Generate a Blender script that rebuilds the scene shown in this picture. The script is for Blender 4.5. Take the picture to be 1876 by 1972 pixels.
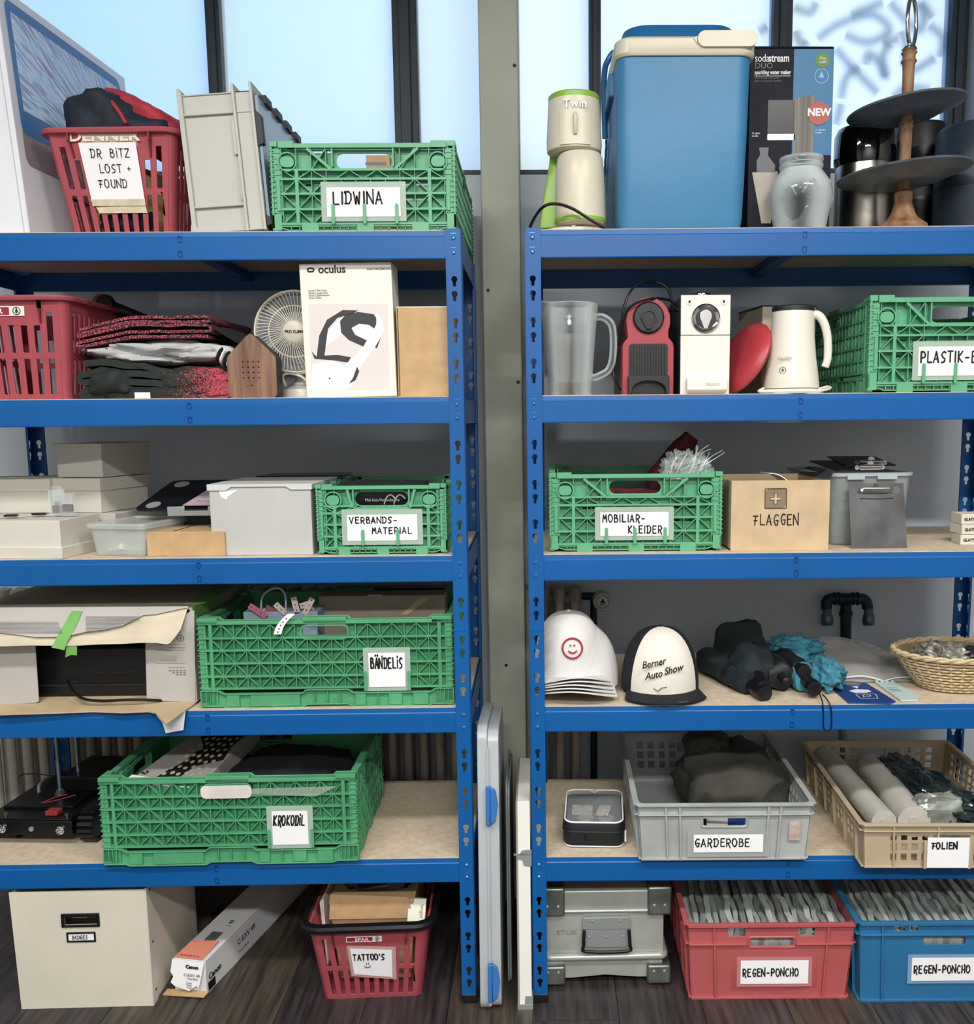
import bpy, math, random
from math import sin, cos, pi, radians, sqrt
from mathutils import Vector, Matrix, noise
from mathutils.geometry import tessellate_polygon
random.seed(7)
for o in list(bpy.data.objects): bpy.data.objects.remove(o)
SC = bpy.context.scene; COL = SC.collection
V = Vector
# ------------------------------------------------------------------ camera
CX, CY, FP = 1060.0, 1063.8, 1858.4
PITCH, YAW, ROLL = 0.13692, 0.01386, 0.00832
CAM = V((0.0198, -2.1291, 1.3748))
_fw = V((sin(YAW), cos(YAW), 0)); _rt = V((cos(YAW), -sin(YAW), 0)); _up = V((0, 0, 1))
_f2 = _fw*cos(PITCH) - _up*sin(PITCH); _u2 = _up*cos(PITCH) + _fw*sin(PITCH)
def ray(px, py):
    dx, dy = px-CX, py-CY
    u = dx*cos(ROLL) - dy*sin(ROLL); w = dx*sin(ROLL) + dy*cos(ROLL)
    return _f2 + _rt*(u/FP) - _u2*(w/FP)
def at(px, py, Y):
    d = ray(px, py); return CAM + d*((Y-CAM.y)/d.y)
def gnd(px, py, Z):
    d = ray(px, py); return CAM + d*((Z-CAM.z)/d.z)
def X(px, py, Y): return at(px, py, Y).x
def Z(px, py, Y): return at(px, py, Y).z
cd = bpy.data.cameras.new('camera'); cam = bpy.data.objects.new('camera', cd); COL.objects.link(cam)
cd.sensor_width = 36; cd.lens = FP/1972*36
cd.shift_x = (938-CX)/1972; cd.shift_y = (CY-986)/1972; cd.clip_start = .05
_r = _rt*cos(ROLL) - _u2*sin(ROLL); _u = _rt*sin(ROLL) + _u2*cos(ROLL)
mw = Matrix((_r, _u, -_f2)).transposed().to_4x4(); mw.translation = CAM
cam.matrix_world = mw; SC.camera = cam
# ------------------------------------------------------------------ sky, exposure
SC.view_settings.view_transform = 'Standard'; SC.view_settings.look = 'None'
SC.view_settings.gamma = 1; SC.view_settings.exposure = 0.0; SC.view_settings.use_curve_mapping = False
def lin(h):
    c = [int(h[i:i+2], 16)/255 for i in (0, 2, 4)]
    return tuple(x/12.92 if x <= .04045 else ((x+.055)/1.055)**2.4 for x in c)+(1,)
wd = bpy.data.worlds.new('sky'); SC.world = wd; wd.use_nodes = True
nt = wd.node_tree; bg = nt.nodes['Background']
tc = nt.nodes.new('ShaderNodeTexCoord'); sx = nt.nodes.new('ShaderNodeSeparateXYZ'); rp = nt.nodes.new('ShaderNodeValToRGB')
ma = nt.nodes.new('ShaderNodeMath'); ma.operation = 'MULTIPLY_ADD'; ma.inputs[1].default_value = .5; ma.inputs[2].default_value = .5
nt.links.new(tc.outputs['Generated'], sx.inputs[0]); nt.links.new(sx.outputs['X'], ma.inputs[0]); nt.links.new(ma.outputs[0], rp.inputs[0])
rp.color_ramp.elements[0].position = .30; rp.color_ramp.elements[0].color = (.13, .38, .90, 1)
rp.color_ramp.elements[1].position = .50; rp.color_ramp.elements[1].color = (.84, .95, 1, 1)
nt.links.new(rp.outputs[0], bg.inputs[0]); bg.inputs[1].default_value = 1.4
def area(name, loc, rot, sx_, sy_, power, color):
    l = bpy.data.lights.new(name, 'AREA'); l.shape = 'RECTANGLE'; l.size = sx_; l.size_y = sy_; l.energy = power; l.color = color
    o = bpy.data.objects.new(name, l); COL.objects.link(o); o.location = loc; o.rotation_euler = rot; return o
area('ceiling_lamp_light', (-.95, -1.75, 2.93), (0, 0, 0), 1.2, .25, 52, (1, .97, .92))
area('ceiling_lamp_light', (1.15, -1.75, 2.93), (0, 0, 0), 1.2, .25, 52, (1, .97, .92))
area('ceiling_lamp_light', (.2, -3.6, 2.93), (0, 0, 0), 1.6, .25, 175, (1, .97, .92))  # added fill light behind the camera, to reach under the shelves
# ------------------------------------------------------------------ helpers
def mat(name, hx, rough=.5, metal=0, var=0, vs=6, bump=0, bs=90, alpha=1, trans=0, emit=0, hx2=None, stretch=None, coat=0, spec=.5):
    m = bpy.data.materials.new(name); m.use_nodes = True; n = m.node_tree; b = n.nodes['Principled BSDF']; c = lin(hx)
    b.inputs['Base Color'].default_value = c; b.inputs['Roughness'].default_value = rough; b.inputs['Metallic'].default_value = metal
    b.inputs['Alpha'].default_value = alpha; b.inputs['Transmission Weight'].default_value = trans; b.inputs['Coat Weight'].default_value = coat
    b.inputs['Specular IOR Level'].default_value = spec
    if emit: b.inputs['Emission Color'].default_value = c; b.inputs['Emission Strength'].default_value = emit
    if var or bump:
        t = n.nodes.new('ShaderNodeTexCoord'); src = t.outputs['Object']
        if stretch:
            mp = n.nodes.new('ShaderNodeMapping'); mp.inputs['Scale'].default_value = stretch; n.links.new(src, mp.inputs[0]); src = mp.outputs[0]
    if var:
        nz = n.nodes.new('ShaderNodeTexNoise'); nz.inputs['Scale'].default_value = vs; nz.inputs['Detail'].default_value = 5; n.links.new(src, nz.inputs[0])
        r = n.nodes.new('ShaderNodeValToRGB'); c2 = lin(hx2) if hx2 else tuple(x*(1-var) for x in c[:3])+(1,)
        r.color_ramp.elements[0].position = .35; r.color_ramp.elements[1].position = .65
        r.color_ramp.elements[0].color = c2; r.color_ramp.elements[1].color = c if hx2 else tuple(min(1, x*(1+var)) for x in c[:3])+(1,)
        n.links.new(nz.outputs[0], r.inputs[0]); n.links.new(r.outputs[0], b.inputs['Base Color'])
    if bump:
        nb = n.nodes.new('ShaderNodeTexNoise'); nb.inputs['Scale'].default_value = bs; nb.inputs['Detail'].default_value = 3; n.links.new(src, nb.inputs[0])
        bp = n.nodes.new('ShaderNodeBump'); bp.inputs['Strength'].default_value = bump; bp.inputs['Distance'].default_value = .002
        n.links.new(nb.outputs[0], bp.inputs['Height']); n.links.new(bp.outputs[0], b.inputs['Normal'])
    return m
class MB:
    def __init__(s, M=None): s.v = []; s.f = []; s.m = []; s.M = M or Matrix(); s.i = 0
    def add(s, vs, fs):
        n = len(s.v); s.v += [s.M @ V(v) for v in vs]; s.f += [[n+i for i in f] for f in fs]; s.m += [s.i]*len(fs); return s
    def hexa(s, p): return s.add(p, [(0, 3, 2, 1), (4, 5, 6, 7), (0, 1, 5, 4), (1, 2, 6, 5), (2, 3, 7, 6), (3, 0, 4, 7)])
    def box(s, x0, x1, y0, y1, z0, z1):
        return s.hexa([(x0, y0, z0), (x1, y0, z0), (x1, y1, z0), (x0, y1, z0), (x0, y0, z1), (x1, y0, z1), (x1, y1, z1), (x0, y1, z1)])
    def taper(s, a, b, z0, z1):  # a,b = (x0,x1,y0,y1)
        return s.hexa([(a[0], a[2], z0), (a[1], a[2], z0), (a[1], a[3], z0), (a[0], a[3], z0), (b[0], b[2], z1), (b[1], b[2], z1), (b[1], b[3], z1), (b[0], b[3], z1)])
    def bar(s, u0, v0, u1, v1, w, y0, y1):  # bar in the XZ plane
        d = V((u1-u0, v1-v0)); 
        if d.length < 1e-9: return s
        d.normalize(); n = V((-d.y, d.x))*(w/2)
        q = [(u0-n.x, v0-n.y), (u1-n.x, v1-n.y), (u1+n.x, v1+n.y), (u0+n.x, v0+n.y)]
        return s.add([(a, y0, b) for a, b in q]+[(a, y1, b) for a, b in q], [(0, 1, 2, 3), (7, 6, 5, 4), (0, 4, 5, 1), (1, 5, 6, 2), (2, 6, 7, 3), (3, 7, 4, 0)])
    def ring(s, rings, closed=True, cap=True, loop=False):
        n = len(rings[0]); vs = [p for r in rings for p in r]; fs = []; k = len(rings)
        for i in range(k if loop else k-1):
            a = i*n; b = ((i+1) % k)*n
            for j in range(n if closed else n-1):
                j2 = (j+1) % n; fs.append((a+j, a+j2, b+j2, b+j))
        if cap and not loop: fs.append(list(range(n))[::-1]); fs.append([(k-1)*n+j for j in range(n)])
        return s.add(vs, fs)
    def cyl(s, a, b, r, r2=None, n=16, cap=True):
        a, b = V(a), V(b); r2 = r if r2 is None else r2; d = (b-a).normalized(); q = d.to_track_quat('Z', 'Y')
        c = [(q @ V((cos(t), sin(t), 0))) for t in [2*pi*i/n for i in range(n)]]
        return s.ring([[a+e*r for e in c], [b+e*r2 for e in c]], cap=cap)
    def lathe(s, prof, n=24, c=(0, 0, 0), arc=None, sx=1, sy=1):
        rs = [[(c[0]+sx*r*cos(2*pi*i/n), c[1]+sy*r*sin(2*pi*i/n), c[2]+z) for i in range(n)] for r, z in prof]
        return s.ring(rs, cap=True)
    def tube(s, pts, r, n=8, loop=False, smooth=0):
        pts = [V(p) for p in pts]
        if smooth:
            P = pts; out = []; m = len(P)
            for i in range(m if loop else m-1):
                g = lambda j: P[j % m] if loop else P[max(0, min(m-1, j))]
                a, b, c, d = g(i-1), g(i), g(i+1), g(i+2)
                for k in range(smooth):
                    t = k/smooth; out.append(.5*((2*b)+(c-a)*t+(2*a-5*b+4*c-d)*t*t+(3*b-a-3*c+d)*t**3))
            if not loop: out.append(P[-1])
            pts = out
        rs = []; prev = None; m = len(pts)
        for i, p in enumerate(pts):
            if loop: d = pts[(i+1) % m]-pts[i-1]
            else: d = pts[min(i+1, m-1)]-pts[max(i-1, 0)]
            d.normalize()
            if prev is None: u = d.orthogonal().normalized()
            else: u = (prev-d*prev.dot(d)).normalized()
            prev = u; w = d.cross(u); rr = r[i] if isinstance(r, (list, tuple)) and len(r) == m else (r if not isinstance(r, (list, tuple)) else r[0]+(r[1]-r[0])*i/(m-1))
            rs.append([p+(u*cos(2*pi*k/n)+w*sin(2*pi*k/n))*rr for k in range(n)])
        return s.ring(rs, loop=loop)
    def plate(s, outer, holes=(), th=.003, fn=None, y=0):
        fn = fn or (lambda u, d, v: (u, d, v))
        loops = [list(outer)]+[list(h) for h in holes]; flat = [p for l in loops for p in l]; N = len(flat)
        tr = tessellate_polygon([[V((a, b, 0)) for a, b in l] for l in loops])
        vs = [fn(a, y, b) for a, b in flat]+[fn(a, y+th, b) for a, b in flat]; fs = []
        for t in tr:
            a, b, c = [flat[i] for i in t]; ar = (b[0]-a[0])*(c[1]-a[1])-(b[1]-a[1])*(c[0]-a[0])
            t = list(t) if ar > 0 else list(t)[::-1]
            fs.append(t); fs.append([i+N for i in t[::-1]])
        k = 0
        for li, l in enumerate(loops):
            n = len(l); ar = sum(l[i][0]*l[(i+1) % n][1]-l[(i+1) % n][0]*l[i][1] for i in range(n)); ccw = (ar > 0) == (li == 0)
            for i in range(n):
                a, b = k+i, k+(i+1) % n
                fs.append((a, a+N, b+N, b) if ccw else (b, b+N, a+N, a))
            k += n
        return s.add(vs, fs)
    def sheet(s, nx, ny, fn, th=0):
        g = [[V(fn(i/nx, j/ny)) for i in range(nx+1)] for j in range(ny+1)]; W = nx+1
        vs = [p for r in g for p in r]; fs = [(j*W+i, j*W+i+1, (j+1)*W+i+1, (j+1)*W+i) for j in range(ny) for i in range(nx)]
        if th:
            nr = []
            for j in range(ny+1):
                for i in range(nx+1):
                    a = g[j][min(i+1, nx)]-g[j][max(i-1, 0)]; b = g[min(j+1, ny)][i]-g[max(j-1, 0)][i]; c = a.cross(b)
                    nr.append(c.normalized() if c.length > 1e-12 else V((0, 0, 1)))
            N = len(vs); vs = vs+[v-n*th for v, n in zip(vs, nr)]; fs += [tuple(N+i for i in f[::-1]) for f in fs]
            bd = [i for i in range(W)]+[j*W+nx for j in range(1, ny+1)]+[ny*W+i for i in range(nx-1, -1, -1)]+[j*W for j in range(ny-1, 0, -1)]
            for a, b in zip(bd, bd[1:]+bd[:1]): fs.append((b, a, a+N, b+N))
        return s.add(vs, fs)
    def blob(s, c, r, amp=.1, n=28, freq=3, pw=1, seed=0, wr=0, zmin=None):
        c = V(c)
        def f(u, v):
            th = u*2*pi; ph = (v-.5)*pi
            d = V((cos(th)*cos(ph), sin(th)*cos(ph), sin(ph)))
            e = V([math.copysign(abs(q)**pw, q) for q in d])
            k = 1+amp*noise.noise(d*freq+V((seed, seed*2, 0)))+wr*abs(noise.noise(d*freq*2.7+V((seed, 5, seed))))
            p = V((e.x*r[0]*k, e.y*r[1]*k, e.z*r[2]*k))+c
            if zmin is not None and p.z < zmin: p.z = zmin
            return p
        return s.sheet(n, n//2, f)
    def fold(s, path, y0, y1, th, n=3, wob=0, seed=0):  # ribbon in XZ swept along Y, with thickness
        P = [V((a, b)) for a, b in path]; L = len(P); nr = []
        for i in range(L):
            d = (P[min(i+1, L-1)]-P[max(i-1, 0)]); d.normalize(); nr.append(V((-d.y, d.x)))
        rs = []
        for k in range(n+1):
            t = k/n; y = y0+(y1-y0)*t
            def q(p, i): 
                w = wob*noise.noise(V((p.x*20+seed, y*9, i*.6+seed))); return (p.x+w, y+w*.6, p.y+w*.5)
            rs.append([q(P[i]+nr[i]*th/2, i) for i in range(L)]+[q(P[i]-nr[i]*th/2, i) for i in range(L-1, -1, -1)])
        return s.ring(rs)
    def obj(s, name, m, parent=None, bev=0, ang=38, sub=0, label=None, seg=2, kind=None):
        me = bpy.data.meshes.new(name); me.from_pydata([tuple(v) for v in s.v], [], s.f)
        ms = m if isinstance(m, (list, tuple)) else [m]
        for q in ms: me.materials.append(q)
        if len(ms) > 1: me.polygons.foreach_set('material_index', s.m)
        me.shade_smooth(); me.set_sharp_from_angle(angle=radians(ang)); me.validate(); me.update()
        o = bpy.data.objects.new(name, me); COL.objects.link(o)
        if parent: o.parent = parent
        if bev:
            b = o.modifiers.new('bevel', 'BEVEL'); b.width = bev; b.segments = seg; b.limit_method = 'ANGLE'; b.angle_limit = radians(40); b.harden_normals = False
        if sub:
            b = o.modifiers.new('sub', 'SUBSURF'); b.levels = sub; b.render_levels = sub
        if label: o['label'] = label
        if kind: o['kind'] = kind
        return o
def R(ax, deg): return Matrix.Rotation(radians(deg), 4, ax)
def T(x, y, z): return Matrix.Translation((x, y, z))
def tag(o, label, cat, group=None):
    o['label'] = label; o['category'] = cat
    if group: o['group'] = group
    return o
def thing(name, label, cat, loc=(0, 0, 0), rz=0, group=None, rx=0, ry=0):
    o = bpy.data.objects.new(name, None); COL.objects.link(o); o.location = loc; o.empty_display_size = .02
    o.rotation_euler = (radians(rx), radians(ry), radians(rz)); return tag(o, label, cat, group)
def copy_tree(o, parent=None):
    c = o.copy(); COL.objects.link(c)
    if parent: c.parent = parent
    for ch in list(o.children): copy_tree(ch, c)
    return c
def rrect(x0, x1, z0, z1, r, n=4):
    out = []
    for cx, cz, a in ((x1-r, z0+r, -90), (x1-r, z1-r, 0), (x0+r, z1-r, 90), (x0+r, z0+r, 180)):
        for k in range(n+1):
            t = radians(a+90*k/n); out.append((cx+r*cos(t), cz+r*sin(t)))
    return out
def rect(x0, x1, z0, z1): return [(x0, z0), (x1, z0), (x1, z1), (x0, z1)]
def circ(x, z, r, n=14, ry=None): return [(x+r*cos(2*pi*i/n), z+(ry or r)*sin(2*pi*i/n)) for i in range(n)]
def rloop(x0, x1, y0, y1, z, r, n=4): return [(a, b, z) for a, b in rrect(x0, x1, y0, y1, r, n)]
def rbox(mb, levels, n=4, cap=True):  # levels: (x0,x1,y0,y1,z,r)
    return mb.ring([rloop(*l, n=n) for l in levels], cap=cap)
WRAP = {}
def text(parent, s, size, loc, m, sx=1, al='CENTER', rot=(90, 0, 0), ext=.0003, off=0, shear=0, name='lettering'):
    c = bpy.data.curves.new(name, 'FONT'); c.body = s; c.size = size; c.align_x = al; c.extrude = ext; c.offset = off; c.shear = shear; c.resolution_u = 3
    c.materials.append(m); o = bpy.data.objects.new(name, c); COL.objects.link(o); o.parent = parent
    o.location = loc; o.rotation_euler = [radians(a) for a in rot]; o.scale = (sx, 1, 1); return o
# hand lettering: strokes on a 6 x 9 grid
HW = {'A': '00,39,60|13,53', 'B': '10,19,39,58,57,45,15|45,64,62,50,10', 'C': '68,59,39,16,13,30,50,61', 'D': '09,08,18,10|09,49,67,63,40,00', 'E': '69,19,10,60|15,55',
 'F': '08,68|38,20|14,54', 'G': '68,59,39,16,13,30,50,64,34', 'H': '19,10|59,5a|60,69|14,64', 'I': '39,30', 'J': '59,51,30,11', 'K': '19,10|69,14,60', 'L': '19,10,60', 'M': '00,19,34,59,60',
 'N': '00,09,60,6b', 'O': '39,19,06,03,20,40,63,66,49,39', 'P': '10,19,49,67,65,44,14', 'R': '10,19,49,67,65,44,14|34,6-', 'S': '68,49,28,16,34,53,51,30,10', 'T': '09,69|39,30', 'U': '19,12,30,50,62,69',
 'W': '09,20,36,50,69', 'Z': '09,69,00,60', '-': '14,54', '+': '14,54|36,32', "'": '39,37', 'i': '37,30|39,3a', '.': '30,31', 'V': '09,30,69', 'a': '46,26,03,20,40,46,50', 'e': '03,63,56,26,03,20,50'}
def hand(parent, lines, x, z, h, m, y=-.0012, step=.016, st=.13, lead=1.35, name='lettering', slant=0, jit=.03, fill=.70):
    mb = MB(); rnd = random.Random(len(lines[0])*7+3); wd_ = step*fill
    for li, L in enumerate(lines):
        cx = x
        if isinstance(L, tuple): L, dx = L; cx = x+dx
        cz = z-li*h*lead
        for ch in L:
            if ch == ' ': cx += step*.6; continue
            d = ''
            if ch == 'Ä': ch = 'A'; d = '|1b,1c|5b,5c'
            narrow = ch in "Ii'.:"; ox = -.32*wd_ if narrow else 0
            jx, jz = rnd.uniform(-jit, jit)*h, rnd.uniform(-jit, jit)*h
            for pl in (HW[ch]+d).split('|'):
                P = []
                for t in pl.split(','):
                    a = int(t[0]); b = {'a': 10.3, 'b': 10.6, 'c': 11.6, '-': -1.5}.get(t[1]); b = int(t[1]) if b is None else b
                    P.append(V((cx+ox+jx+a/6*wd_+b/9*slant*h, cz+jz+b/9*h)))
                for a, b in zip(P, P[1:]): mb.bar(a.x, a.y, b.x, b.y, st*h*rnd.uniform(.8, 1.15), y, y+.0006)
                for p in P: mb.plate(circ(p.x, p.y, st*h*.48, 7), th=.0006, y=y)
            cx += step*(.5 if narrow else 1)
    return mb.obj(name, m, parent)
def glassy(name, edge, a0, a1, rough=.04, blend=.35):
    m = bpy.data.materials.new(name); m.use_nodes = True; n = m.node_tree; b = n.nodes['Principled BSDF']; b.inputs['Base Color'].default_value = lin(edge); b.inputs['Roughness'].default_value = rough
    b.inputs['Specular IOR Level'].default_value = .9
    lw = n.nodes.new('ShaderNodeLayerWeight'); lw.inputs[0].default_value = blend; mr = n.nodes.new('ShaderNodeMapRange'); mr.inputs['To Min'].default_value = a0; mr.inputs['To Max'].default_value = a1
    n.links.new(lw.outputs['Facing'], mr.inputs['Value']); n.links.new(mr.outputs[0], b.inputs['Alpha']); return m
# ------------------------------------------------------------------ materials
BLUE = mat('blue_enamel', '07569A', .38, 0, .06, 3, .05, 300, spec=.35)
BOARD = mat('chipboard', 'CBBBA4', .85, 0, .10, 60, .3, 400)
GREEN = mat('green_plastic', '5CA67E', .42, 0, .06, 12, .1, 200)
GREEN2 = mat('green_plastic_worn', '509C70', .45, 0, .12, 10, .15, 160)
REDP = mat('red_plastic', 'A44A54', .45, 0, .05, 8, .12, 300)
REDC = mat('coral_plastic', 'B0585A', .45, 0, .05, 8, .1, 300)
BLUEP = mat('blue_plastic', '2A6E9E', .42, 0, .07, 6, .1, 260)
GREYP = mat('grey_plastic', 'A9ADA9', .5, 0, .05, 6, .06, 200)
GREYE = mat('grey_crate_plastic', 'A4AAA9', .5, 0, .12, 9, .12, 120)
BEIGEP = mat('beige_plastic', 'B5A68C', .55, 0, .08, 9, .12, 160)
BLACK = mat('black_plastic', '0A0C12', .4, 0, 0, 6, .05, 200)
BLACKF = mat('black_fabric', '0D1218', .9, 0, .3, 25, .5, 160)
DARK = mat('dark_grey_plastic', '1E2428', .55)
WHITE = mat('white_plastic', 'E6E4DC', .32, 0, .02, 5, .03, 100)
PAPER = mat('white_paper', 'EDEEF2', .8, 0, .02, 9, .05, 90)
CARDW = mat('white_card', 'DEDAD0', .75, 0, .04, 7, .08, 120)
CARDG = mat('grey_card', 'B9B9B8', .75, 0, .05, 7, .08, 120)
KRAFT = mat('kraft_cardboard', 'BE9E76', .85, 0, .08, 30, .12, 300)
KRAFTL = mat('pale_cardboard', 'C4AD8C', .85, 0, .08, 20, .12, 200)
KRAFTD = mat('worn_cardboard', 'BDB4A4', .85, 0, .15, 9, .2, 90)
INK = mat('black_ink', '07070C', .6)
INKG = mat('grey_ink', '77777A', .6)
WINK = mat('white_ink', 'E8EAEC', .6)
REDI = mat('red_thread', 'A42C3C', .8)
CLEAR = mat('clear_film', 'E4ECEA', .25, alpha=.30)
CLEARM = mat('milky_plastic', 'C9D2D4', .3, alpha=.52, var=.05)
CLEARX = mat('clear_acrylic', 'D9E4E6', .12, alpha=.22)
FROST = mat('frosted_plastic', 'BCC6CE', .35, alpha=.8, bump=.1, bs=40)
GLASS = glassy('glass', 'C8D2D4', .04, .8, blend=.86)
CHROME = mat('chrome', 'D8DADC', .12, 1)
STEEL = mat('brushed_steel', 'B4AFA6', .28, 1, .1, 30, stretch=(1, 1, .05))
ALU = mat('aluminium', 'AEB2AC', .36, .35, .1, 10, .2, 60)
IRON = mat('dark_iron', '1A2A33', .5, .4, .2, 20, .4, 80)
GALV = mat('galvanised_steel', 'A2A8A8', .35, .5)
TAPE = mat('masking_tape', 'C9C1A8', .8, 0, .1, 60)
YEL = mat('yellow_cloth', 'C8B572', .9, 0, .15, 20, .4, 80)
# ================================================================== the room
WALL = mat('painted_plaster', 'C6CED8', .85, 0, .04, 4, .5, 26)
PIL = mat('painted_concrete', 'A9AD9F', .7, 0, .10, 3, .5, 18)
FRAME = mat('window_frame_steel', '1C2A36', .5, .2, .2, 10)
CEILM = mat('ceiling_paint', '9C9C9A', .9)
YW = .66                                    # room face of the wall under the windows
def structure(o): o['kind'] = 'structure'; return o
ZS = Z(960, 331, YW)                        # height of the sill
structure(MB().box(-2.4, 2.4, YW, YW+.16, -.02, ZS).obj('wall_back', WALL))
structure(MB().box(-2.4, 2.4, YW, YW+.16, 2.86, 3.0).obj('trim_1', WALL))
structure(MB().box(-2.4, 2.4, -4.4, YW+.16, 3.0, 3.05).obj('ceiling', CEILM))
structure(MB().box(-2.45, -2.4, -4.4, YW+.16, -.02, 3.0).obj('wall_left', CEILM))
structure(MB().box(2.4, 2.45, -4.4, YW+.16, -.02, 3.0).obj('wall_right', CEILM))
structure(MB().box(-2.45, 2.45, -4.45, -4.4, -.02, 3.0).obj('wall_front', CEILM))
# floor of dark wood-look planks
FL = [mat('floor_plank_%d' % i, a, .5, 0, .5, 7, .25, 60, hx2=b, stretch=(9, .7, 1)) for i, (a, b) in enumerate((('4A4340', '252122'), ('40393A', '1F1C1F'), ('52493F', '2B2624')))]
fl = structure(MB().box(-2.4, 2.4, -4.4, YW+.1, -.05, -.006).obj('floor', INK))
pm = {}
for i in range(-12, 12):
    y = -4.4+random.uniform(0, .9)-.9; 
    while y < YW:
        y1 = y+1.24; a, b = max(y, -4.4), min(y1, YW)
        if b-a > .05:
            key = (round(b-a, 2)); k = random.randrange(3)
            o = MB().box(0, .1985, 0, b-a-.0015, -.006, 0).obj('plank', FL[k], fl); o.location = (i*.2, a, 0)
        y = y1
# pillar between the two racks
xa, xb = X(925, 300, .50), X(1000, 300, .50)
pl = structure(MB().box(xa, xb, .50, YW+.2, 0, 3.0).obj('trim_2', PIL, bev=.004))
hm = MB()
for px, py in ((991, 126), (940, 559), (998, 736), (975, 1281)):
    p = at(px, py, .4995); hm.cyl((p.x, .4985, p.z), (p.x, .502, p.z), .0045, n=12)
hm.obj('drill_hole', INK, pl, kind='stuff')
# window: frames and frosted panes
PANE = bpy.data.materials.new('frosted_pane'); PANE.use_nodes = True; n = PANE.node_tree; n.nodes.clear()
ou = n.nodes.new('ShaderNodeOutputMaterial'); mx = n.nodes.new('ShaderNodeMixShader'); tr = n.nodes.new('ShaderNodeBsdfTranslucent'); rf = n.nodes.new('ShaderNodeBsdfRefraction')
rf.inputs['IOR'].default_value = 1.02; rf.inputs['Roughness'].default_value = .35; mx.inputs[0].default_value = .6; tr.inputs[0].default_value = (.88, .96, 1, 1)
n.links.new(tr.outputs[0], mx.inputs[1]); n.links.new(rf.outputs[0], mx.inputs[2]); n.links.new(mx.outputs[0], ou.inputs[0])
YP = YW+.07
def mull(px0, px1, k, cy0=None):
    x0, x1 = X(px0, 200, YP-.03), X(px1, 200, YP-.03); w = x1-x0
    m = MB().box(x0, x1, YP-.02, YP+.04, ZS, 2.86); m.box(x0+w*.28, x1-w*.28, YP-.032, YP-.02, ZS, 2.86)
    structure(m.obj('window_frame_%d' % k, FRAME, bev=.002))
    return x0, x1
ed = [X(40, 200, YP)-.5]
for k, (a, b) in enumerate(((401, 428), (758, 805), (1136, 1158), (1489, 1525), (1830, 1862))): ed += list(mull(a, b, k+1))
ed = [-2.3]+ed[1:]+[2.3]
wins = [(-2.3, ed[1]), (ed[2], ed[3]), (ed[4], ed[5]), (ed[6], ed[7]), (ed[8], ed[9])]
for k, (a, b) in enumerate(wins):
    w = structure(MB().box(a, b, YP+.008, YP+.014, ZS+.02, 2.84).obj('window_%d' % (k+1), PANE))
    f = MB(); 
    f.box(a, b, YP-.01, YP+.03, ZS, ZS+.02); f.box(a, b, YP-.01, YP+.03, 2.84, 2.86)
    f.obj('window_frame', FRAME, w)
structure(MB().box(ed[10]+.0, 2.4, YW-.02, YW+.16, ZS, 3.0).obj('wall_right_pier', mat('grey_pier', '9AA4AE', .85, bump=.3, bs=25)))
structure(MB().box(-2.4, 2.4, YW-.006, YW+.16, ZS-.006, ZS+.004).obj('trim_3', FRAME))
# graffiti sprayed on the outside of the rightmost pane
SPR = bpy.data.materials.new('spray_paint'); SPR.use_nodes = True; n = SPR.node_tree; b = n.nodes['Principled BSDF']
at_ = n.nodes.new('ShaderNodeAttribute'); at_.attribute_name = 'spray'; mr = n.nodes.new('ShaderNodeMath'); mr.operation = 'MULTIPLY'; mr.inputs[1].default_value = .68
b.inputs['Base Color'].default_value = lin('4A90C4'); b.inputs['Roughness'].default_value = .8
n.links.new(at_.outputs['Fac'], mr.inputs[0]); n.links.new(mr.outputs[0], b.inputs['Alpha'])
gp = [[(1530, 15), (1560, 25), (1572, 5)], [(1532, 60), (1545, 90), (1556, 80)], [(1575, 75), (1620, 45), (1680, 30), (1712, 60), (1670, 82), (1628, 68)], [(1610, 95), (1640, 130), (1665, 155), (1690, 180)], [(1620, 190), (1630, 150), (1655, 130)],
      [(1668, 125), (1672, 105), (1690, 118), (1706, 150), (1700, 110), (1715, 85)], [(1715, 5), (1735, 30), (1770, 60), (1778, 30), (1765, 5)], [(1755, 140), (1780, 125), (1800, 112)], [(1775, 5), (1795, 35)], [(1700, 85), (1730, 75)], [(1610, 240), (1620, 200)], [(1462, 62), (1478, 52)], [(1530, 110), (1550, 150), (1580, 180)], [(1735, 60), (1745, 90), (1740, 130)], [(1640, 30), (1700, 5)], [(1790, 50), (1815, 75), (1810, 110)], [(1720, 190), (1745, 170), (1790, 175)]]
gm = MB(); al = []
for pl_ in gp:
    P = [at(a, b, YP+.022) for a, b in pl_]; Q = []
    for i in range(len(P)-1):
        a, b_, c, d = P[max(i-1, 0)], P[i], P[i+1], P[min(i+2, len(P)-1)]
        for k in range(7):
            t = k/7; Q.append(.5*((2*b_)+(c-a)*t+(2*a-5*b_+4*c-d)*t*t+(3*b_-a-3*c+d)*t**3))
    Q.append(P[-1]); rs = []
    for i, p in enumerate(Q):
        d = (Q[min(i+1, len(Q)-1)]-Q[max(i-1, 0)]).normalized(); nn = V((-d.z, 0, d.x))
        for j in range(7): 
            s = (j-3)/3; rs.append(p+nn*s*.024+V((0, random.uniform(0, .0005), 0))); al.append(math.exp(-s*s*3.2)*(1-abs(s)**4))
    base = len(gm.v); gm.add(rs, [(i*7+j, i*7+j+1, i*7+j+8, i*7+j+7) for i in range(len(Q)-1) for j in range(6)])
go = gm.obj('spray_graffiti', SPR); ca = go.data.attributes.new('spray', 'FLOAT', 'POINT'); ca.data.foreach_set('value', al)
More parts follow.
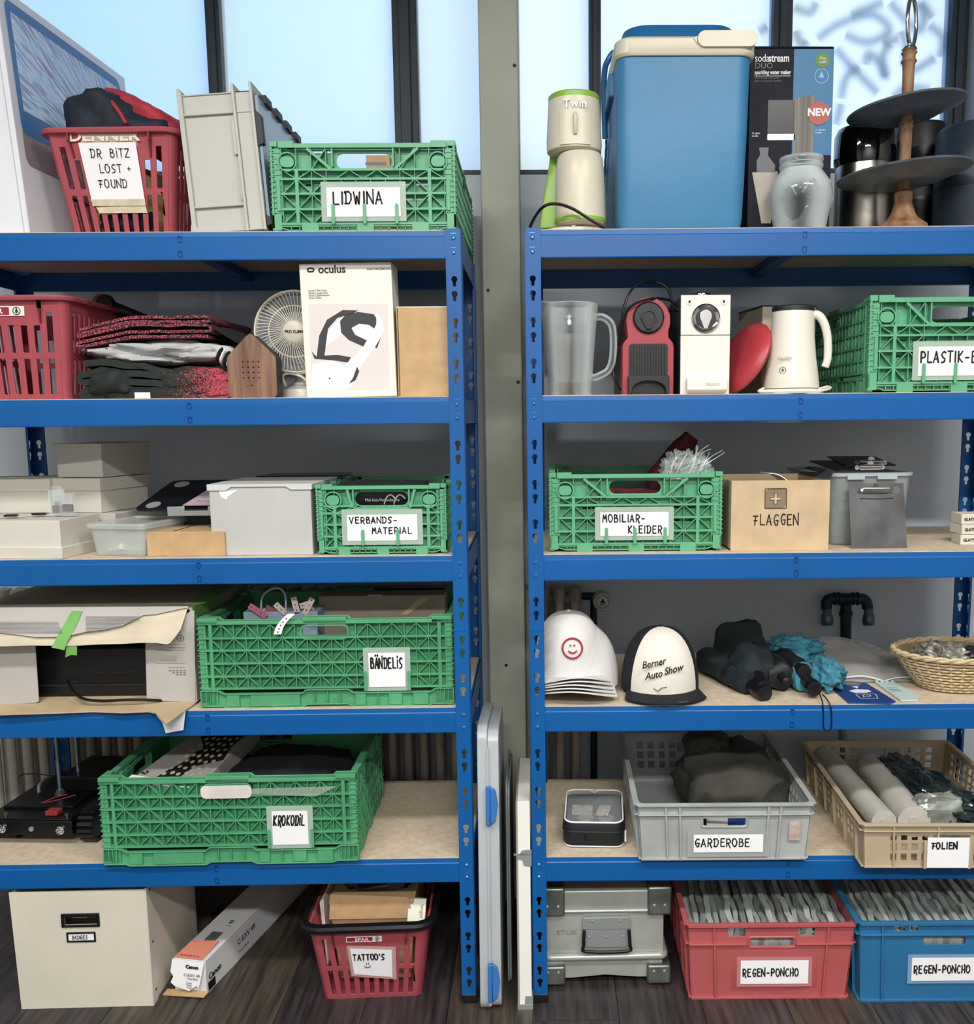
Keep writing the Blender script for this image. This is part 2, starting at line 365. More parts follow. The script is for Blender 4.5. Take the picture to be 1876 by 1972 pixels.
tag(go, 'blurry blue spray-paint scrawl on the outside of the right window', 'graffiti')
# radiators behind the lower shelves
RAD = mat('radiator_enamel', '9A958A', .4, bump=.1, bs=30)
def radiator(x0, n, ztop, name_label, valve=None):
    t = thing('radiator', name_label, 'radiator', (x0, .60, 0))
    for i in range(n):
        x = i*.0455; m = MB()
        for y in (-.035, .02):
            m.tube([(x, y, .12), (x, y, ztop-.04)], .0135, 10)
        m.lathe([(.012, -.03), (.02, -.02), (.021, 0), (.017, .018), (.004, .024)], 12, (x, -.008, ztop-.03), sy=2.1)
        m.lathe([(.012, -.02), (.02, -.01), (.02, .02), (.012, .03)], 12, (x, -.008, .12), sy=2.1)
        m.obj('section', RAD, t)
    MB().cyl((0, -.008, ztop-.045), ((n-1)*.0455, -.008, ztop-.045), .012, n=10).obj('header_pipe', RAD, t)
    MB().cyl((0, -.008, .13), ((n-1)*.0455, -.008, .13), .012, n=10).obj('header_pipe', RAD, t)
    m = MB(); 
    for x in (.1*n*.0455, .85*n*.0455): MB().box(x-.01, x+.01, -.02, .055, .0, .13).obj('bracket', RAD, t)
    return t
xr = X(870, 1130, .57); radiator(xr-29*.0455, 30, Z(700, 1123, .565), 'long off-white column radiator on the wall behind the left rack')
xv = X(1108, 1140, .57); t = radiator(xv-4*.0455, 5, Z(1090, 1126, .565), 'short off-white column radiator behind the right rack, beside the pillar')
c = at(1160, 1157, .52); c = V((c.x-t.location.x, c.y-.60, c.z))
m = MB(); m.cyl((4*.0455, -.008, c.z), (c.x, -.008, c.z), .011, n=10); m.cyl((c.x-.02, -.008, c.z), (c.x-.02, -.008, .1), .01, n=10)
m.obj('pipe', IRON, t)
KN = mat('valve_white', 'B6B3AA', .4)
m = MB(T(c.x, c.y, c.z) @ R('X', 90)); m.lathe([(.020, -.05), (.024, -.04), (.0265, -.01), (.0265, .012), (.024, .018), (.0, .018)], 24)
v = m.obj('thermostat_valve', KN, t)
m = MB(T(c.x, c.y-.0185, c.z)); m.plate(circ(0, 0, .0185, 24), [circ(0, 0, .0168, 24)], .0008); m.plate([(-.008, -.004), (.008, -.004), (0, .010)], th=.0008)
for k in range(12): a = k*pi/6; m.bar(.0205*sin(a), .0205*cos(a), .0235*sin(a), .0235*cos(a), .0012, 0, .0008)
m.bar(-.008, -.0085, .008, -.0085, .002, 0, .0008)
m.obj('dial_marking', INK, v)
# ================================================================== racks
LV = [1.7752, 1.4255, 1.0752, .7250, .3624]; RW = 1.1955; RD = .5; BH = .058; FLG = .034
def keyhole(x, z, s=1, k=1):
    r = .0068*s; w = .0034*s
    return [(x-w*k, z-.0125), (x+w*k, z-.0125), (x+w*k, z-.0035)]+[(x+k*r*cos(a), z+.0025+r*sin(a)) for a in [radians(d) for d in (-40, -5, 30, 65, 115, 150, 185, 220)]]+[(x-w*k, z-.0035)]
HZ = []
lv = LV+[.0124]
for a, b in zip(lv, lv[1:]):
    for j in (1, 2, 3):
        z = a-.016-(a-b)*j/4; HZ += [z, z-.031]
HZ = [z for z in HZ if z > .03]
def rack(loc, rz, label):
    t = thing('shelving_rack', label, 'shelving', loc, rz, 'blue boltless shelving racks')
    for sx in (0, 1):
        for sy in (0, 1):
            # flange facing front/back
            mb = MB(T(RW if sx else 0, RD if sy else 0, 0) @ Matrix.Diagonal((-1 if sx else 1, -1 if sy else 1, 1, 1)))
            flip = (sx != sy)
            hx = .0165
            mb.plate(rect(0, FLG, 0, LV[0]+.004), [keyhole(hx, z) for z in HZ], .0018)
            mb.plate(rect(0, FLG, 0, LV[0]+.004), [keyhole(hx+.004, z, k=.9) for z in HZ], .0018, fn=lambda u, d, v: (d, u, v))
            mb.box(FLG-.0022, FLG, .0018, .006, 0, LV[0]+.004); mb.box(.0018, .006, FLG-.0022, FLG, 0, LV[0]+.004)
            if flip: mb.f = [f[::-1] for f in mb.f]
            # joint of the two post halves
            zj = .905; mb.M = mb.M
            mb.box(-.0012, FLG+.0008, -.0012, .001, zj-.001, zj+.0012)
            p = mb.obj('post', BLUE, t)
            q = MB(mb.M); q.box(-.0015, FLG+.001, -.0015, FLG+.001, 0, .022); q.obj('foot_cap', BLACK, p, bev=.002)
            if not sy:
                q = MB(mb.M)
                for L in LV:
                    for dz in (.016, .046):
                        q.lathe([(.0045, 0), (.0045, .001), (.0025, .0028), (0, .003)], 10); 
                        k = len(q.v)-40
                        for i in range(k, len(q.v)):
                            l = mb.M.inverted() @ q.v[i]; q.v[i] = mb.M @ V((hx+l.x, -l.z, L-dz+l.y))
                        q.bar(hx-.006, L-dz+.010, hx+.006, L-dz+.010, .0016, -.0008, .001)
                q.obj('rivets', GALV_BLUE, p, kind='stuff')
    for L in LV:
        for fb in (0, 1):
            M_ = T(0, RD, 0) @ Matrix.Diagonal((1, -1, 1, 1)) if fb else Matrix()
            mb = MB(M_); prof = [(.0045, L), (.030, L), (.030, L-.0025), (.008, L-.0025), (.006, L-.011), (.0045, L-BH+.003), (.016, L-BH+.003), (.016, L-BH), (.003, L-BH), (.0022, L-BH+.002), (.0022, L-.012), (.0035, L-.010)]
            mb.ring([[(x, y, z) for y, z in prof] for x in (FLG-.002, RW-FLG+.002)])
            o = mb.obj('beam', BLUE, t, ang=18)
            if not fb:
                q = MB()
                for dz in (.015, .045):
                    cx = RW/2; q.plate(rrect(cx-.0045, cx+.0045, L-dz-.007, L-dz+.007, .002, 2), [rrect(cx-.003, cx+.003, L-dz-.0055, L-dz+.004, .001, 2)], .0016, y=.0008)
                q.obj('tab_notch', DKB, o)
        for sx in (0, 1):
            M_ = T(RW, 0, 0) @ Matrix.Diagonal((-1, 1, 1, 1)) if sx else Matrix()
            mb = MB(M_); mb.box(.002, .0035, FLG-.002, RD-FLG+.002, L-BH, L); mb.box(.002, .02, FLG, RD-FLG, L-.0025, L); mb.obj('side_beam', BLUE, t)
        MB().box(RW/2-.014, RW/2+.014, .006, RD-.006, L-.034, L-.0135).obj('cross_brace', BLUE, t)
        MB().box(.006, RW-.006, .008, RD-.008, L-.012, L-.0026).obj('shelf_board', BOARD, t) if False else MB().box(.0075, RW-.0075, .031, RD-.031, L-.013, L+.0015).box(.034, RW-.034, .0055, .031, L, L+.0015).box(.034, RW-.034, RD-.031, RD-.0055, L, L+.0015).obj('shelf_board', BOARD, t)
    return t
GALV_BLUE = mat('blue_rivet', '3D86C6', .25, .6); DKB = mat('blue_notch', '0A4585', .3, .3)
rack((-.1352-RW, 0, 0), .15, 'blue steel shelving rack left of the grey pillar')
rack((0, 0, 0), -1.0, 'blue steel shelving rack right of the grey pillar')
S1, S2, S3, S4, S5 = [l+.0017 for l in LV]
# ceiling lamps (above the frame; the third is an added fill lamp)
for k, (x, y, w) in enumerate(((-.95, -1.75, 1.25), (1.15, -1.75, 1.25), (.2, -3.6, 1.65))):
    t = thing('ceiling_lamp', ('white strip lamp on the ceiling before the left rack', 'white strip lamp on the ceiling before the right rack', 'added fill lamp, a long white strip on the ceiling furthest from the racks')[k], 'lamp', (x, y, 3.0), 0, 'strip lamps on the ceiling')
    MB().box(-w/2, w/2, -.15, .15, -.05, 0).obj('housing', WHITE, t, bev=.004)
# ================================================================== crates and baskets (local frame: x centred, y from the front face back, z up)
def paper_label(t, x0, x1, z0, z1, y, lines, h, hx, hz, holder=True, m=CLEARM, mg=.012, **k):
    if holder:
        MB().plate(rrect(x0-mg, x1+mg, z0-mg*.8, z1+mg, .002), th=.0006, y=y).obj('label_pocket', m, t)
    p = MB().plate(rect(x0, x1, z0, z1), th=.0005, y=y-.0012).obj('paper_label', PAPER, t)
    if lines: hand(p, lines, hx, hz, h, INK, y=y-.0022, **k)
    return p
def xcells(mb, us, vs, th, y0, y1, skip=None, ph=0):
    for i in range(len(us)-1):
        for j in range(len(vs)-1):
            if skip and skip(i, j): continue
            a, b, c, d = us[i], us[i+1], vs[j], vs[j+1]
            if (i+j+ph) % 2 == 0: mb.bar(a, c, b, d, th, y0, y1)
            else: mb.bar(a, d, b, c, th, y0, y1)
def panel_long(t, w, h, m, M_, name, label=None, detail=True):
    """long lattice side with handle slot, x-ribs and skirt"""
    U = lambda u: (u-.5)*w; F = lambda v: v*h
    hh = rrect(U(.405), U(.59), F(.755), F(.905), .012)
    mb = MB(M_); top = [(U(0), F(.20)), (U(1), F(.20)), (U(1), F(1)), (U(.92), F(1)), (U(.905), F(.965)), (U(.6), F(.965)), (U(.585), F(1)), (U(.415), F(1)), (U(.4), F(.965)), (U(.095), F(.965)), (U(.08), F(1)), (U(0), F(1))]
    mb.plate(top, [hh], .003, y=.018)
    for v0, v1, y0 in ((.925, .965, -.002),):
        mb.box(U(0), U(1), y0, .014, F(v0), F(v1))
    for a, b in ((0, .08), (.415, .585), (.92, 1)): mb.box(U(a), U(b), -.002, .013, F(.93), F(.999))
    p = mb.obj(name, m, t, bev=.0008 if detail else 0)
    mb = MB(M_); vs = [.215, .35, .495, .64, .775, .925]; n = 19; us = [.045+i*.91/n for i in range(n+1)]
    for v in vs[:-1]: mb.bar(U(.005), F(v), U(.995), F(v), .0042, -.0005, .019)
    for i, u in enumerate(us):
        for a, b in zip(vs, vs[1:]):
            if b > .8 and .40 < u < .60: continue
            mb.bar(U(u), F(a), U(u), F(b), .0015, 0, .019)
    sk = lambda i, j: (j == 4 and .39 < us[i]+.02 < .61) or (label and j < 3 and label[0]-.02 < us[i]+.02 < label[1]+.02)
    xcells(mb, [U(u) for u in us], [F(v) for v in vs], .0019, .001, .019, sk)
    for u in (.018, .975): mb.bar(U(u), F(.2), U(u), F(.93), .0016, 0, .019)
    for j in range(12):
        for s in (0, 1): mb.box(U(s)-.002, U(s)+.002, -.001, .02, F(.22+j*.06), F(.228+j*.06))
    mb.obj('x_ribs', m, p, ang=30)
    for u in (.05, .948): mb = MB(M_); mb.tube([(U(u), .002, F(.2)), (U(u), .002, F(.93))], .0042, 8); mb.obj('upright_bar', m, p)
    mb = MB(M_); mb.tube([(a, .001, b) for a, b in hh], .0022, 6, loop=True)
    mb.obj('handle_rim', m, p)
    mb = MB(M_)
    sk_ = [(U(0), F(.02)), (U(.085), F(.02)), (U(.1), 0), (U(.4), 0), (U(.42), F(.03)), (U(.58), F(.03)), (U(.6), 0), (U(.9), 0), (U(.915), F(.02)), (U(1), F(.02)), (U(1), F(.19)), (U(.93), F(.19)), (U(.91), F(.15)), (U(.6), F(.15)), (U(.585), F(.19)), (U(.415), F(.19)), (U(.4), F(.15)), (U(.09), F(.15)), (U(.07), F(.19)), (U(0), F(.19))]
    mb.plate(sk_, th=.004, y=.008); k = len(sk_)
    for i in range(k): a, b = sk_[i], sk_[(i+1) % k]; mb.bar(*a, *b, .003, -.001, .011)
    for u in (.02, .035, .05, .065, .45, .5, .55, .935, .95, .965, .98, .70, .745): mb.bar(U(u), F(.02), U(u), F(.17 if .07 < u < .93 else .18), .0018, 0, .009)
    for a, b in ((.1, .15), (.195, .39), (.61, .65), (.745, .795), (.84, .9)): mb.box(U(a), U(b), .0005, .01, F(.012), F(.14))
    mb.obj('skirt', m, t, bev=.0006 if detail else 0)
    return p
def panel_short(t, w, h, m, M_, name, label=None, wide=True, slots=True, back=None):
    U = lambda u: (u-.5)*w; F = lambda v: v*h
    h0, h1 = (.35, .65) if wide else (.29, .70); v0, v1 = (.725, .885) if wide else (.69, .88)
    hh = rrect(U(h0), U(h1), F(v0), F(v1), .014)
    vs = [.10, .26, .43, .59, .69, .92]
    holes = [hh]
    if slots:
        for v in (.535, .37, .66):
            for a, b in ((.16, .24), (.25, .33), (.70, .76), (.78, .85)):
                holes.append(rect(U(a), U(b), F(v), F(v+.022)))
        for a, b in ((.2, .33), (.67, .8)): holes.append(rect(U(a), U(b), F(.895), F(.915)))
    mb = MB(M_)
    mb.plate([(U(.05), F(.09)), (U(.95), F(.09)), (U(.95), F(.93)), (U(.05), F(.93))], holes, .003, y=.018)
    mb.box(U(.09), U(.91), -.001, .014, F(.925), F(.975))
    for a, b in ((.045, .13), (.87, .955)): mb.box(U(a), U(b), -.002, .014, F(.925), F(1))
    p = mb.obj(name, m, t, bev=.0008)
    mb = MB(M_)
    for v in vs[:4]: mb.bar(U(.05), F(v), U(.95), F(v), .0045, -.0005, .019)
    mb.bar(U(h0-.02), F(v0-.035), U(h1+.02), F(v0-.035), .005, -.001, .019)
    for s in (1, -1):
        q = lambda u: U(.5+s*(u-.5))
        mb.bar(q(h1+.02), F(v0-.035), q(.80 if wide else .76), F(.92), .0055, -.001, .019)
        mb.bar(q(h1+.015), F(.69), q(.94), F(.69), .004, -.0005, .019)
        mb.bar(q(h1+.015), F(v0), q(h1+.015), F(.92), .003, 0, .019)
        mb.bar(q(.86), F(.1), q(.86), F(.7), .007, -.001, .019)
    n = 11 if wide else 7; us = [.06+.88*i/n for i in range(n+1)]; us[1] = .14; us[-2] = .86
    for u in us:
        for a, b in zip(vs, vs[1:]):
            if h0-.02 < u < h1+.02 and b > .66: continue
            mb.bar(U(u), F(a), U(u), F(b), .0013, 0, .019)
    sk = lambda i, j: (j >= 3 and h0-.05 < us[i]+.04 < h1+.05) or (j == 4 and (i < 2 or i > n-3)) or (label and j < 3 and label[0] < us[i]+.04 < label[1])
    xcells(mb, [U(u) for u in us], [F(v) for v in vs], .0018, .001, .019, sk)
    if wide: 
        vv = [F(.59), F(v0-.035)]; xcells(mb, [U(h0+i*(h1-h0)/4) for i in range(5)], vv, .0018, .001, .019)
    mb.obj('x_ribs', m, p, ang=30)
    mb = MB(M_)  # corner columns with ratchet teeth and round latches
    for s in (0, 1):
        mb = MB(M_)
        g = lambda u: U(u) if s == 0 else U(1-u)
        def bx(a, b, y0, y1, c, d): mb.box(min(g(a), g(b)), max(g(a), g(b)), y0, y1, F(c), F(d))
        bx(.0, .012, 0, .016, .05, 1); bx(.012, .05, .003, .016, .2, .93); bx(.03, .048, -.0012, .004, .24, .58)
        for j in range(13): bx(-.006, .02, -.001, .014, .22+j*.056, .23+j*.056)
        bx(-.002, .04, -.001, .016, .94, 1); bx(0, .05, .0, .016, .03, .2)
        r = .052*w if wide else .068*w; cx = g(.092 if wide else .13); cz = F(.775)
        mb.plate(circ(cx, cz, r*1.0, 20), [circ(cx, cz, r*.86, 20)], .014, y=-.002)
        mb.plate(rrect(cx-r*.72, cx+r*.72, cz-r*.55, cz+r*.55, r*.5), th=.012, y=-.001)
        mb.obj('corner_column', m, p, bev=.0007)
    mb = MB(M_)   # lattice foot
    for v in (.025, .075): mb.bar(U(.1 if v < .05 else .03), F(v), U(.9 if v < .05 else .97), F(v), .0024, .001, .012)
    for i in range(19): u = .1+.8*i/18; mb.bar(U(u), F(.02), U(u), F(.09), .0015, .001, .012)
    for s in (.16, .46, .76): mb.box(U(s), U(s+.09), -.001, .012, 0, F(.09))
    for a, b in ((.03, .1), (.97, .9)): mb.bar(U(a), F(.07), U(b), F(.02), .002, .001, .012)
    mb.obj('foot_lattice', m, p)
    return p
def crate(name, label, loc, rz, w, d, h, m, lab=None, long=True, lines=None, group='green lattice folding crates', lh=.03, lx=0, lz=0, prongs=(), cat='crate', wide=True, floor_fill=True, pock=True, **k):
    t = thing(name, label, cat, loc, rz, group)
    pf = panel_long if long else panel_short
    kw = {} if long else {'wide': wide}
    f = pf(t, w, h, m, Matrix(), 'front_panel', label=(lab[0], lab[1]) if lab else None, **kw)
    pf(t, w, h, m, T(0, d, 0) @ R('Z', 180), 'back_panel', **kw)
    pn = panel_long if not long else panel_short
    pn(t, d-.006, h*.99, m, T(-w/2+.001, d/2, 0) @ R('Z', -90), 'side_panel'); pn(t, d-.006, h*.99, m, T(w/2-.001, d/2, 0) @ R('Z', 90), 'side_panel')
    MB().box(-w/2+.012, w/2-.012, .012, d-.012, .006, .010).obj('crate_floor', m, t)
    if lab:
        u0, u1, v0, v1 = lab
        p = paper_label(f, (u0-.5)*w, (u1-.5)*w, v0*h, v1*h, -.0035, lines, lh, (u0-.5)*w+lx, v1*h-lz, m=PKT, **k)
        if prongs:
            mb = MB()
            for u, a, b in prongs: mb.plate(rrect((u-.5)*w-.0035, (u-.5)*w+.0035, a*h, b*h, .0033), th=.0022, y=-.0085)
            mb.obj('label_prong', m, f, kind='stuff')
    return t
PKT = mat('label_pocket_film', 'BFD4C6', .3, alpha=.55)
def basket(name, label, loc, rz, wt, wb, dt, db, h, m, group='red shopping baskets', rim=None, rimz=1.0):
    """tapered shopping basket with two rows of upright slots"""
    t = thing(name, label, 'basket', loc, rz, group)
    def face(cx, cy, ang, bt, bb, inset, nm, n, lp):
        # (u,v) -> tapered, tilted panel; u in [-.5,.5]
        def fn(u, d, v):
            ww = bb+(bt-bb)*v; off = inset*(1-v)
            q = V((u*ww, off+d, v*h)); q = Matrix.Rotation(ang, 4, 'Z') @ q; return (q.x+cx, q.y+cy, q.z)
        holes = []; pad = lp
        for i in range(n):
            a = -.5+pad+(1-2*pad)*(i+.26)/n; b = -.5+pad+(1-2*pad)*(i+.74)/n
            top = .72 if 0 < i < n-1 else .84
            if nm == 'side_panel': top = .86
            holes.append(rrect(a, b, .055, .40, .006, 1)); holes.append(rrect(a, b, .46, top, .006, 1))
        mb = MB(); N = []
        mb.plate(rect(-.5+.045, .5-.045, 0, 1), holes, .003, fn=fn)
        return mb.obj(nm, m, t, bev=.0006), fn
    front, ff = face(0, 0, 0, wt, wb, (dt-db)/2, 'front_panel', 9, .07)
    face(0, dt, pi, wt, wb, (dt-db)/2, 'back_panel', 9, .07)
    s = dt/2
    face(-wt/2, dt/2, -pi/2, dt, db, (wt-wb)/2, 'side_panel', 15, .06)
    face(wt/2, dt/2, pi/2, dt, db, (wt-wb)/2, 'side_panel', 15, .06)
    def cor(z0, z1, r):
        a = []
        for v in (z0, z1):
            ww = (wb+(wt-wb)*v)/2; dd = (db+(dt-db)*v)/2; a.append((ww, dd, v*h))
        return a
    mb = MB()
    for sx in (-1, 1):
        for sy in (-1, 1):
            rs = []
            for v in (0, 1):
                ww = (wb+(wt-wb)*v); dd = (db+(dt-db)*v); rr = .045*ww+.001; r2 = .045*dd+.001
                rr = r2 = max(rr, r2)*1.05
                pts = []
                for k in range(6):
                    a = pi/2*k/5; pts.append((sx*(ww/2-rr+rr*sin(a)), dt/2+sy*(dd/2-rr+rr*cos(a)), v*h))
                for k in range(5, -1, -1):
                    a = pi/2*k/5; r3 = rr-.003; pts.append((sx*(ww/2-rr+r3*sin(a)), dt/2+sy*(dd/2-rr+r3*cos(a)), v*h))
                if sx*sy < 0: pts = pts[::-1]
                rs.append(pts)
            mb.ring(rs)
    mb.obj('corner', m, t, kind='stuff')
    mb = MB(); L = []
    for (o, z) in ((.0, h-.012), (.011, h-.010), (.013, h-.004), (.011, h), (0, h+.001), (-.003, h-.002), (-.003, h-.012)):
        L.append(rloop(-wt/2-o, wt/2+o, -o, dt+o, z, .028+max(o, 0), 5))
    mb.ring(L, cap=False, loop=True); mb.obj('rim', m, t)
    MB().plate(rrect(-wb/2, wb/2, -db/2, db/2, .02), th=.004, fn=lambda u, d, v: (u, v+dt/2, d)).obj('basket_floor', m, t)
    mb = MB()
    for u in (-.30, .32):
        for k in (0, 1):
            a = ff(u, -.0005, .97); b = ff(u, -.0005, .74); mb.taper((a[0]-.002, a[0]+.002, a[1]-.010, a[1]+.002), (a[0]-.002, a[0]+.002, a[1]-.010, a[1]+.002), h*.88, h*.97)
            mb.hexa([(b[0]-.0015, b[1]-.003, h*.74), (b[0]+.0015, b[1]-.003, h*.74), (b[0]+.0015, b[1]+.001, h*.74), (b[0]-.0015, b[1]+.001, h*.74), (a[0]-.0018, a[1]-.009, h*.9), (a[0]+.0018, a[1]-.009, h*.9), (a[0]+.0018, a[1]+.001, h*.9), (a[0]-.0018, a[1]+.001, h*.9)])
    mb.obj('rib', m, t, kind='stuff')
    if rim:
        mb = MB(); L = []
        for (o, z) in ((.006, -.008), (.018, -.006), (.021, .003), (.018, .010), (.004, .012), (.002, .0)):
            L.append(rloop(-wt/2-o, wt/2+o, -o, dt+o, h+z, .03+o, 5))
        mb.ring(L, cap=False, loop=True); mb.obj('handle', rim, t, label='black carrying handle folded down round the rim')
    return t, ff
def spar_sign(t, x, y, z, w, cut=False):
    hh = w*.165; p = MB().box(x-w/2, x+w/2, y-.0008, y, z-hh/2, z+hh/2).obj('shop_sign', WHITE, t)
    MB().box(x-w/2+.002, x+w*.24, y-.0014, y-.0006, z-hh/2+.002, z+hh/2-.002).obj('sign_field', mat('sign_red', '8E2436', .5), p)
    text(p, 'SPAR', hh*.78, (x-w*.06+.0, y-.0018, z-hh*.27), WINK, sx=1.35, ext=.0002, off=.0002)
    cx = x+w*.37; mb = MB(); mb.plate(circ(cx, z, hh*.42, 20), [circ(cx, z, hh*.34, 20)], .0006, y=y-.0016)
    for k, s in ((.28, .10), (.14, .17), (-.02, .22)): mb.plate([(cx-hh*s, z+hh*(k-.13)), (cx+hh*s, z+hh*(k-.13)), (cx, z+hh*(k+.08))], th=.0006, y=y-.0016)
    mb.box(cx-hh*.03, cx+hh*.03, y-.0016, y-.001, z-hh*.3, z-hh*.1)
    mb.obj('tree_emblem', mat('sign_green', '1E3A30', .6), p)
def euro(name, label, loc, rz, w, d, h, m, group, tp=.012, slots='handle', openw=.24, cat='crate', side_slots=True, rib=(.16, .84), under=.76):
    """solid stacking crate: tapered walls, double rim, ribs and openings in the front"""
    t = thing(name, label, cat, loc, rz, group)
    def wall(cx, cy, ang, ww, nm, front):
        def fn(u, dd, v):
            q = V((u*(ww-2*tp*(1-v)), tp*(1-v)+dd, v*h)); q = Matrix.Rotation(ang, 4, 'Z') @ q; return (q.x+cx, q.y+cy, q.z)
        holes = []
        if front and slots == 'handle': holes = [rrect(-openw/2, openw/2, .60, .74, .02, 3)]
        if front and slots == 'three': holes = [rrect(-.12, .135, .70, .805, .012, 3), rrect(-.26, -.155, .825, .935, .012, 2), rrect(.165, .265, .825, .935, .012, 2)]
        if front and slots == 'two': holes = [rrect(-.13, .12, .705, .805, .012, 3), rrect(-.30, -.235, .875, .95, .01, 2), rrect(-.21, -.16, .875, .95, .01, 2), rrect(.24, .30, .875, .95, .01, 2)]
        if front and slots == 'grid':
            for i in range(4):
                for j in range(3): holes.append(rrect(-.345+i*.06, -.31+i*.06, .14+j*.235, .14+j*.235+(.17 if j < 2 else .12), .008, 2))
                for j in range(3): holes.append(rrect(.135+i*.06, .17+i*.06, .14+j*.235, .14+j*.235+(.17 if j < 2 else .12), .008, 2))
            holes.append(rrect(-.105, .105, .60, .74, .02, 2))
        if not front and side_slots:
            n = int(ww/.035)
            for i in range(n):
                u = -.42+.84*(i+.5)/n
                if abs(u) < .12 and nm == 'back_panel': continue
                for j in range(3): holes.append(rrect(u-.009/ww, u+.009/ww, .30+j*.2, .44+j*.2, .003, 1))
            if nm == 'back_panel': holes.append(rrect(-.12, .12, .62, .82, .03, 2))
        mb = MB(); mb.plate(rect(-.5, .5, 0, 1), holes, .003, fn=fn); p = mb.obj(nm, m, t, bev=.0006)
        rb = MB()
        for v0, v1, o in ((.965, 1.0, -.009), (under, under+.02, -.008), (0, .03, -.006)):
            for ua, ub in (((-.5, -.15), (.155, .5)) if front and v0 == under and slots == 'three' else ((-.5, .5),)):
                rb.hexa([fn(ua, o, v0), fn(ub, o, v0), fn(ub, .001, v0), fn(ua, .001, v0), fn(ua, o, v1), fn(ub, o, v1), fn(ub, .001, v1), fn(ua, .001, v1)])
        us = list(rib) if front else [.08, .25, .42, .58, .75, .92]
        for u in us:
            u -= .5; e = .0022/ww*1.0
            rb.hexa([fn(u-e, -.007, 0), fn(u+e, -.007, 0), fn(u+e, .001, 0), fn(u-e, .001, 0), fn(u-e, -.007, 1), fn(u+e, -.007, 1), fn(u+e, .001, 1), fn(u-e, .001, 1)])
        rb.obj('rib_frame', m, p, bev=.0007)
        return p, fn
    f, fn = wall(0, 0, 0, w, 'front_panel', True)
    wall(0, d, pi, w, 'back_panel', False); wall(-w/2, d/2, -pi/2, d, 'side_panel', False); wall(w/2, d/2, pi/2, d, 'side_panel', False)
    MB().box(-w/2+tp, w/2-tp, tp, d-tp, 0, .004).obj('crate_floor', m, t)
    L = [rloop(-w/2-o, w/2+o, -o, d+o, z, .014, 3) for o, z in ((.008, h-.004), (.009, h), (.004, h+.002), (-.004, h), (-.004, h-.008), (.002, h-.01))]
    MB().ring(L, cap=False, loop=True).obj('rim', m, t)
    if slots in ('handle', 'three'):
        q = MB(); hh = [(a*w*.985, b*h) for a, b in (rrect(-openw/2-.01, openw/2+.01, .585, .755, .02, 3) if slots == 'handle' else rrect(-.135, .15, .685, .82, .02, 3))]
        q.tube([(a, tp*(1-b/h)-.001, b) for a, b in hh], .0025, 6, loop=True); q.obj('handle_lip', m, f)
    return t, f, fn
# ================================================================== top shelf, left rack
def span(pxl, pxr, py, Y): return X(pxl, py, Y), X(pxr, py, Y)
# tall white computer carton, its picture side turned right
CB = mat('carton_white', 'DADDE6', .55, 0, .03, 6); BEZ = mat('printed_bezel_blue', '2A6CA8', .45); CHIN = mat('printed_chin', '8C7F85', .5)
SCRN = bpy.data.materials.new('printed_fibre_burst'); SCRN.use_nodes = True; n = SCRN.node_tree; b = n.nodes['Principled BSDF']; b.inputs['Roughness'].default_value = .4
tc = n.nodes.new('ShaderNodeTexCoord'); sx = n.nodes.new('ShaderNodeSeparateXYZ'); n.links.new(tc.outputs['Object'], sx.inputs[0])
def mth(op, a, b_=None, c=None):
    q = n.nodes.new('ShaderNodeMath'); q.operation = op
    for i, v in enumerate((a, b_, c)):
        if v is None: continue
        if isinstance(v, (int, float)): q.inputs[i].default_value = v
        else: n.links.new(v, q.inputs[i])
    return q.outputs[0]
dy = mth('SUBTRACT', sx.outputs['Y'], .52); dz = mth('SUBTRACT', sx.outputs['Z'], .22); an = mth('ARCTAN2', dz, dy); rr = mth('SQRT', mth('ADD', mth('MULTIPLY', dy, dy), mth('MULTIPLY', dz, dz)))
cb = n.nodes.new('ShaderNodeCombineXYZ'); n.links.new(mth('MULTIPLY', an, 26), cb.inputs[0]); n.links.new(mth('MULTIPLY', rr, 7), cb.inputs[1])
nz = n.nodes.new('ShaderNodeTexNoise'); nz.inputs['Scale'].default_value = 1.6; nz.inputs['Detail'].default_value = 4; nz.inputs['Distortion'].default_value = .3; n.links.new(cb.outputs[0], nz.inputs[0])
r = n.nodes.new('ShaderNodeValToRGB'); E_ = r.color_ramp.elements; E_[0].position = .28; E_[0].color = lin('6E8FC4'); E_[1].position = .72; E_[1].color = lin('E9F0F4')
for p_, c_ in ((.38, 'A883A4'), (.46, '78ACE0'), (.54, 'D4E2EE'), (.62, '86BCE6')): e = E_.new(p_); e.color = lin(c_)
n.links.new(nz.outputs[0], r.inputs[0]); n.links.new(r.outputs[0], b.inputs['Base Color'])
x0 = X(57, 442, .03); t = thing('computer_carton', 'tall white carton with a monitor picture on its right side, left of the red basket', 'box', (x0, .03, S1))
NB = at(57, 442, .03); NQ = at(0, 45, .03); FT = at(240, 150, .605); H_ = FT.z-S1; kq = H_/(NQ.z-S1); tk = (NB.x-NQ.x)*kq; W_ = .24
sk = FT.x-(NB.x-tk); D_ = FT.y-.03
def cf(s, h_, o=0): return (-tk*h_/H_+o+sk*s, s*D_, h_)
m = MB(); m.hexa([(-W_, 0, 0), (0, 0, 0), cf(1, 0), (-W_, D_, 0), (-W_+tk, 0, H_), cf(0, H_), cf(1, H_), (-W_+tk, D_, H_)])
bd = m.obj('carton', CB, t, bev=.003)
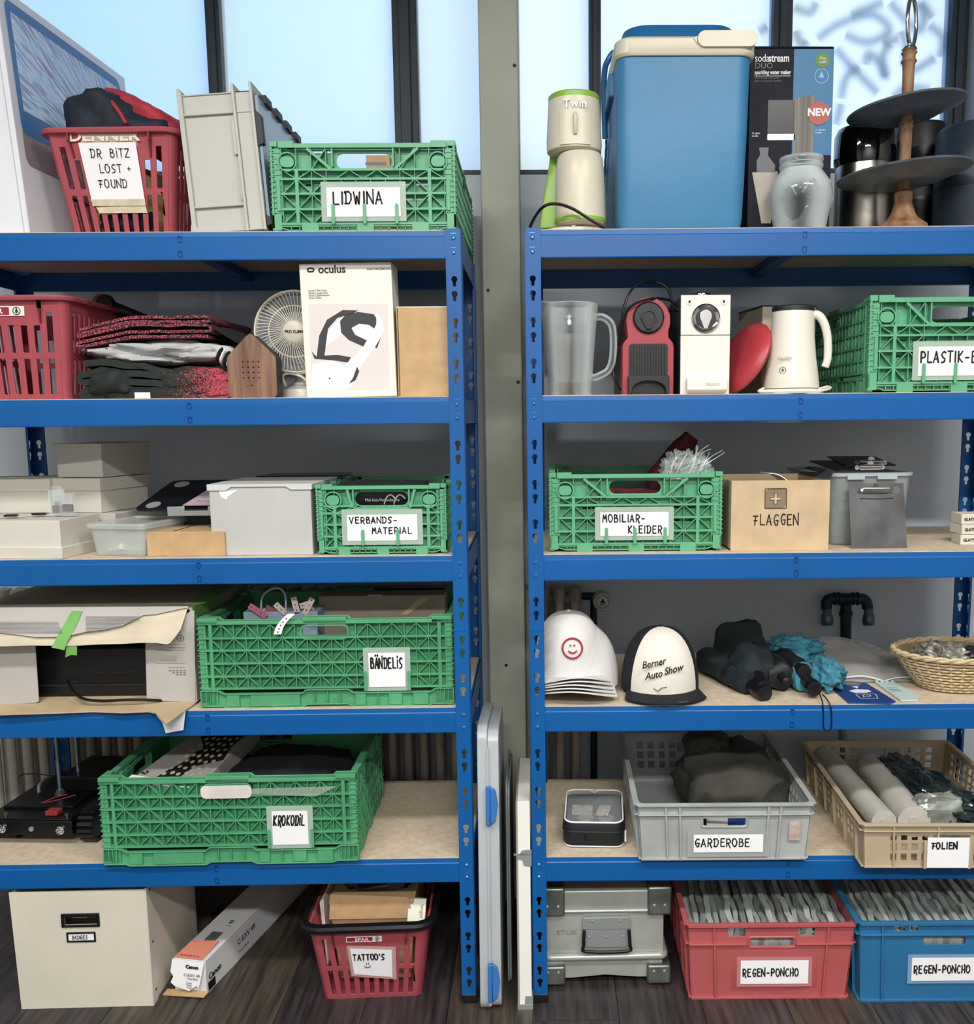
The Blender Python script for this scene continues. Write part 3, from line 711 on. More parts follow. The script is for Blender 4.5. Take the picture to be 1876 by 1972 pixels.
MB().hexa([(-.012, -.0012, .0), (-.0105, -.0012, .0), (-.0105, .001, 0), (-.012, .001, 0), (-.012-tk, -.0012, H_), (-.0105-tk, -.0012, H_), (-.0105-tk, .001, H_), (-.012-tk, .001, H_)]).obj('seam', CARDG, bd)
def decal(nm, s0, s1, h0, h1, o, mm, rad=.02, par=bd):
    MB().plate(rrect(s0*D_, s1*D_, h0, h1, rad), th=.0005, fn=lambda u, d, v: (-tk*v/H_+o-d+sk*u/D_, u, v)).obj(nm, mm, par)
decal('printed_bezel', .045, .93, .215, H_*.96, .0012, BEZ); decal('printed_chin', .045, .93, .15, .235, .0009, CHIN); decal('printed_screen', .075, .90, .265, H_*.915, .0018, SCRN, .002)
# red basket of lost clothes
yb = .045; w_ = X(332, 255, yb)-X(76, 255, yb); bx = (X(332, 255, yb)+X(76, 255, yb))/2
hb_ = Z(200, 247, yb)-S1
t, ff = basket('shopping_basket', 'red basket with the taped lost and found note, heaped with a jacket', (bx+.004, yb, S1), -1.5, w_, .222, .44, .36, hb_, REDP)
f = t.children[0]
pw = MB(); 
def ffp(u, v, d=0): return ff(u, d, v)
q = MB(); q.plate(rect(-.21, .22, .84, .985), th=.0006, fn=ff, y=-.0012); q.obj('shop_sign', mat('faded_sign', 'B48A8C', .7), f)
q = MB(); q.plate([(-.235, .86), (-.2, .91), (-.235, .985), (.21, .99), (.19, .93), (.215, .86)], th=.0005, fn=ff, y=-.003); q.obj('masking_tape', mat('thin_tape', 'CDB5A8', .8, alpha=.75), f)
o = text(f, 'DENNER', .030, (-.01, -.0005, hb_*.885), mat('sign_cream', 'DCD4C4', .6), sx=1.3, off=.0009, rot=(86, 0, 0))
q = MB(); q.plate([(-.225, .30), (.255, .30), (.21, .87), (-.24, .87)], th=.0006, fn=ff, y=-.0045); pn = q.obj('paper_note', PAPER, f)
q = MB(); q.plate([(-.21, .30), (-.235, .36), (.245, .36), (.255, .30)], th=.0005, fn=ff, y=-.0058); q.plate([(-.18, .235), (-.2, .29), (.25, .31), (.265, .235)], th=.0005, fn=ff, y=-.0035); q.obj('masking_tape', TAPE, f)
g = MB()
o = hand(pn, ['DR  BiTZ', ('LOST +', .014), ('FOUND', .008)], -.042, .165, .0165, INK, y=0, step=.0130, st=.10, lead=1.85, jit=.02)
o.location = (0, ff(0, -.0052, .62)[1]-.0005, .012); o.rotation_euler = (radians(-2.5), 0, 0); o.location.y = -.004+.0165
for ob in (o,):
    a = V(ff(0, -.0062, .3)); bb = V(ff(0, -.0062, .87)); ang = math.atan2(bb.y-a.y, bb.z-a.z); ob.rotation_euler = (-ang, 0, 0); ob.location = (0, a.y-(a.z)*math.tan(-ang)*-1 if False else a.y+a.z*math.tan(-ang), 0)
NAVY = mat('navy_quilted_fabric', '0C1A28', .75, 0, .3, 25, .5, 90); REDF = mat('red_quilted_fabric', 'A32A3A', .75, 0, .2, 25, .5, 90)
jt = thing('jacket', 'bundled navy quilted jacket with a red lining on top of the lost and found basket', 'jacket', (bx, .13, S1+hb_))
MB().blob((-.040, .05, .040), (.085, .11, .070), .22, 56, 1.6, .85, 3, wr=.10, zmin=-.004).obj('sleeve_bundle', NAVY, jt, ang=80)
MB().blob((.030, .045, .012), (.095, .10, .046), .2, 56, 1.5, .85, 13, wr=.10, zmin=-.004).obj('sleeve_bundle', NAVY, jt, ang=80)
MB(T(.038, .09, .044) @ R('Y', 25)).blob((0, 0, 0), (.130, .12, .048), .2, 56, 1.6, .85, 9, wr=.10).obj('red_lining', REDF, jt, ang=80)
MB().blob((.100, .12, .004), (.045, .12, .036), .2, 48, 2, .8, 5, wr=.1, zmin=-.004).obj('red_collar', REDF, jt, ang=80)
MB().tube([(-.025, .0, .088), (.0, -.045, .066), (.025, -.065, .035), (.04, -.075, .012)], .004, 8, smooth=4).obj('zip', REDI, jt)
yc = thing('cloth', 'crumpled pale yellow cloth showing through the slots of the lost and found basket', 'cloth', (bx, .2, S1+.008))
MB().blob((0, 0, .085), (.078, .105, .075), .12, 48, 3, .7, 4, wr=.14, zmin=.001).obj('cloth_body', YEL, yc, ang=80)
sh = tag(MB(T(bx+.005, .112, S1+.01)).blob((0, 0, .035), (.055, .018, .032), .15, 36, 3, .8, 8, wr=.15, zmin=.001).obj('dark_garment', mat('patterned_navy', '101A30', .9, 0, 0, 40, hx2='B7A77A', ) if False else mat('patterned_navy', '0F1930', .9, 0, .5, 60), ang=80), 'dark blue printed garment seen through the front slots of the lost and found basket', 'clothes')
# grey lidded bin standing on its side
yb = .04; xl, xr = X(346, 300, yb), X(500, 300, yb); hh = Z(430, 183, yb)-S1
t = thing('storage_bin', 'pale grey lidded plastic bin standing on its side beside the lost and found basket', 'bin', (X(372, 437, yb), yb, S1), 0, ry=-3.6)
LGREY = mat('light_grey_plastic', 'B6B7B0', .5, 0, .03, 6, .05, 200)
w_ = .128; dd = .40
m = MB(); m.box(0, .002, 0, dd, 0, hh); m.box(0, w_, .003, .006, 0, hh); m.box(0, w_, dd-.004, dd, 0, hh); m.box(0, w_, 0, dd, 0, .003); m.box(0, w_, 0, dd, hh-.003, hh)
bd = m.obj('bin_body', LGREY, t, bev=.0015)
m = MB(); m.box(0, .010, -.006, .004, -.004, hh+.006); m.box(0, w_+.03, -.004, .004, hh-.044, hh-.04); m.box(.01, w_-.01, -.005, .004, .052, .056); m.box(0, w_+.03, -.004, .004, 0, .004)
m.box(w_-.012, w_-.006, -.009, .004, -.002, hh+.014); m.box(w_-.02, w_-.012, -.005, .003, hh*.55, hh*.80); m.box(w_-.016, w_-.012, -.007, .003, hh*.22, hh*.3)
m.box(.0, .006, -.004, dd, hh, hh+.012); m.box(w_-.012, w_-.007, -.004, dd, hh, hh+.016); m.taper((-.004, .028, -.005, .003), (-.002, .004, -.005, .003), 0, .02)
m.obj('rib_frame', LGREY, bd, bev=.0012)
m = MB(); m.box(w_-.006, w_+.030, -.002, .002, 0, hh); m.box(w_-.006, w_+.03, -.002, dd, hh-.004, hh); m.box(w_+.026, w_+.032, -.009, .004, -.002, hh+.016); m.box(w_+.026, w_+.031, 0, dd, hh, hh+.018); m.box(w_-.006, w_+.03, 0, dd, 0, .003)
m.obj('rim_band', LGREY, t, bev=.0012)
for z_ in (.30, .45, .62): MB().lathe([(.0045, -.0008), (.0045, .0004), (.003, .0004)], 12).obj('moulding_mark', GREYP, bd) if False else None
m = MB(); m.plate(rrect(w_+.034, w_+.040, .01, hh-.01, .002), th=dd); lid = m.obj('lid', mat('blue_tinted_lid', '9FB8CE', .2, alpha=.7), t)
m = MB(); 
for a, b_ in ((.02, .11), (.60, .86)): MB().plate([(w_+.033, hh*a), (w_+.045, hh*a+.004), (w_+.045, hh*b_-.012), (w_+.033, hh*b_)], th=.018, y=-.006).obj('lid_catch', DARK, lid, bev=.001)
for k in range(4): MB().box(w_+.030, w_+.046, .05+k*.09, .10+k*.09, hh-.012, hh+.006).obj('lid_catch', DARK, lid, bev=.001)
# green crate with the LIDWINA label
yb = .03; xl, xr = X(524, 400, yb), X(878, 400, yb); h_ = Z(700, 271, yb)-S1
crate('folding_crate', 'green folding crate labelled LIDWINA on the top shelf', ((xl+xr)/2, yb, S1), 0, xr-xl, .56, h_, GREEN, (.30, .70, .17, .49), False, ['LIDWINA'], lh=.0245, lx=.012, lz=.034, prongs=((.335, .09, .31), (.505, .09, .31), (.68, .09, .31)), step=.0186, st=.15)
a = X(705, 300, .3); b_ = X(750, 300, .3); zt = Z(720, 298, .3)
t = thing('small_carton', 'small brown carton standing inside the LIDWINA crate behind its handle hole', 'box', ((a+b_)/2, .3, S1+.011))
MB().box(-(b_-a)/2, (b_-a)/2, 0, .1, 0, zt-S1-.012).obj('carton', KRAFT, t, bev=.001); MB().box(-.03, .02, -.0006, .0, zt-S1-.035, zt-S1-.028).obj('printed_line', INKG, t)
# ================================================================== top shelf, right rack
yb = .05
GRN = mat('lime_plastic', '86B23E', .35); CREAM = mat('cream_plastic', 'D2CCB8', .35, 0, .03, 6)
cxp = X(1106, 300, .11); t = thing('coffee_maker', 'small cream and lime green filter coffee maker with its matching mug', 'coffee maker', (cxp, .11, S1))
z = lambda py: Z(1100, py, .07)-S1
m = MB(); rh = .0605
m.lathe([(.052, z(290)-.0), (.060, z(285)), (.0612, z(270)), (.0575, z(200)), (.0565, z(187)), (.0, z(187))], 32); head = m.obj('brew_head', CREAM, t)
m = MB(); m.lathe([(.0565, z(187)), (.0568, z(178)), (.054, z(175)), (0, z(175))], 32); m.obj('head_lid', GRN, t, label='lime green lid')
def fr(a, zz, r=.0612): return (r*sin(a), -r*cos(a), zz)
m = MB(); 
m.ring([[fr(a, q, .0575+.0035*(1-(q-z(270))/(z(187)-z(270)))+o) for o, q in ((.0, z(282)), (.0, z(218)), (.0012, z(218)), (.0012, z(282)))] for a in [radians(k) for k in range(-32, 34, 4)]]); m.obj('filter_door', CREAM, t)
m = MB(); m.tube([(0, -.064, z(225)), (0, -.068, z(230)), (0, -.068, z(250)), (0, -.064, z(263))], .0042, 8, smooth=3); m.obj('door_handle', CREAM, t)
text(t, 'Twin', .025, (0, -.0605, z(212)), GALV, off=.0001, ext=.0006)
m = MB(); m.lathe([(.042, z(432)), (.055, z(428)), (.0565, z(420)), (.054, z(330)), (.050, z(300)), (.045, z(292)), (.0, z(291))], 32, (.012, -.012, 0)); mug = m.obj('mug', CREAM, t)
m = MB(); m.lathe([(.0535, z(428)), (.0573, z(426)), (.057, z(419)), (.053, z(419))], 32, (.012, -.012, 0)); m.obj('mug_band', GRN, mug)
m = MB()
rs = []
for py, wl, wr, yf in ((430, .079, .072, .02), (380, .072, .070, .022), (330, .062, .066, .026), (300, .056, .06, .03), (283, .054, .055, .02)):
    rs.append([(-wl, yf, z(py)), (-wl*.8, yf-.006, z(py)), (wr*.8, yf-.006, z(py)), (wr, yf, z(py)), (wr*.9, .06, z(py)), (0, .075, z(py)), (-wl*.9, .06, z(py))])
m.ring(rs); m.obj('body', GRN, t, ang=25, bev=.003)
m = MB(); m.lathe([(.076, 0), (.079, .004), (.077, .011), (.070, .014), (0, .014)], 36, sy=.95); m.obj('base_plate', CREAM, t)
m = MB(); m.lathe([(.010, 0), (.010, .0012), (0, .0012)], 16, (-.005, -.067, .0125), sy=.5); m.obj('switch', STEEL, t)
c = MB(); P = [at(a, b_, .02) for a, b_ in ((1168, 440), (1140, 425), (1105, 403), (1075, 393), (1050, 396), (1030, 413), (1020, 437))]
o0 = t.location; cc = [tuple(p-V(o0)) for p in P]; cc = [(p[0], p[1]+(.0 if i < 5 else .03*(i-4)), p[2]) for i, p in enumerate(cc)]+[(-.07, .03, .02), (-.03, .07, .03)]
cc[0] = (cc[0][0], cc[0][1]-.0, .004)
c.tube(cc, .0034, 8, smooth=5); c.obj('power_cord', BLACK, t)
# cool box
yb = .03; xl, xr = X(1188, 300, yb), X(1452, 120, yb); zt = Z(1300, 62, yb)-S1; w_ = xr-xl; zl = Z(1300, 108, yb)-S1
t = thing('cool_box', 'large blue cool box with a cream lid band', 'cool box', ((xl+xr)/2, yb, S1), 0)
COOL = mat('cooler_blue', '3A7CA8', .45, 0, .05, 5, .15, 300); COOLD = mat('cooler_lid_blue', '1E6296', .4)
hw = w_/2; dd = .40
L = [(-hw+.008, hw-.018, .012, dd-.01, 0, .02), (-hw+.004, hw-.013, .004, dd, .03, .03), (-hw+.001, hw-.006, .001, dd, zl*.6, .03), (-hw+.001, hw-.002, 0, dd, zl, .032)]
m = MB(); rbox(m, L, 5); m.obj('body', COOL, t, bev=.002)
for x_ in (-hw*.62, hw*.55): pass
zb = zt-zl
m = MB(); rbox(m, [(-hw-.0, hw+.002, -.004, dd+.004, zl, .034), (-hw-.004, hw+.006, -.008, dd+.008, zl+.006, .036), (-hw-.003, hw+.005, -.007, dd+.007, zt-.014, .036), (-hw+.004, hw-.002, 0, dd, zt-.008, .034)], 6); m.obj('lid_band', CREAM, t, bev=.0015)
m = MB(); m.plate(rrect(hw*.16, hw+.004, zl+.014, zt-.001, .016, 5), th=.014, y=-.014); m.plate([(hw*.10, zt-.016), (hw*.12, zl+.03), (hw*.16, zl+.02), (hw*.16, zt-.01)], th=.006, y=-.010); m.obj('lid_latch', CREAM, t, bev=.004)
zt2 = Z(1300, 44, .07)-S1
m = MB(); rbox(m, [(-hw+.01, hw-.012, .02, dd-.02, zt-.01, .04), (-hw+.02, hw-.03, .04, dd-.03, zt2-.004, .05), (-hw+.03, hw-.04, .05, dd-.04, zt2, .05)], 6); m.obj('lid_top', COOLD, t, bev=.003)
m = MB(); m.tube([(-hw-.008, .24, zl-.10), (-hw-.012, .22, zl+.02), (-hw-.004, .2, zt2-.02), (-hw+.03, .2, zt2+.004), (0, .2, zt2+.006), (hw-.05, .2, zt2+.004)], .007, 10, smooth=4); m.obj('carry_handle', COOLD, t)
m = MB(); m.taper((-hw-.010, -hw+.01, .10, .30), (-hw-.010, -hw+.01, .10, .30), zl-.05, zl); m.obj('side_boss', COOL, t, bev=.004)
tx = text(t, 'campos', .05, (-hw-.004, .30, zl*.55), COOLD, rot=(90, -38, -90), ext=.002); 
# soda maker carton
yb = .13; xl, xr = X(1441, 300, yb), X(1601, 300, yb); zt = Z(1520, 93, yb)-S1; w_ = xr-xl; hw = w_/2
NVY = mat('printed_navy', '0A1120', .6, spec=.25); TEAL = mat('printed_blue', '1B6C9C', .45); 
t = thing('soda_maker_carton', 'dark navy and blue printed carton of a sparkling water maker', 'box', ((xl+xr)/2, yb, S1))
m = MB(); m.box(-hw, hw, 0, .14, 0, zt); bd = m.obj('carton', NVY, t, bev=.0015)
xs = X(1527, 200, yb)-(xl+xr)/2
def ZZ(py): return Z(1520, py, yb)-S1
def XX(px): return X(px, 250, yb)-(xl+xr)/2
MB().box(xs, hw-.0005, -.0006, .001, ZZ(299), zt-.002).obj('printed_field', TEAL, bd)
MB().hexa([(-hw, 0, zt), (hw, 0, zt), (hw, .14, zt), (-hw, .14, zt), (-hw+.002, .004, zt+.006), (hw-.002, .002, zt+.004), (hw-.002, .13, zt+.004), (-hw+.002, .13, zt+.006)]).obj('top_flap', NVY, bd)
text(bd, 'soda', .0232, (XX(1451), -.001, ZZ(119)), WINK, al='LEFT', sx=.74); text(bd, 'stream', .0232, (XX(1477), -.001, ZZ(119)), WINK, al='LEFT', sx=.72, off=.0004)
text(bd, 'DUO', .017, (XX(1451), -.001, ZZ(132)), INKG, al='LEFT', sx=1.05); text(bd, 'sparkling water maker', .0118, (XX(1451), -.001, ZZ(143)), WINK, al='LEFT', sx=.76, off=.0003)
text(bd, 'carbonates with both\nglass and plastic bottles', .0064, (XX(1451), -.001, ZZ(152)), INKG, al='LEFT'); MB().box(XX(1451), XX(1520), -.001, 0, ZZ(147), ZZ(146)).obj('printed_rule', WINK, bd)
text(bd, '1L glass\ncarafe', .006, (XX(1448), -.001, ZZ(258)), WINK, al='LEFT'); text(bd, '1L plastic\nbottle', .006, (XX(1570), -.001, ZZ(252)), WINK, al='LEFT')
MB().plate(rrect(XX(1478), XX(1530), ZZ(258), ZZ(193), .003), th=.0005, y=-.0016).obj('printed_machine', mat('printed_black', '121418', .3), bd)
MB().plate([(XX(1530), ZZ(190)), (XX(1568), ZZ(182)), (XX(1567), ZZ(300)), (XX(1528), ZZ(300))], th=.0005, y=-.0012).obj('printed_column', mat('printed_grey_ribs', '6F6A66', .5, 0, .4, 60, stretch=(3, 1, .02)), bd)
MB().plate(rrect(XX(1478), XX(1531), ZZ(270), ZZ(258), .002), th=.0005, y=-.0012).obj('printed_ring', STEEL, bd)
dk = MB().plate(circ(XX(1576), ZZ(219), XX(1597)-XX(1576), 28), th=.0005, y=-.0022).obj('printed_badge', mat('badge_red', 'B8605A', .6), bd); text(dk, 'NEW', .0225, (XX(1576), -.003, ZZ(224)), WINK, off=.0009)
dk = MB().plate(circ(XX(1580), ZZ(116), .0158, 24), th=.0005, y=-.0012).obj('printed_badge', mat('badge_green', '6F8C4A', .6), bd); text(dk, 'Easy\nrefill', .0085, (XX(1580), -.002, ZZ(115)), WINK, shear=.3)
MB().plate(circ(XX(1579), ZZ(147), .0158, 24), [circ(XX(1579), ZZ(147), .0143, 24)], th=.0005, y=-.0012).plate([(XX(1579)-.006, ZZ(150)), (XX(1579)+.006, ZZ(150)), (XX(1579), ZZ(137))], th=.0005, y=-.0012).obj('printed_badge', mat('badge_lightblue', '8FC0DC', .6), bd)
MB().plate([(XX(1450), ZZ(332)), (XX(1500), ZZ(330)), (XX(1488), ZZ(430)), (XX(1470), ZZ(430))], th=.0005, y=-.0012).obj('printed_cooler', mat('printed_cup', 'B7AFA4', .5), bd)
MB().plate([(XX(1459), ZZ(332)), (XX(1458), ZZ(310)), (XX(1465), ZZ(298)), (XX(1462), ZZ(284)), (XX(1481), ZZ(284)), (XX(1480), ZZ(300)), (XX(1494), ZZ(318)), (XX(1494), ZZ(332))], th=.0005, y=-.0014).obj('printed_bottle', mat('printed_glass', '5B5F64', .3), bd)
# glass jar
c = gnd(1541, 436, S1) if False else None
cx_, yb = X(1541, 400, .075), .075; t = thing('glass_jar', 'empty round clear glass jar with a wide screw neck', 'jar', (cx_, yb, S1))
z = lambda py: Z(1541, py, .03)-S1
m = MB(); m.lathe([(.045, .0), (.055, .003), (.066, z(385)), (.069, z(365)), (.064, z(343)), (.050, z(325)), (.044, z(318)), (.047, z(314)), (.047, z(308)), (.044, z(306)), (.048, z(300)), (.047, z(294)), (.044, z(293)), (.041, z(296)), (.041, z(318)), (.058, z(343)), (.063, z(365)), (.060, z(385)), (.048, .008), (0, .008)], 36)
m.obj('jar_body', GLASS, t)
m = MB()
for k in range(7): a0 = k*.9; m.tube([(.0665*cos(a0+q*.12)*(1-.02*abs(q-3)), .0665*sin(a0+q*.12)*(1-.02*abs(q-3)), z(380)+.014*sin(q*1.0+k)+.01*(k % 3)) for q in range(7)], .0022, 6)
m.obj('embossed_wave', GLASS, t)
# pump pot, dark canister and étagère
yb = .26; cx_ = X(1667, 300, yb); t = thing('insulated_jug', 'black and brushed steel insulated jug behind the two-tier stand', 'jug', (cx_, yb, S1))
z = lambda py: Z(1660, py, .2)-S1; rj = X(1667, 300, .26)-X(1608, 300, .26)
GB = mat('glossy_black', '05070C', .08, coat=1)
MB().lathe([(rj*.9, .0), (rj*.95, .01), (rj*.95, z(325)), (rj*.93, z(305)), (0, z(305))], 36).obj('steel_body', STEEL, t)
MB().lathe([(rj*.96, z(310)), (rj, z(300)), (rj, z(250)), (rj*.9, z(236)), (rj*.5, z(230)), (0, z(230))], 36).obj('black_top', GB, t)
MB().lathe([(rj*1.0, 0), (rj*1.01, .012), (rj*.95, .02)], 36).obj('base_ring', BLACK, t)
MB().box(rj*.8, rj*.8+.04, -.02, .02, z(400), z(260)).obj('handle', BLACK, t, bev=.008)
yb = .36; cx_ = X(1771, 300, yb); t = thing('black_canister', 'tall black cylinder standing behind the wooden post of the two-tier stand', 'canister', (cx_, yb, S1))
MB().lathe([(.062, 0), (.064, .005), (.064, Z(1770, 236, .3)-S1), (.060, Z(1770, 230, .3)-S1), (0, Z(1770, 229, .3)-S1)], 36).obj('body', BLACK, t); MB().lathe([(.0655, .13), (.0655, .15)], 36).obj('band', DARK, t)
yb = .22; xl = X(1806, 300, yb); t = thing('grey_blue_canister', 'large dark grey cylinder at the right end of the top shelf', 'canister', (xl+.10, yb, S1))
GC = mat('slate_canister', '2B3644', .5, 0, .05, 5)
MB().lathe([(.097, 0), (.10, .006), (.10, Z(1820, 240, .15)-S1), (.094, Z(1820, 232, .15)-S1), (0, Z(1820, 231, .15)-S1)], 40).obj('body', GC, t); MB().lathe([(.1015, .12), (.1015, .128)], 40).obj('band', DARK, t)
yb = .11; cx_ = X(1738, 430, yb); t = thing('cake_stand', 'two-tier stand with hammered dark metal plates on a turned wooden post', 'cake stand', (cx_, yb, S1), 0)
WD = mat('mango_wood', 'A07C5A', .6, 0, .3, 14, .3, 60, hx2='6E4E38', stretch=(3, 3, 1)); PLT = mat('dark_hammered_metal', '6E7884', .4, .35, .2, 20, .5, 60)
z = lambda py: Z(1738, py, yb)-S1
MB().lathe([(.060, 0), (.060, .012), (.055, .016), (.053, .024), (.040, .033), (.034, .037), (.026, .050), (.019, z(390)), (.0205, z(381)), (.0205, z(372)), (.014, z(366))], 28).obj('turned_base', WD, t)
MB().lathe([(.0125, z(370)), (.0125, z(300)), (.0135, z(255)), (.014, z(250)), (.0165, z(246)), (.014, z(242)), (.0165, z(238)), (.014, z(232))], 20).obj('lower_post', WD, t)
MB().lathe([(.012, z(235)), (.0125, z(140)), (.0135, z(124)), (.0175, z(119)), (.014, z(114)), (.0135, z(108)), (.0175, z(102)), (.014, z(100)), (0, z(100))], 20).obj('upper_post', WD, t)
for nm, py, R_, tx_ in (('lower_plate', 352, .143, -5.0), ('upper_plate', 226, .125, -6.5)):
    m = MB(T(.0, 0, z(py)) @ R('Y', tx_))
    m.lathe([(.012, .002), (R_*.55, -.003), (R_*.62, .002), (R_*.9, .012), (R_, .016), (R_+.002, .019), (R_, .0205), (R_*.88, .016), (R_*.6, .006), (R_*.5, .002), (.012, .005)], 56); m.obj(nm, PLT, t)
m = MB(); m.lathe([(.010, z(101)), (.017, z(96)), (.014, z(91)), (.007, z(88)), (.005, z(84))], 20)
m2 = MB(T(.003, 0, z(43)) @ R('Z', 52)); m2.tube([(.030*cos(a), 0, .049*sin(a)) for a in [2*pi*k/40 for k in range(40)]], .0045, 10, loop=True)
m.obj('finial', CHROME, t); m2.obj('ring_handle', CHROME, t)
# ================================================================== second level, left rack
yb = .03
xr = X(124, 600, yb); w_ = .30; hb_ = Z(60, 569, yb)-S2
t, ff = basket('shopping_basket', 'red basket with a shop sign, cut off by the picture edge beside the folded flags', (xr-w_/2, yb, S2), 0, w_+.006, .265, .42, .37, hb_, REDP)
spar_sign(t.children[0], .0, ff(.2, 0, .87)[1]-.0005, hb_*.855, .125)
# tube with round end
a, b_ = at(205, 588, .28), at(270, 612, .40)
t = thing('umbrella', 'thin black umbrella with a red-rimmed round handle end behind the second-level basket', 'umbrella', a)
d_ = (V((b_.x, b_.y, S2+.10))-a).normalized(); d2 = V((.80, .50, -.33)).normalized()
m = MB(); m.cyl((0, 0, 0), d2*.20, .016, .011, 14); m.cyl(d2*.20, d2*.34, .011, .008, 14); m.obj('shaft', BLACK, t)
m = MB(R('Z', 28)); m.lathe([(.0, -.014)], 3) if False else None
dd_ = V((-.35, -.93, .0)).normalized(); m = MB(); m.cyl(-dd_*.006, dd_*.012, .0255, n=24); m.obj('round_end', BLACK, t, bev=.003); m = MB(); m.cyl(V((-.010, 0, 0))-dd_*.008, V((-.010, 0, 0))+dd_*.008, .0262, n=24); m.obj('red_rim', REDP, t)
# folded banners
def speck(nm, c1, c2, sc=130, lo=.46, hi=.50, big=5, wgt=.5, axis='X', off=0.0, k=6):
    m = bpy.data.materials.new(nm); m.use_nodes = True; n = m.node_tree; b = n.nodes['Principled BSDF']; b.inputs['Roughness'].default_value = .75
    tc = n.nodes.new('ShaderNodeTexCoord'); nz = n.nodes.new('ShaderNodeTexNoise'); nz.inputs['Scale'].default_value = sc; nz.inputs['Detail'].default_value = 1; n.links.new(tc.outputs['Object'], nz.inputs[0])
    s = n.nodes.new('ShaderNodeSeparateXYZ'); n.links.new(tc.outputs['Object'], s.inputs[0])
    a = n.nodes.new('ShaderNodeMath'); a.operation = 'MULTIPLY_ADD'; a.inputs[1].default_value = k; a.inputs[2].default_value = off; n.links.new(s.outputs[axis], a.inputs[0])
    q = n.nodes.new('ShaderNodeMath'); q.operation = 'ADD'; n.links.new(a.outputs[0], q.inputs[0]); n.links.new(nz.outputs[0], q.inputs[1])
    r = n.nodes.new('ShaderNodeValToRGB'); r.color_ramp.elements[0].position = lo; r.color_ramp.elements[1].position = hi; r.color_ramp.elements[0].color = lin(c1); r.color_ramp.elements[1].color = lin(c2)
    n.links.new(q.outputs[0], r.inputs[0]); n.links.new(r.outputs[0], b.inputs['Base Color']); return m
PINKS = speck('speckled_banner', '10161C', 'B84A58', 330, .52, .55, off=.0, k=-.1); BLKP = speck('black_to_pink_banner', '16211F', 'B04252', 330, .47, .50, off=-.28, k=2.6)
def pth(pts, Y, ox, oz): return [(X(a, b, Y)-ox, Z(a, b, Y)-oz) for a, b in pts]
def zig(x0, x1, zs, r=5, sag=None):
    out = []; s = 0; sag = sag or (lambda x, i: 0)
    for i, z in enumerate(zs):
        xs = [x0+(x1-x0)*k/10 for k in range(11)]
        if i % 2: xs = xs[::-1]
        out += [(x, z+sag((x-x0)/(x1-x0), i)) for x in xs]
        if i+1 < len(zs):
            xe = xs[-1]; z2 = zs[i+1]+sag((xe-x0)/(x1-x0), i+1); zz = z+sag((xe-x0)/(x1-x0), i); dr = 1 if i % 2 == 0 else -1
            for k in (1, 2, 3): a = pi*k/4; out.append((xe+dr*sin(a)*abs(zz-z2)/2*1.2, (zz+z2)/2+cos(a)*(zz-z2)/2))
    return out
yb = .05; ox = X(300, 700, yb)
t = thing('folded_banner', 'folded black and pink banner at the bottom of the textile pile', 'banner', (ox, yb, S2), 0, 'textile pile on the second level')
sg = lambda u, i: .014*sin(u*3.1)*(1-.2*i)
m = MB(); m.fold(zig(X(162, 700, yb)-ox, X(432, 700, yb)-ox, [.072, .052, .034, .018, .006], sag=lambda u, i: (.010*sin(u*5+.6)-(.020*u if i == 0 else 0))*max(0, 1-i*.25)), 0, .30, .014, 8, .012, 2); m.obj('folded_cloth', BLKP, t, ang=80)
MB().blob((-.105, .07, .036), (.055, .09, .036), .2, 40, 2, .8, 6, wr=.12, zmin=.002).obj('folded_edge', BLKP, t, ang=80)
MB().blob((.08, .045, .036), (.085, .05, .033), .25, 48, 2, .8, 16, wr=.14, zmin=.002).obj('draped_fold', BLKP, t, ang=80)
MB().box(-.046, -.012, -.012, -.0115, .001, .014).obj('care_tag', PAPER, t)
t = thing('folded_sportswear', 'folded light grey sports jersey with dark striped cuff in the middle of the textile pile', 'clothes', (ox, yb+.01, S2+.086), 0, 'textile pile on the second level')
GCL = mat('light_grey_cloth', 'B4B6B8', .85, 0, .1, 12, .5, 60)
MB().blob((-.02, .12, .018), (.145, .13, .026), .3, 64, 2.2, .75, 21, wr=.16).obj('folded_cloth', GCL, t, ang=80)
MB().blob((.06, .045, .018), (.088, .045, .020), .25, 44, 2.2, .8, 12, wr=.14).obj('sleeve', GCL, t, ang=80)
for k, (q, mm) in enumerate(((.132, BLACKF), (.140, PAPER), (.147, BLACKF), (.155, PAPER), (.162, BLACKF))):
    MB(T(q, .05, .010-.004*k) @ R('Y', 20)).blob((0, 0, 0), (.0055, .048, .021), .05, 24, 2, .8, 3).obj('cuff_stripe', mm, t)
t = thing('folded_banner', 'folded pink speckled banner on top of the textile pile', 'banner', (ox, yb+.01, S2+.128), 0, 'textile pile on the second level')
m = MB(); m.fold(zig(X(150, 640, yb)-ox, X(398, 640, yb)-ox, [.050, .040, .029, .019, .008], sag=lambda u, i: -.026*max(0, 1-u*2.6)*(1-i*.05)+(.004 if i == 2 else 0)), 0, .30, .0065, 6, .006, 8); m.obj('folded_cloth', PINKS, t, ang=80)
m = MB(); m.sheet(14, 8, lambda u, v: (X(395, 640, yb)-ox+u*.135, .01+v*.28, .044-.075*u-.006*sin(v*7+u*3)), .008); m.obj('hanging_corner', BLACKF, t, ang=80)
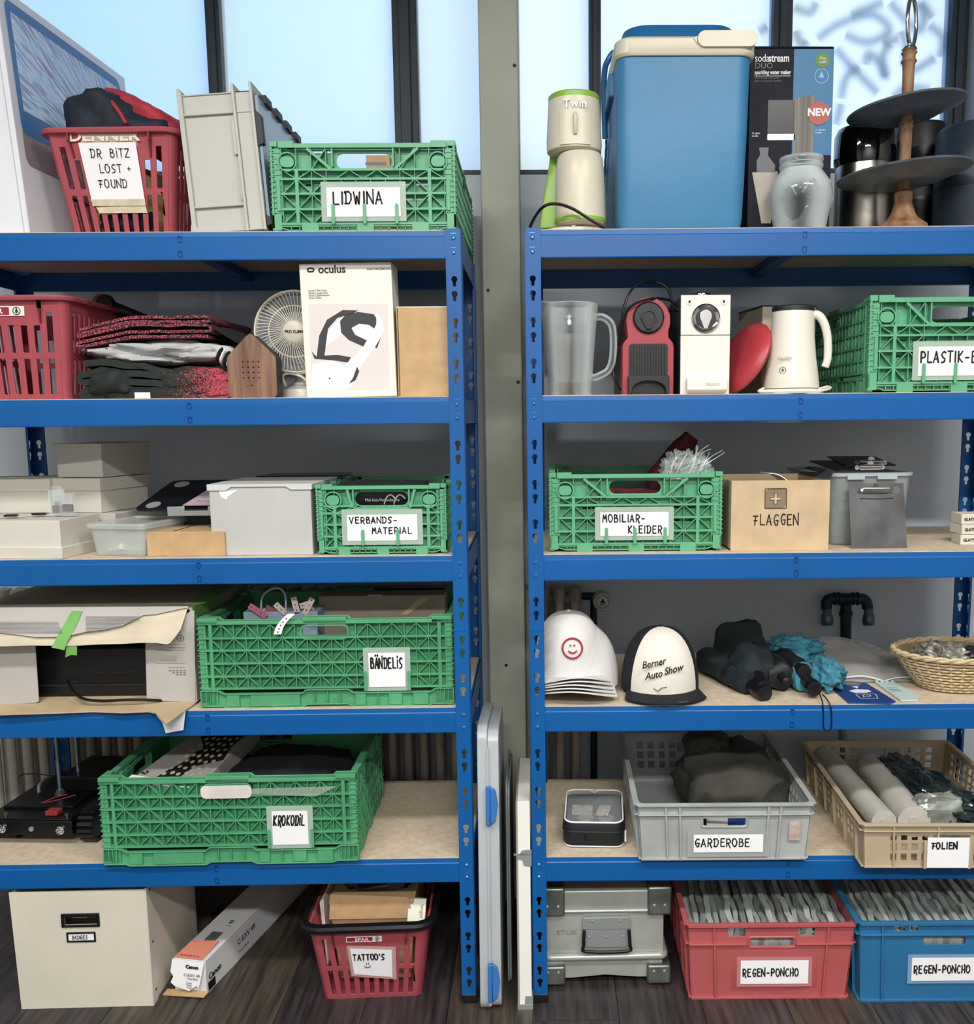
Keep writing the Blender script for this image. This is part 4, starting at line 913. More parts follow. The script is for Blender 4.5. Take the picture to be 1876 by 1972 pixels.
# wooden birdhouse-shaped sound box
yb = .04; xl, xr = span(437, 531, 700, yb); cx_ = (xl+xr)/2; hw = (xr-xl)/2
t = thing('sound_box', 'small walnut birdhouse-shaped sound box with a grid of holes', 'sound box', (cx_, yb, S2))
WAL = mat('walnut', '8C6A55', .55, 0, .3, 9, .1, 60, hx2='5E4236', stretch=(7, 1, .6))
zs_ = Z(440, 686, yb)-S2; za = Z(485, 641, yb)-S2
hs = [circ(-.019+.0115*i, zs_*.86-.0115*j, .0017, 8) for i in range(4) for j in range(4)]+[circ(-.001, zs_*.30, .0017, 8)]
def house(o): return [(-hw+o, .008), (-hw+.006+o, .0), (hw-.006-o, 0), (hw-o, .008), (hw-o, zs_-.004), (hw-.004-o, zs_+.002), (.010, za-.008-o), (0, za-o-.001), (-.010, za-.008-o), (-hw+.004+o, zs_+.002), (-hw+o, zs_-.004)]
MB().plate(house(0), hs, .006).obj('wooden_front', WAL, t, bev=.001); MB().plate(house(.001), (), .05, y=.006).obj('housing', DARK, t, bev=.001)
# desk fan
yb = .15; c = at(571, 640, yb); t = thing('desk_fan', 'off-white round desk fan half hidden behind the headset carton', 'fan', (c.x, yb, S2))
rz_ = X(571, 640, yb)-X(493, 640, yb); zc_ = c.z-S2; FANM = mat('fan_plastic', 'D9D3C4', .4)
M_ = T(0, 0, zc_) @ R('X', 90) @ R('Z', 0)
m = MB(M_)
for rr_, h_, w in ((rz_, 0, .0035), (rz_*.98, .018, .0022), (rz_*.62, .022, .0016)): m.tube([(rr_*cos(2*pi*k/40), rr_*sin(2*pi*k/40), h_) for k in range(40)], w, 6, loop=True)
for k in range(60):
    a = 2*pi*k/60; m.tube([(rz_*.25*cos(a), rz_*.25*sin(a), .026), (rz_*.62*cos(a+.12), rz_*.62*sin(a+.12), .024), (rz_*.93*cos(a+.2), rz_*.93*sin(a+.2), .019), (rz_*cos(a+.2), rz_*sin(a+.2), .0)], .0010, 4)
m.obj('front_grille', FANM, t)
m = MB(M_); m.lathe([(rz_*.26, .022), (rz_*.26, .027), (rz_*.2, .030), (0, .030)], 28); hub = m.obj('hub_cap', FANM, t); text(hub, 'PRO KLIMA', .0095, (.002, -.0308, zc_-.004), INK, sx=.9, off=.0003)
m = MB(M_)
for k in range(5):
    a0 = 2*pi*k/5; m.sheet(6, 4, lambda u, v: ((rz_*(.2+.68*u))*cos(a0+v*1.0+.25*u), (rz_*(.2+.68*u))*sin(a0+v*1.0+.25*u), -.014+.018*v), .0015)
m.obj('blade', mat('fan_blade', 'A9ACA8', .4), t, ang=60, kind='stuff')
m = MB(M_); m.lathe([(rz_*.98, .0), (rz_*.99, -.012), (rz_*.9, -.035), (rz_*.4, -.045), (rz_*.35, -.07), (0, -.07)], 40)
m.f = m.f; bk = m.obj('back_housing', mat('fan_back', '7A8084', .5), t)
m = MB(); m.lathe([(.055, 0), (.056, .006), (.050, .022), (.022, .032), (.016, .045), (.014, zc_-rz_*.6)], 28, (0, .04, 0)); m.obj('stand', WHITE, t)
m = MB(); m.tube([(-.03, .0, .03), (-.035, -.006, .05), (-.02, -.01, .058), (.01, -.012, .05), (.03, -.01, .03)], .003, 8, smooth=4); m.obj('power_cord', WHITE, t)
# headset carton
yb = .03; xl, xr = span(588, 766, 740, yb); hw = (xr-xl)/2-.002; cx_ = (xl+xr)/2; zt = Z(670, 506, yb)-S2
t = thing('headset_carton', 'tall white carton printed with a picture of a head-worn display', 'box', (cx_, yb, S2), 0, ry=-1.0)
bd = MB().box(-hw, hw, 0, .10, 0, zt).obj('carton', mat('satin_white_card', 'E4E1D8', .4), t, bev=.0015)
q = lambda px, py: (X(px, py, yb)-cx_-.0175*(Z(px, py, yb)-S2)*-1, Z(px, py, yb)-S2)
def q(px, py): z_ = Z(px, py, yb)-S2; return (X(px, py, yb)-cx_+.0175*z_, z_)
def poly(pts, nm, mm, y, holes=()): return MB().plate([q(*p) for p in pts], [[q(*p) for p in h] for h in holes], .0004, y=y).obj(nm, mm, bd)
a = q(591, 519); MB().plate(rrect(a[0], a[0]+.0165, a[1]-.005, a[1]+.0055, .005, 5), [rrect(a[0]+.0035, a[0]+.013, a[1]-.0015, a[1]+.002, .0017, 4)], .0004, y=-.0008).obj('logo_mark', INK, bd)
text(bd, 'oculus', .0235, (q(613, 525)[0], -.0008, q(613, 525)[1]), INK, al='LEFT', off=.0005, sx=.98)
text(bd, 'from FACEBOOK', .0070, (q(707, 521)[0], -.0008, q(707, 521)[1]), INK, al='LEFT')
text(bd, 'Quest 2 Elite Strap\nQuest 2 sangle Elite\nQuest 2 Elite-Riemen\nQuest 2 Elite', .0052, (q(594, 560)[0], -.0008, q(594, 560)[1]), INKG, al='LEFT')
poly([(594, 585), (747, 586), (750, 751), (601, 751)], 'printed_picture', mat('picture_grey', 'D9D2D0', .5), -.0004)
PB, PW = mat('printed_charcoal', '2E3034', .5), mat('printed_light_grey', 'EDEBEA', .45)
poly([(627, 642), (670, 600), (662, 640), (627, 668)], 'printed_strap', PW, -.0007)
poly([(610, 686), (615, 645), (630, 615), (660, 597), (690, 598), (680, 604), (650, 612), (632, 632), (625, 684), (650, 683), (676, 688), (670, 698), (640, 693), (606, 690), (600, 675)], 'printed_strap', PB, -.0009)
poly([(655, 618), (665, 607), (690, 601), (720, 606), (732, 625), (734, 650), (726, 672), (716, 665), (724, 635), (710, 626), (692, 624), (677, 632), (684, 645), (706, 656), (700, 668), (672, 655), (657, 640)], 'printed_strap', PB, -.0009)
poly([(677, 632), (692, 624), (712, 627), (721, 640), (710, 655), (690, 648)], 'printed_gap', PW, -.0010)
poly([(725, 604), (738, 622), (740, 640), (722, 670), (680, 732), (665, 738), (650, 730), (650, 715), (680, 690), (712, 655), (725, 625)], 'printed_side_arm', PW, -.0012)
poly([(601, 700), (640, 694), (668, 706), (680, 740), (665, 751), (601, 751)], 'printed_visor', PW, -.0006); poly([(688, 706), (692, 715), (685, 732), (672, 739), (680, 728)], 'printed_foam', PB, -.0013)
MB().plate(circ(*q(635, 728), .0017, 10), th=.0004, y=-.0014).obj('printed_camera', INK, bd, kind='stuff')
# plain kraft carton
yb = .025; xl, xr = span(765, 864, 680, yb); zt = Z(815, 591, yb)-S2
t = thing('kraft_carton', 'plain kraft carton between the headset carton and the rack post', 'box', (xl, yb, S2))
bd = MB().box(.0, xr-xl, 0, .2, 0, zt).obj('carton', KRAFT, t, bev=.0015); MB().box(.0025, .0045, -.0008, .001, .002, zt-.001).obj('flap_seam', mat('seam_shadow', '5A4936', .9), bd); MB().box(0, xr-xl, -.0004, .1, zt-.001, zt+.0008).obj('lid_edge', CARDW, bd)
# ================================================================== second level, right rack
yb = .07; xa_, xb_ = X(1048, 650, yb), X(1148, 650, yb); cx_ = (xa_+xb_)/2; z = lambda py: Z(1100, py, yb)-S2
t = thing('glass_pitcher', 'heavy clear glass pitcher with a thick handle', 'pitcher', (cx_, yb, S2))
rw = (xb_-xa_)/2
rs = []; prof = [(.80, .0), (.82, .004), (.82, z(740)), (.84, z(735)), (.93, z(670)), (1.04, z(600)), (1.08, z(587)), (1.06, z(586)), (1.01, z(600)), (.90, z(670)), (.80, z(738)), (.0, z(742))]
for r_, z_ in prof:
    ring_ = []
    for k in range(36):
        a = 2*pi*k/36; rr_ = rw*r_*(1+.02*cos(8*a)); sp = max(0, cos(a-pi*1.02))**8*(.22*max(0, (z_-z(650))/z(590)))
        ring_.append((rr_*(1+sp)*cos(a), rr_*(1+sp)*sin(a), z_+.02*sp/.22*(1 if z_ > z(600)-.001 else .0)))
    rs.append(ring_)
MB().ring(rs, cap=False).obj('glass_body', GLASS, t)
m = MB(); m.tube([(rw*.98, 0, z(612)), (rw*1.28, 0, z(612)), (rw*1.62, 0, z(630)), (rw*1.66, 0, z(680)), (rw*1.5, 0, z(712)), (rw*1.05, 0, z(726)), (rw*.85, 0, z(728))], .0085, 12, smooth=5); m.obj('handle', GLASS, t)
c_ = X(1100, 650, .16); t = thing('steel_tumbler', 'cream and steel tumbler seen through the glass pitcher', 'tumbler', (c_-.008, .17, S2))
MB().lathe([(.030, 0), (.031, .003), (.038, z(635)), (0, z(635))], 28).obj('body', mat('champagne_steel', 'CFC8B8', .3, .4), t); MB().lathe([(.040, z(637)), (.041, z(615)), (.030, z(605)), (0, z(603))], 28).obj('lid', DARK, t)
# red capsule machine
yb = .05; xl, xr = span(1199, 1297, 740, yb); cx_ = (xl+xr)/2; hw = (xr-xl)/2; z = lambda py: Z(1250, py, yb)-S2
t = thing('capsule_coffee_machine', 'red and black capsule coffee machine beside the glass pitcher', 'coffee machine', (cx_, yb, S2))
MRED = mat('machine_red', 'A03440', .4, 0, .03, 8, .1, 200); MBLK = mat('machine_black', '15191C', .45)
hr = hw*.86; zc_ = z(618)
out = [(-hw, 0), (hw, 0), (hw, z(668)), (hw*.96, z(660)), (hr*.92, z(650))]+[(hr*cos(radians(a)), zc_+hr*1.05*sin(radians(a))) for a in range(-25, 206, 11)]+[(-hr*.92, z(650)), (-hw*.96, z(660)), (-hw, z(668))]
MB().plate(out, th=.05).obj('body', MRED, t, bev=.004, seg=3); MB().plate([(a*.97, b*.99+.001) for a, b in out], th=.20, y=.05).obj('rear_housing', mat('dark_red_rear', '4A1A22', .45), t)
m = MB(T(0, -.002, z(612)) @ R('X', 90)); m.lathe([(.034, -.004), (.0345, .004), (.031, .008), (0, .008)], 36); hd = m.obj('head_disc', MBLK, t)
m = MB(T(0, -.010, z(615))); dr = [(.0175*cos(radians(a)), .004+.0175*sin(radians(a))) for a in range(-20, 201, 12)]+[(-.005, -.022), (.005, -.022)]
m.plate(dr, [[(a*.74, b*.74) for a, b in dr]], .006, y=-.006); m.plate([(a*.72, b*.72) for a, b in dr], th=.004, y=-.003); m.obj('lever_handle', BLACK, hd, bev=.001)
MB().plate(rrect(-hw*.76, hw*.76, z(727), z(662), .008), th=.004, y=-.003).obj('grille_panel', MBLK, t)
m = MB()
for k in range(13): x_ = -hw*.66+k*hw*1.32/12; m.box(x_-.0013, x_+.0013, -.0065, -.002, z(725), z(664))
m.obj('grille_ribs', BLACK, t, kind='stuff')
MB().plate([(-hw*.8, z(760)), (hw*.8, z(760)), (hw*.8, z(724)), (-hw*.8, z(724))], [[(-hw*.66, z(759)), (hw*.66, z(759))]+[(hw*.66*cos(radians(a)), z(752)+.021*sin(radians(a))) for a in range(0, 181, 15)]], .03, y=-.020).obj('cup_recess', MBLK, t, bev=.002)
MB().box(-hw*.7, hw*.7, -.0035, -.002, 0, z(724)).obj('recess_back', BLACK, t)
m = MB()
P = [at(a, b, y) for a, b, y in ((1195, 752, .07), (1182, 725, .06), (1184, 690, .08), (1196, 640, .09), (1202, 590, .09), (1222, 552, .10), (1255, 542, .11), (1285, 555, .11), (1295, 590, .11), (1292, 630, .12), (1290, 600, .13), (1304, 598, .09), (1308, 590, .09), (1285, 577, .08), (1250, 576, .04), (1215, 590, .035), (1200, 620, .05), (1192, 660, .07), (1196, 640, .10))]
m.tube([p-V(t.location) for p in P], .0030, 8, smooth=5); m.obj('power_cord', BLACK, t)
# white capsule machine
yb = .045; xl, xr = span(1311, 1406, 660, yb); cx_ = (xl+xr)/2; hw = (xr-xl)/2; z = lambda py: Z(1358, py, yb)-S2
t = thing('capsule_coffee_machine', 'boxy white capsule coffee machine with a chrome dial', 'coffee machine', (cx_, yb, S2), 0)
MW = mat('machine_white', 'E0DED8', .3)
MB().box(-hw, hw, 0, .006, z(645), z(568)).box(-hw, hw, 0.0004, .006, .0, z(646)).obj('front_cover', MW, t, bev=.001); MB().box(-hw+.001, hw-.001, .006, .22, 0, z(568)-.001).obj('body', mat('machine_side', '3A4650', .5), t, bev=.002)
m = MB(T(0, 0, z(613)) @ R('X', 90)); m.lathe([(.031, -.002), (.0315, .004), (.029, .006), (.022, .001), (.0205, .001), (.019, -.008), (0, -.010)], 40); dl = m.obj('dial_ring', CHROME, t)
m = MB(T(0, -.0035, z(613))); m.plate([(.0135*cos(radians(a)), .005+.0135*sin(radians(a))) for a in range(-30, 211, 15)]+[(-.004, -.022), (.004, -.022)], th=.008); m.obj('dial_lever', CHROME, dl, bev=.003)
m = MB(T(0, -.0005, z(613)) @ R('X', 90)); m.lathe([(.0215, .001), (.0215, .0018), (0, .0018)], 32); m.obj('dial_recess', DARK, dl)
for px in (1328, 1394):
    xx = X(px, 581, yb)-cx_; b_ = MB().plate(circ(xx, z(581), .0075, 20), th=.002, y=-.0012).obj('button', MW, t, bev=.0005)
    MB().box(xx-.0022, xx+.0022, -.0018, -.001, z(581)-.0028, z(581)+.0028).obj('cup_symbol', INK, b_)
m = MB(); m.lathe([(.020, z(569)), (.021, z(562)), (.019, z(558)), (0, z(558))], 28, (0, .06, 0)); m.obj('tank_lid', CHROME, t)
m = MB(); m.taper((-hw*.72, hw*.80, -.004, .002), (-hw*.78, hw*.86, -.020, .002), z(760), z(751)); m.box(-hw*.78, hw*.86, -.020, .002, z(751), z(729)); tr_ = m.obj('drip_tray', MW, t, bev=.0015); text(tr_, 'DELIZIO', .0085, (.014, -.0205, z(743)), mat('grey_print', 'B4B2AC', .6))
# carton behind, red lid, milk frother
yb = .16; xl, xr = X(1468, 650, yb), X(1575, 650, yb); zt = Z(1500, 590, yb)-S2
t = thing('worn_carton', 'worn grey-brown carton standing behind the milk frother', 'box', (xl, yb, S2), 8)
bd = MB().box(0, xr-xl, 0, .16, 0, zt).obj('carton', KRAFTD, t, bev=.001); MB().box(-.002, xr-xl+.002, -.002, .16, zt, zt+.003).obj('dark_top', DARK, bd); MB().box(.0, xr-xl, -.0006, 0, zt*.5, zt*.51).obj('seam', CARDG, bd)
yb = .055; c_ = at(1442, 688, yb+.02)
t = thing('round_red_case', 'flat round red case leaning against the white coffee machine', 'case', (X(1412, 757, yb), yb, S2), 0)
hh = Z(1442, 617, yb+.03)-S2
rr_ = hh*.53
m = MB(T(.033, .045, hh*.5) @ R('Z', -62) @ R('X', 0) @ R('Y', 0) @ Matrix.Rotation(radians(0), 4, 'X'))
m = MB(T(.031, .05, hh*.505) @ R('Y', 27) @ R('Z', 20) @ R('Y', 90))
m.lathe([(rr_*.55, -.016), (rr_*.85, -.012), (rr_*.97, -.004), (rr_, .002), (rr_*.97, .008), (rr_*.85, .014), (rr_*.5, .018), (0, .0185)], 44); bd = m.obj('shell', mat('red_satin', 'AE3A40', .4), t)
yb = .06; c_ = X(1530, 700, yb); z = lambda py: Z(1530, py, yb)-S2; rr_ = (X(1577, 750, yb)-X(1472, 750, yb))/2
t = thing('milk_frother', 'white kettle-shaped milk frother on its round base', 'milk frother', (c_-.006, yb, S2))
CW = mat('ceramic_white', 'E2DFD4', .22)
MB().lathe([(rr_*.98, .012), (rr_*1.0, .018), (rr_*.96, z(725)), (rr_*.86, z(690)), (rr_*.77, z(640)), (rr_*.74, z(600)), (rr_*.73, z(597)), (rr_*.70, z(597)), (rr_*.68, z(640)), (0, z(640))], 40).obj('jug', CW, t)
MB().lathe([(rr_*.745, z(601)), (rr_*.75, z(597)), (rr_*.745, z(592)), (rr_*.70, z(590)), (0, z(589))], 40).obj('lid', DARK, t)
m = MB(); m.tube([(rr_*.5, -.006, z(613)), (rr_*.8, -.010, z(607)), (rr_*1.05, -.012, z(620)), (rr_*1.22, -.012, z(650)), (rr_*1.25, -.012, z(690)), (rr_*1.16, -.012, z(708))], [.010, .0085], 12, smooth=5); m.obj('handle', CW, t)
MB().lathe([(rr_*1.12, 0), (rr_*1.15, .004), (rr_*1.08, .010), (rr_*.6, .012)], 40).obj('power_base', CW, t)
m = MB(); m.tube([(-rr_*1.1, -.03, .012), (-rr_*1.3, -.03, .006), (-rr_*1.15, -.045, .005), (0, -.052, .004), (rr_*.9, -.045, .006), (rr_*1.35, -.02, .012), (rr_*1.3, 0, .015), (rr_*.9, -.01, .009)], .0028, 8, smooth=5); m.obj('power_cord', CW, t)
xx = X(1496, 715, yb)-t.location.x; m = MB(T(xx+.001, -rr_*.80, z(715)) @ R('Z', -32)); m.plate(circ(0, 0, .0075, 22), [circ(0, 0, .0068, 22)], .001); m.plate(circ(0, 0, .0026, 14), [circ(0, 0, .0018, 14)], .001); m.box(-.0005, .0005, 0, .001, .0005, .0035); m.obj('power_symbol', INK, t, kind='stuff')
text(t, 'DELIZIO', .0085, (xx+.004, -rr_*.84, z(695)), INKG, rot=(86, 0, -26))
# green crate PLASTIK-BECHER
yb = .03; xl = X(1672, 660, yb); h_ = Z(1700, 569, yb)-S2
crate('folding_crate', 'green folding crate labelled PLASTIK-BECHER on the second level', (xl+.2, yb-.01, S2), -1.0, .40, .55, h_, GREEN, (.27, .72, .17, .47), False, ['PLASTIK-BECHER'], lh=.0235, lx=.004, lz=.034, prongs=((.30, .09, .30), (.475, .09, .30), (.65, .09, .30)), step=.0150, st=.15)
# ================================================================== third level, left rack
def lidbox(name, label, loc, rz, w, d, h, lh, m, group=None, over=.003, inv=False, cat='box'):
    t = thing(name, label, cat, loc, rz, group)
    MB().taper((-w/2+.001, w/2-.001, .001, d-.001), (-w/2, w/2, 0, d), 0, h-.002).obj('box_base', m, t, bev=.001)
    z0, z1 = (h-lh, h) if not inv else (0, lh)
    MB().taper((-w/2-over, w/2+over, -over, d+over), (-w/2-over-.001, w/2+over+.001, -over-.001, d+over+.001), z0, z1).obj('lid', m, t, bev=.0012)
    return t
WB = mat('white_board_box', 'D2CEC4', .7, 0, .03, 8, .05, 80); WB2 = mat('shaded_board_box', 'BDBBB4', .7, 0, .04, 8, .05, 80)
grp = 'white lidded boxes on the third level'
xr = X(122, 1030, .02); z = lambda py, y: Z(120, py, y)-S3
lidbox('gift_box', 'white box with upturned lid at the front, under the small clear packs', (xr-.12, .02, S3), -6, .24, .16, z(998, .04), .026, WB, grp, inv=True)
xb = X(208, 1020, .16); hB = z(988, .20); 
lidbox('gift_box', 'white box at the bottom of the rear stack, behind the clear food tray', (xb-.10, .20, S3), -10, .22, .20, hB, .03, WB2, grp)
xq = X(203, 950, .20); hC = Z(203, 922, .2)-Z(203, 988, .2)
lidbox('gift_box', 'white lidded box in the middle of the rear stack', (xq-.075, .20, S3+hB+.001), -12, .142, .19, hC, .03, WB, grp)
xa_ = X(93, 950, .19); lidbox('gift_box', 'white lidded box left of the rear stack, at the picture edge', (xa_-.10, .195, S3+hB+.001), 0, .20, .15, hC*.99, .03, WB, grp)
hD = Z(203, 853, .2)-Z(203, 918, .2)
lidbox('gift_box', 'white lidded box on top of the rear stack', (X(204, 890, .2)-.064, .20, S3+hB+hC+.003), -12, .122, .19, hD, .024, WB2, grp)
# small clear packs with dark squares
for k, (px, py, y, rz, rx_) in enumerate(((30, 990, .10, 10, 90), (55, 992, .05, -8, 90))):
    zz = S3+z(998, .04)+.0015; p_ = gnd(px, py+4, zz)
    t = thing('chocolate_pack', ('flat clear sachet with a small dark chocolate, left one lying on the front white box', 'flat clear sachet with a small dark chocolate, right one lying on the front white box')[k], 'sachet', (p_.x, .055+.03*k, zz), rz, 'small clear chocolate packs')
    MB().box(-.03, .03, 0, .035, 0, .001).obj('wrapper', CLEARX, t); MB().box(-.012, .014, .004, .022, .001, .006).obj('chocolate', mat('chocolate', '2A1418', .4), t, bev=.001)
for k, (px, py, y, w_, h_, rz) in enumerate(((112, 996, .085, .034, .060, 30), (128, 996, .075, .036, .052, -15), (108, 996, .12, .03, .066, -40))):
    zz = S3+z(998, .04)+.001; x_ = X(px, py, y)
    t = thing('chocolate_pack', ('clear upright packet with a red-brown chocolate, left of the standing packets', 'clear upright packet with a red-brown chocolate, right of the standing packets', 'clear upright packet rearmost of the standing packets')[k], 'sachet', (x_, y, zz), rz, 'small clear chocolate packs')
    MB().box(-w_/2, w_/2, 0, .012, 0, h_).obj('wrapper', CLEARX, t, bev=.0008); MB().box(-w_*.3, w_*.35, .002, .010, .006+.004*k, .024+.003*k).obj('chocolate', mat('chocolate_red', '4C1C20', .35), t, bev=.001)
# clear food tray
p0 = gnd(215, 1073, S3); yb = .03
xl, xr = span(143, 276, 1030, yb); cx_ = (xl+xr)/2; z = lambda py: Z(200, py, yb)-S3; ht = z(1014)
t = thing('clear_tray', 'milky clear plastic food tray with a snap lid', 'food tray', (cx_+.012, yb, S3), -12)
MILK = mat('milky_tray', 'D5DBD8', .25, alpha=.42); w_ = xr-xl; dd = .19
m = MB(); rbox(m, [(-w_*.40, w_*.40, .012, dd-.01, .001, .012), (-w_*.46, w_*.46, .003, dd-.003, ht-.004, .016), (-w_*.445, w_*.445, .006, dd-.006, ht-.004, .016), (-w_*.385, w_*.385, .015, dd-.013, .004, .012)], 4); m.obj('tray', MILK, t)
m = MB(); rbox(m, [(-w_*.49, w_*.49, -.002, dd+.002, ht-.006, .016), (-w_*.50, w_*.50, -.004, dd+.004, ht-.001, .018), (-w_*.49, w_*.49, -.002, dd+.002, ht+.005, .016), (-w_*.42, w_*.42, .012, dd-.012, ht+.006, .012), (-w_*.41, w_*.41, .014, dd-.014, ht+.001, .01)], 4); m.obj('lid', MILK, t)
MB().blob((0, .08, .022), (w_*.33, .065, .018), .3, 30, 3, .7, 4, wr=.2, zmin=.004).obj('paper_content', mat('tray_content', 'C9CCC6', .8), t, ang=80)
# flat kraft carton
yb = .03; xl, xr = span(281, 408, 1045, yb); zt = Z(340, 1024, yb)-S3
t = thing('kraft_carton', 'low kraft carton with taped flaps between the clear tray and the grey storage box', 'box', ((xl+xr)/2+.015, yb, S3), -2)
w_ = xr-xl+.03; bd = MB().box(-w_/2, w_/2, 0, .22, 0, zt).obj('carton', KRAFT, t, bev=.0015); MB().box(-.03, -.0275, .01, .2, zt, zt+.0008).box(.02, .05, .09, .12, zt, zt+.0009).obj('flap_slit', INK, bd, kind='stuff')
# laptop stand
P = [gnd(*p, S3+.10) for p in ()]
yb = .12; zt = Z(330, 985, yb)-S3
t = thing('laptop_stand', 'black tilted laptop stand with round rubber pads and a pink sticky note', 'laptop stand', (X(340, 985, yb), yb, S3))
x0_, x1_ = X(256, 985, yb)-t.location.x, X(470, 985, yb)-t.location.x
yr = .34; zr = Z(380, 928, yr)-S3; xr0, xr1 = X(300, 928, yr)-t.location.x, X(520, 928, yr)-t.location.x
def pf_(u, v, o=0): a = V((x0_+(x1_-x0_)*u, 0, zt)); b = V((x0_+.015+(xr1-xr0)*u*1.0, yr-yb, zr)); q = a.lerp(b, v); q.z += o; return q
rr2 = rrect(0, 1, 0, 1, .09, 4)
m = MB(); m.ring([[pf_(u, v, o) for u, v in rr2] for o in (0, .005)]); m.obj('top_plate', mat('black_anodised', '12161E', .4, .3), t, bev=.001)
for u, v in ((.13, .14), (.13, .84), (.87, .14)): MB().ring([[pf_(u+.06*cos(a), v+.09*sin(a), o) for a in [2*pi*k/20 for k in range(20)]] for o in (.004, .0065)]).obj('rubber_pad', mat('grey_rubber', '8C918C', .8), t)
m = MB(); a = pf_(.32, 0); b_ = pf_(.84, 0); m.box(a.x, b_.x, -.008, .002, a.z-.010, a.z+.002); m.box(a.x, a.x+.04, -.008, -.004, a.z, a.z+.012); m.box(b_.x-.04, b_.x, -.008, -.004, a.z, a.z+.012); m.obj('front_lip', GALV, t, bev=.001)
m = MB(); a = pf_(.45, .3); m.box(a.x-.03, a.x+.04, .06, .064, 0, a.z); m.box(a.x-.06, a.x+.09, .0, .16, 0, .006); m.obj('support_leg', DARK, t, bev=.002)
m = MB(T(pf_(.75, .1).x, .0, zt-.022) @ R('X', 90)); m.lathe([(.018, -.03), (.018, .002), (.011, .004), (0, .004)], 24); m.obj('hinge', BLACK, t)
sn = thing('sticky_note', 'pale pink sticky note on the black laptop stand', 'note', tuple(V(t.location)+pf_(.6, .3, .0095)), 0); c0 = pf_(.6, .3)
m = MB(); m.add([pf_(u, v)-c0 for u, v in ((.42, .05), (.80, .05), (.80, .55), (.45, .58))], [(0, 1, 2, 3)]); m.obj('note_sheet', mat('pale_pink_paper', 'B9A3AE', .8), sn)
m = MB()
for k in range(3): m.tube([pf_(.5+.02*i, .42-.12*k+.015*(i % 2), .001)-c0 for i in range(11)], .0006, 4)
m.obj('handwriting', INKG, sn, kind='stuff')
# grey storage box with lid
yb = .035; xl, xr = span(406, 601, 1010, yb); z = lambda py: Z(500, py, yb)-S3; hw = (xr-xl)/2; zt = z(932)
t = thing('storage_box', 'grey rectangular storage box with a lid and a torn sticker', 'box', ((xl+xr)/2, yb, S3), -.5)
bd = MB().box(-hw, hw, 0, .26, 0, zt-.004).obj('box_base', CARDG, t, bev=.001)
lt = -.0035; l_ = MB().plate([(-hw-.004, zt-.014), (-hw+.04, zt-.014), (-hw+.05, zt-.0065), (hw-.055, zt-.0065), (hw-.045, zt-.013), (hw+.004, zt-.013), (hw+.004, zt), (-hw-.004, zt)], th=.268, y=-.004).obj('lid', mat('light_grey_lid', 'C9CCCB', .7), t, bev=.001)
MB().plate([(-hw+.022, z(944)), (-hw+.064, z(944)), (-hw+.052, z(950)), (-hw+.042, z(956)), (-hw+.038, z(962)), (-hw+.026, z(957))], th=.0005, y=-.0009).obj('torn_sticker', PAPER, bd)
# clear frame box behind
yb = .34; xl, xr = span(495, 659, 930, yb); zt = Z(560, 916, yb)-S3; w_ = xr-xl
t = thing('clear_box', 'thin-walled smoky clear box standing behind the grey storage box', 'box', (xl, yb, S3))
SMK = mat('smoky_acrylic', '5E686C', .15, alpha=.35); MB().box(0, w_, 0, .003, 0, zt).box(0, .003, .003, .14, 0, zt).box(w_-.003, w_, .003, .14, 0, zt).box(.003, w_-.003, .137, .14, 0, zt).obj('walls', SMK, t)
MB().box(-.001, w_+.001, -.001, .001, zt-.003, zt).box(-.001, .002, -.001, .001, 0, zt).box(w_-.002, w_+.001, -.001, .001, 0, zt).obj('edge_trim', DARK, t)
# green crate VERBANDSMATERIAL
yb = .03; xl, xr = span(610, 860, 1000, yb); h_ = Z(730, 932, yb)-S3
crate('folding_crate', 'small green folding crate labelled VERBANDSMATERIAL', ((xl+xr)/2, yb, S3), 0, xr-xl, .38, h_, GREEN, (.235, .775, .20, .57), False, ['VERBANDS-', ('MATERIAL', .044)], lh=.0135, lx=.006, lz=.019, prongs=((.355, .13, .36), (.625, .13, .36)), wide=False, step=.0126, st=.16, lead=1.75, mg=.009) if False else None
t = crate('folding_crate', 'small green folding crate labelled VERBANDSMATERIAL', ((xl+xr)/2, yb, S3), 0, xr-xl, .38, h_, GREEN, (.235, .775, .20, .57), False, ['VERBANDS-', ('MATERIAL', .050)], lh=.0135, lx=.006, lz=.019, prongs=((.355, .13, .36), (.625, .13, .36)), wide=False, step=.0122, st=.18, lead=1.75)
kx = (xl+xr)/2; t = thing('first_aid_bag', 'black first-aid bag with printed white words inside the small green crate', 'bag', (kx-.005, .08, S3+.011))
bd = MB().box(-.10, .10, 0, .10, 0, h_-.012).obj('bag_body', BLACKF, t, bev=.012, seg=3); text(bd, 'Mini Auto-Verbandtasche', .0095, (0, -.0012, h_*.66), WINK, sx=.8); MB().box(-.035, .03, -.001, 0, h_*.80, h_*.875).obj('printed_tag', INKG, bd); text(bd, 'Northaus Medical', .0075, (-.0025, -.0018, h_*.82), WINK, sx=.8)
m = MB(); 
for k in (0, .022): m.tube([(.005+k, -.008, h_*.62), (.012+k, -.014, h_*.72), (.022+k, -.016, h_*.76), (.032+k, -.012, h_*.70)], .0015, 6, smooth=4)
m.obj('elastic_loop', PAPER, t, kind='stuff')
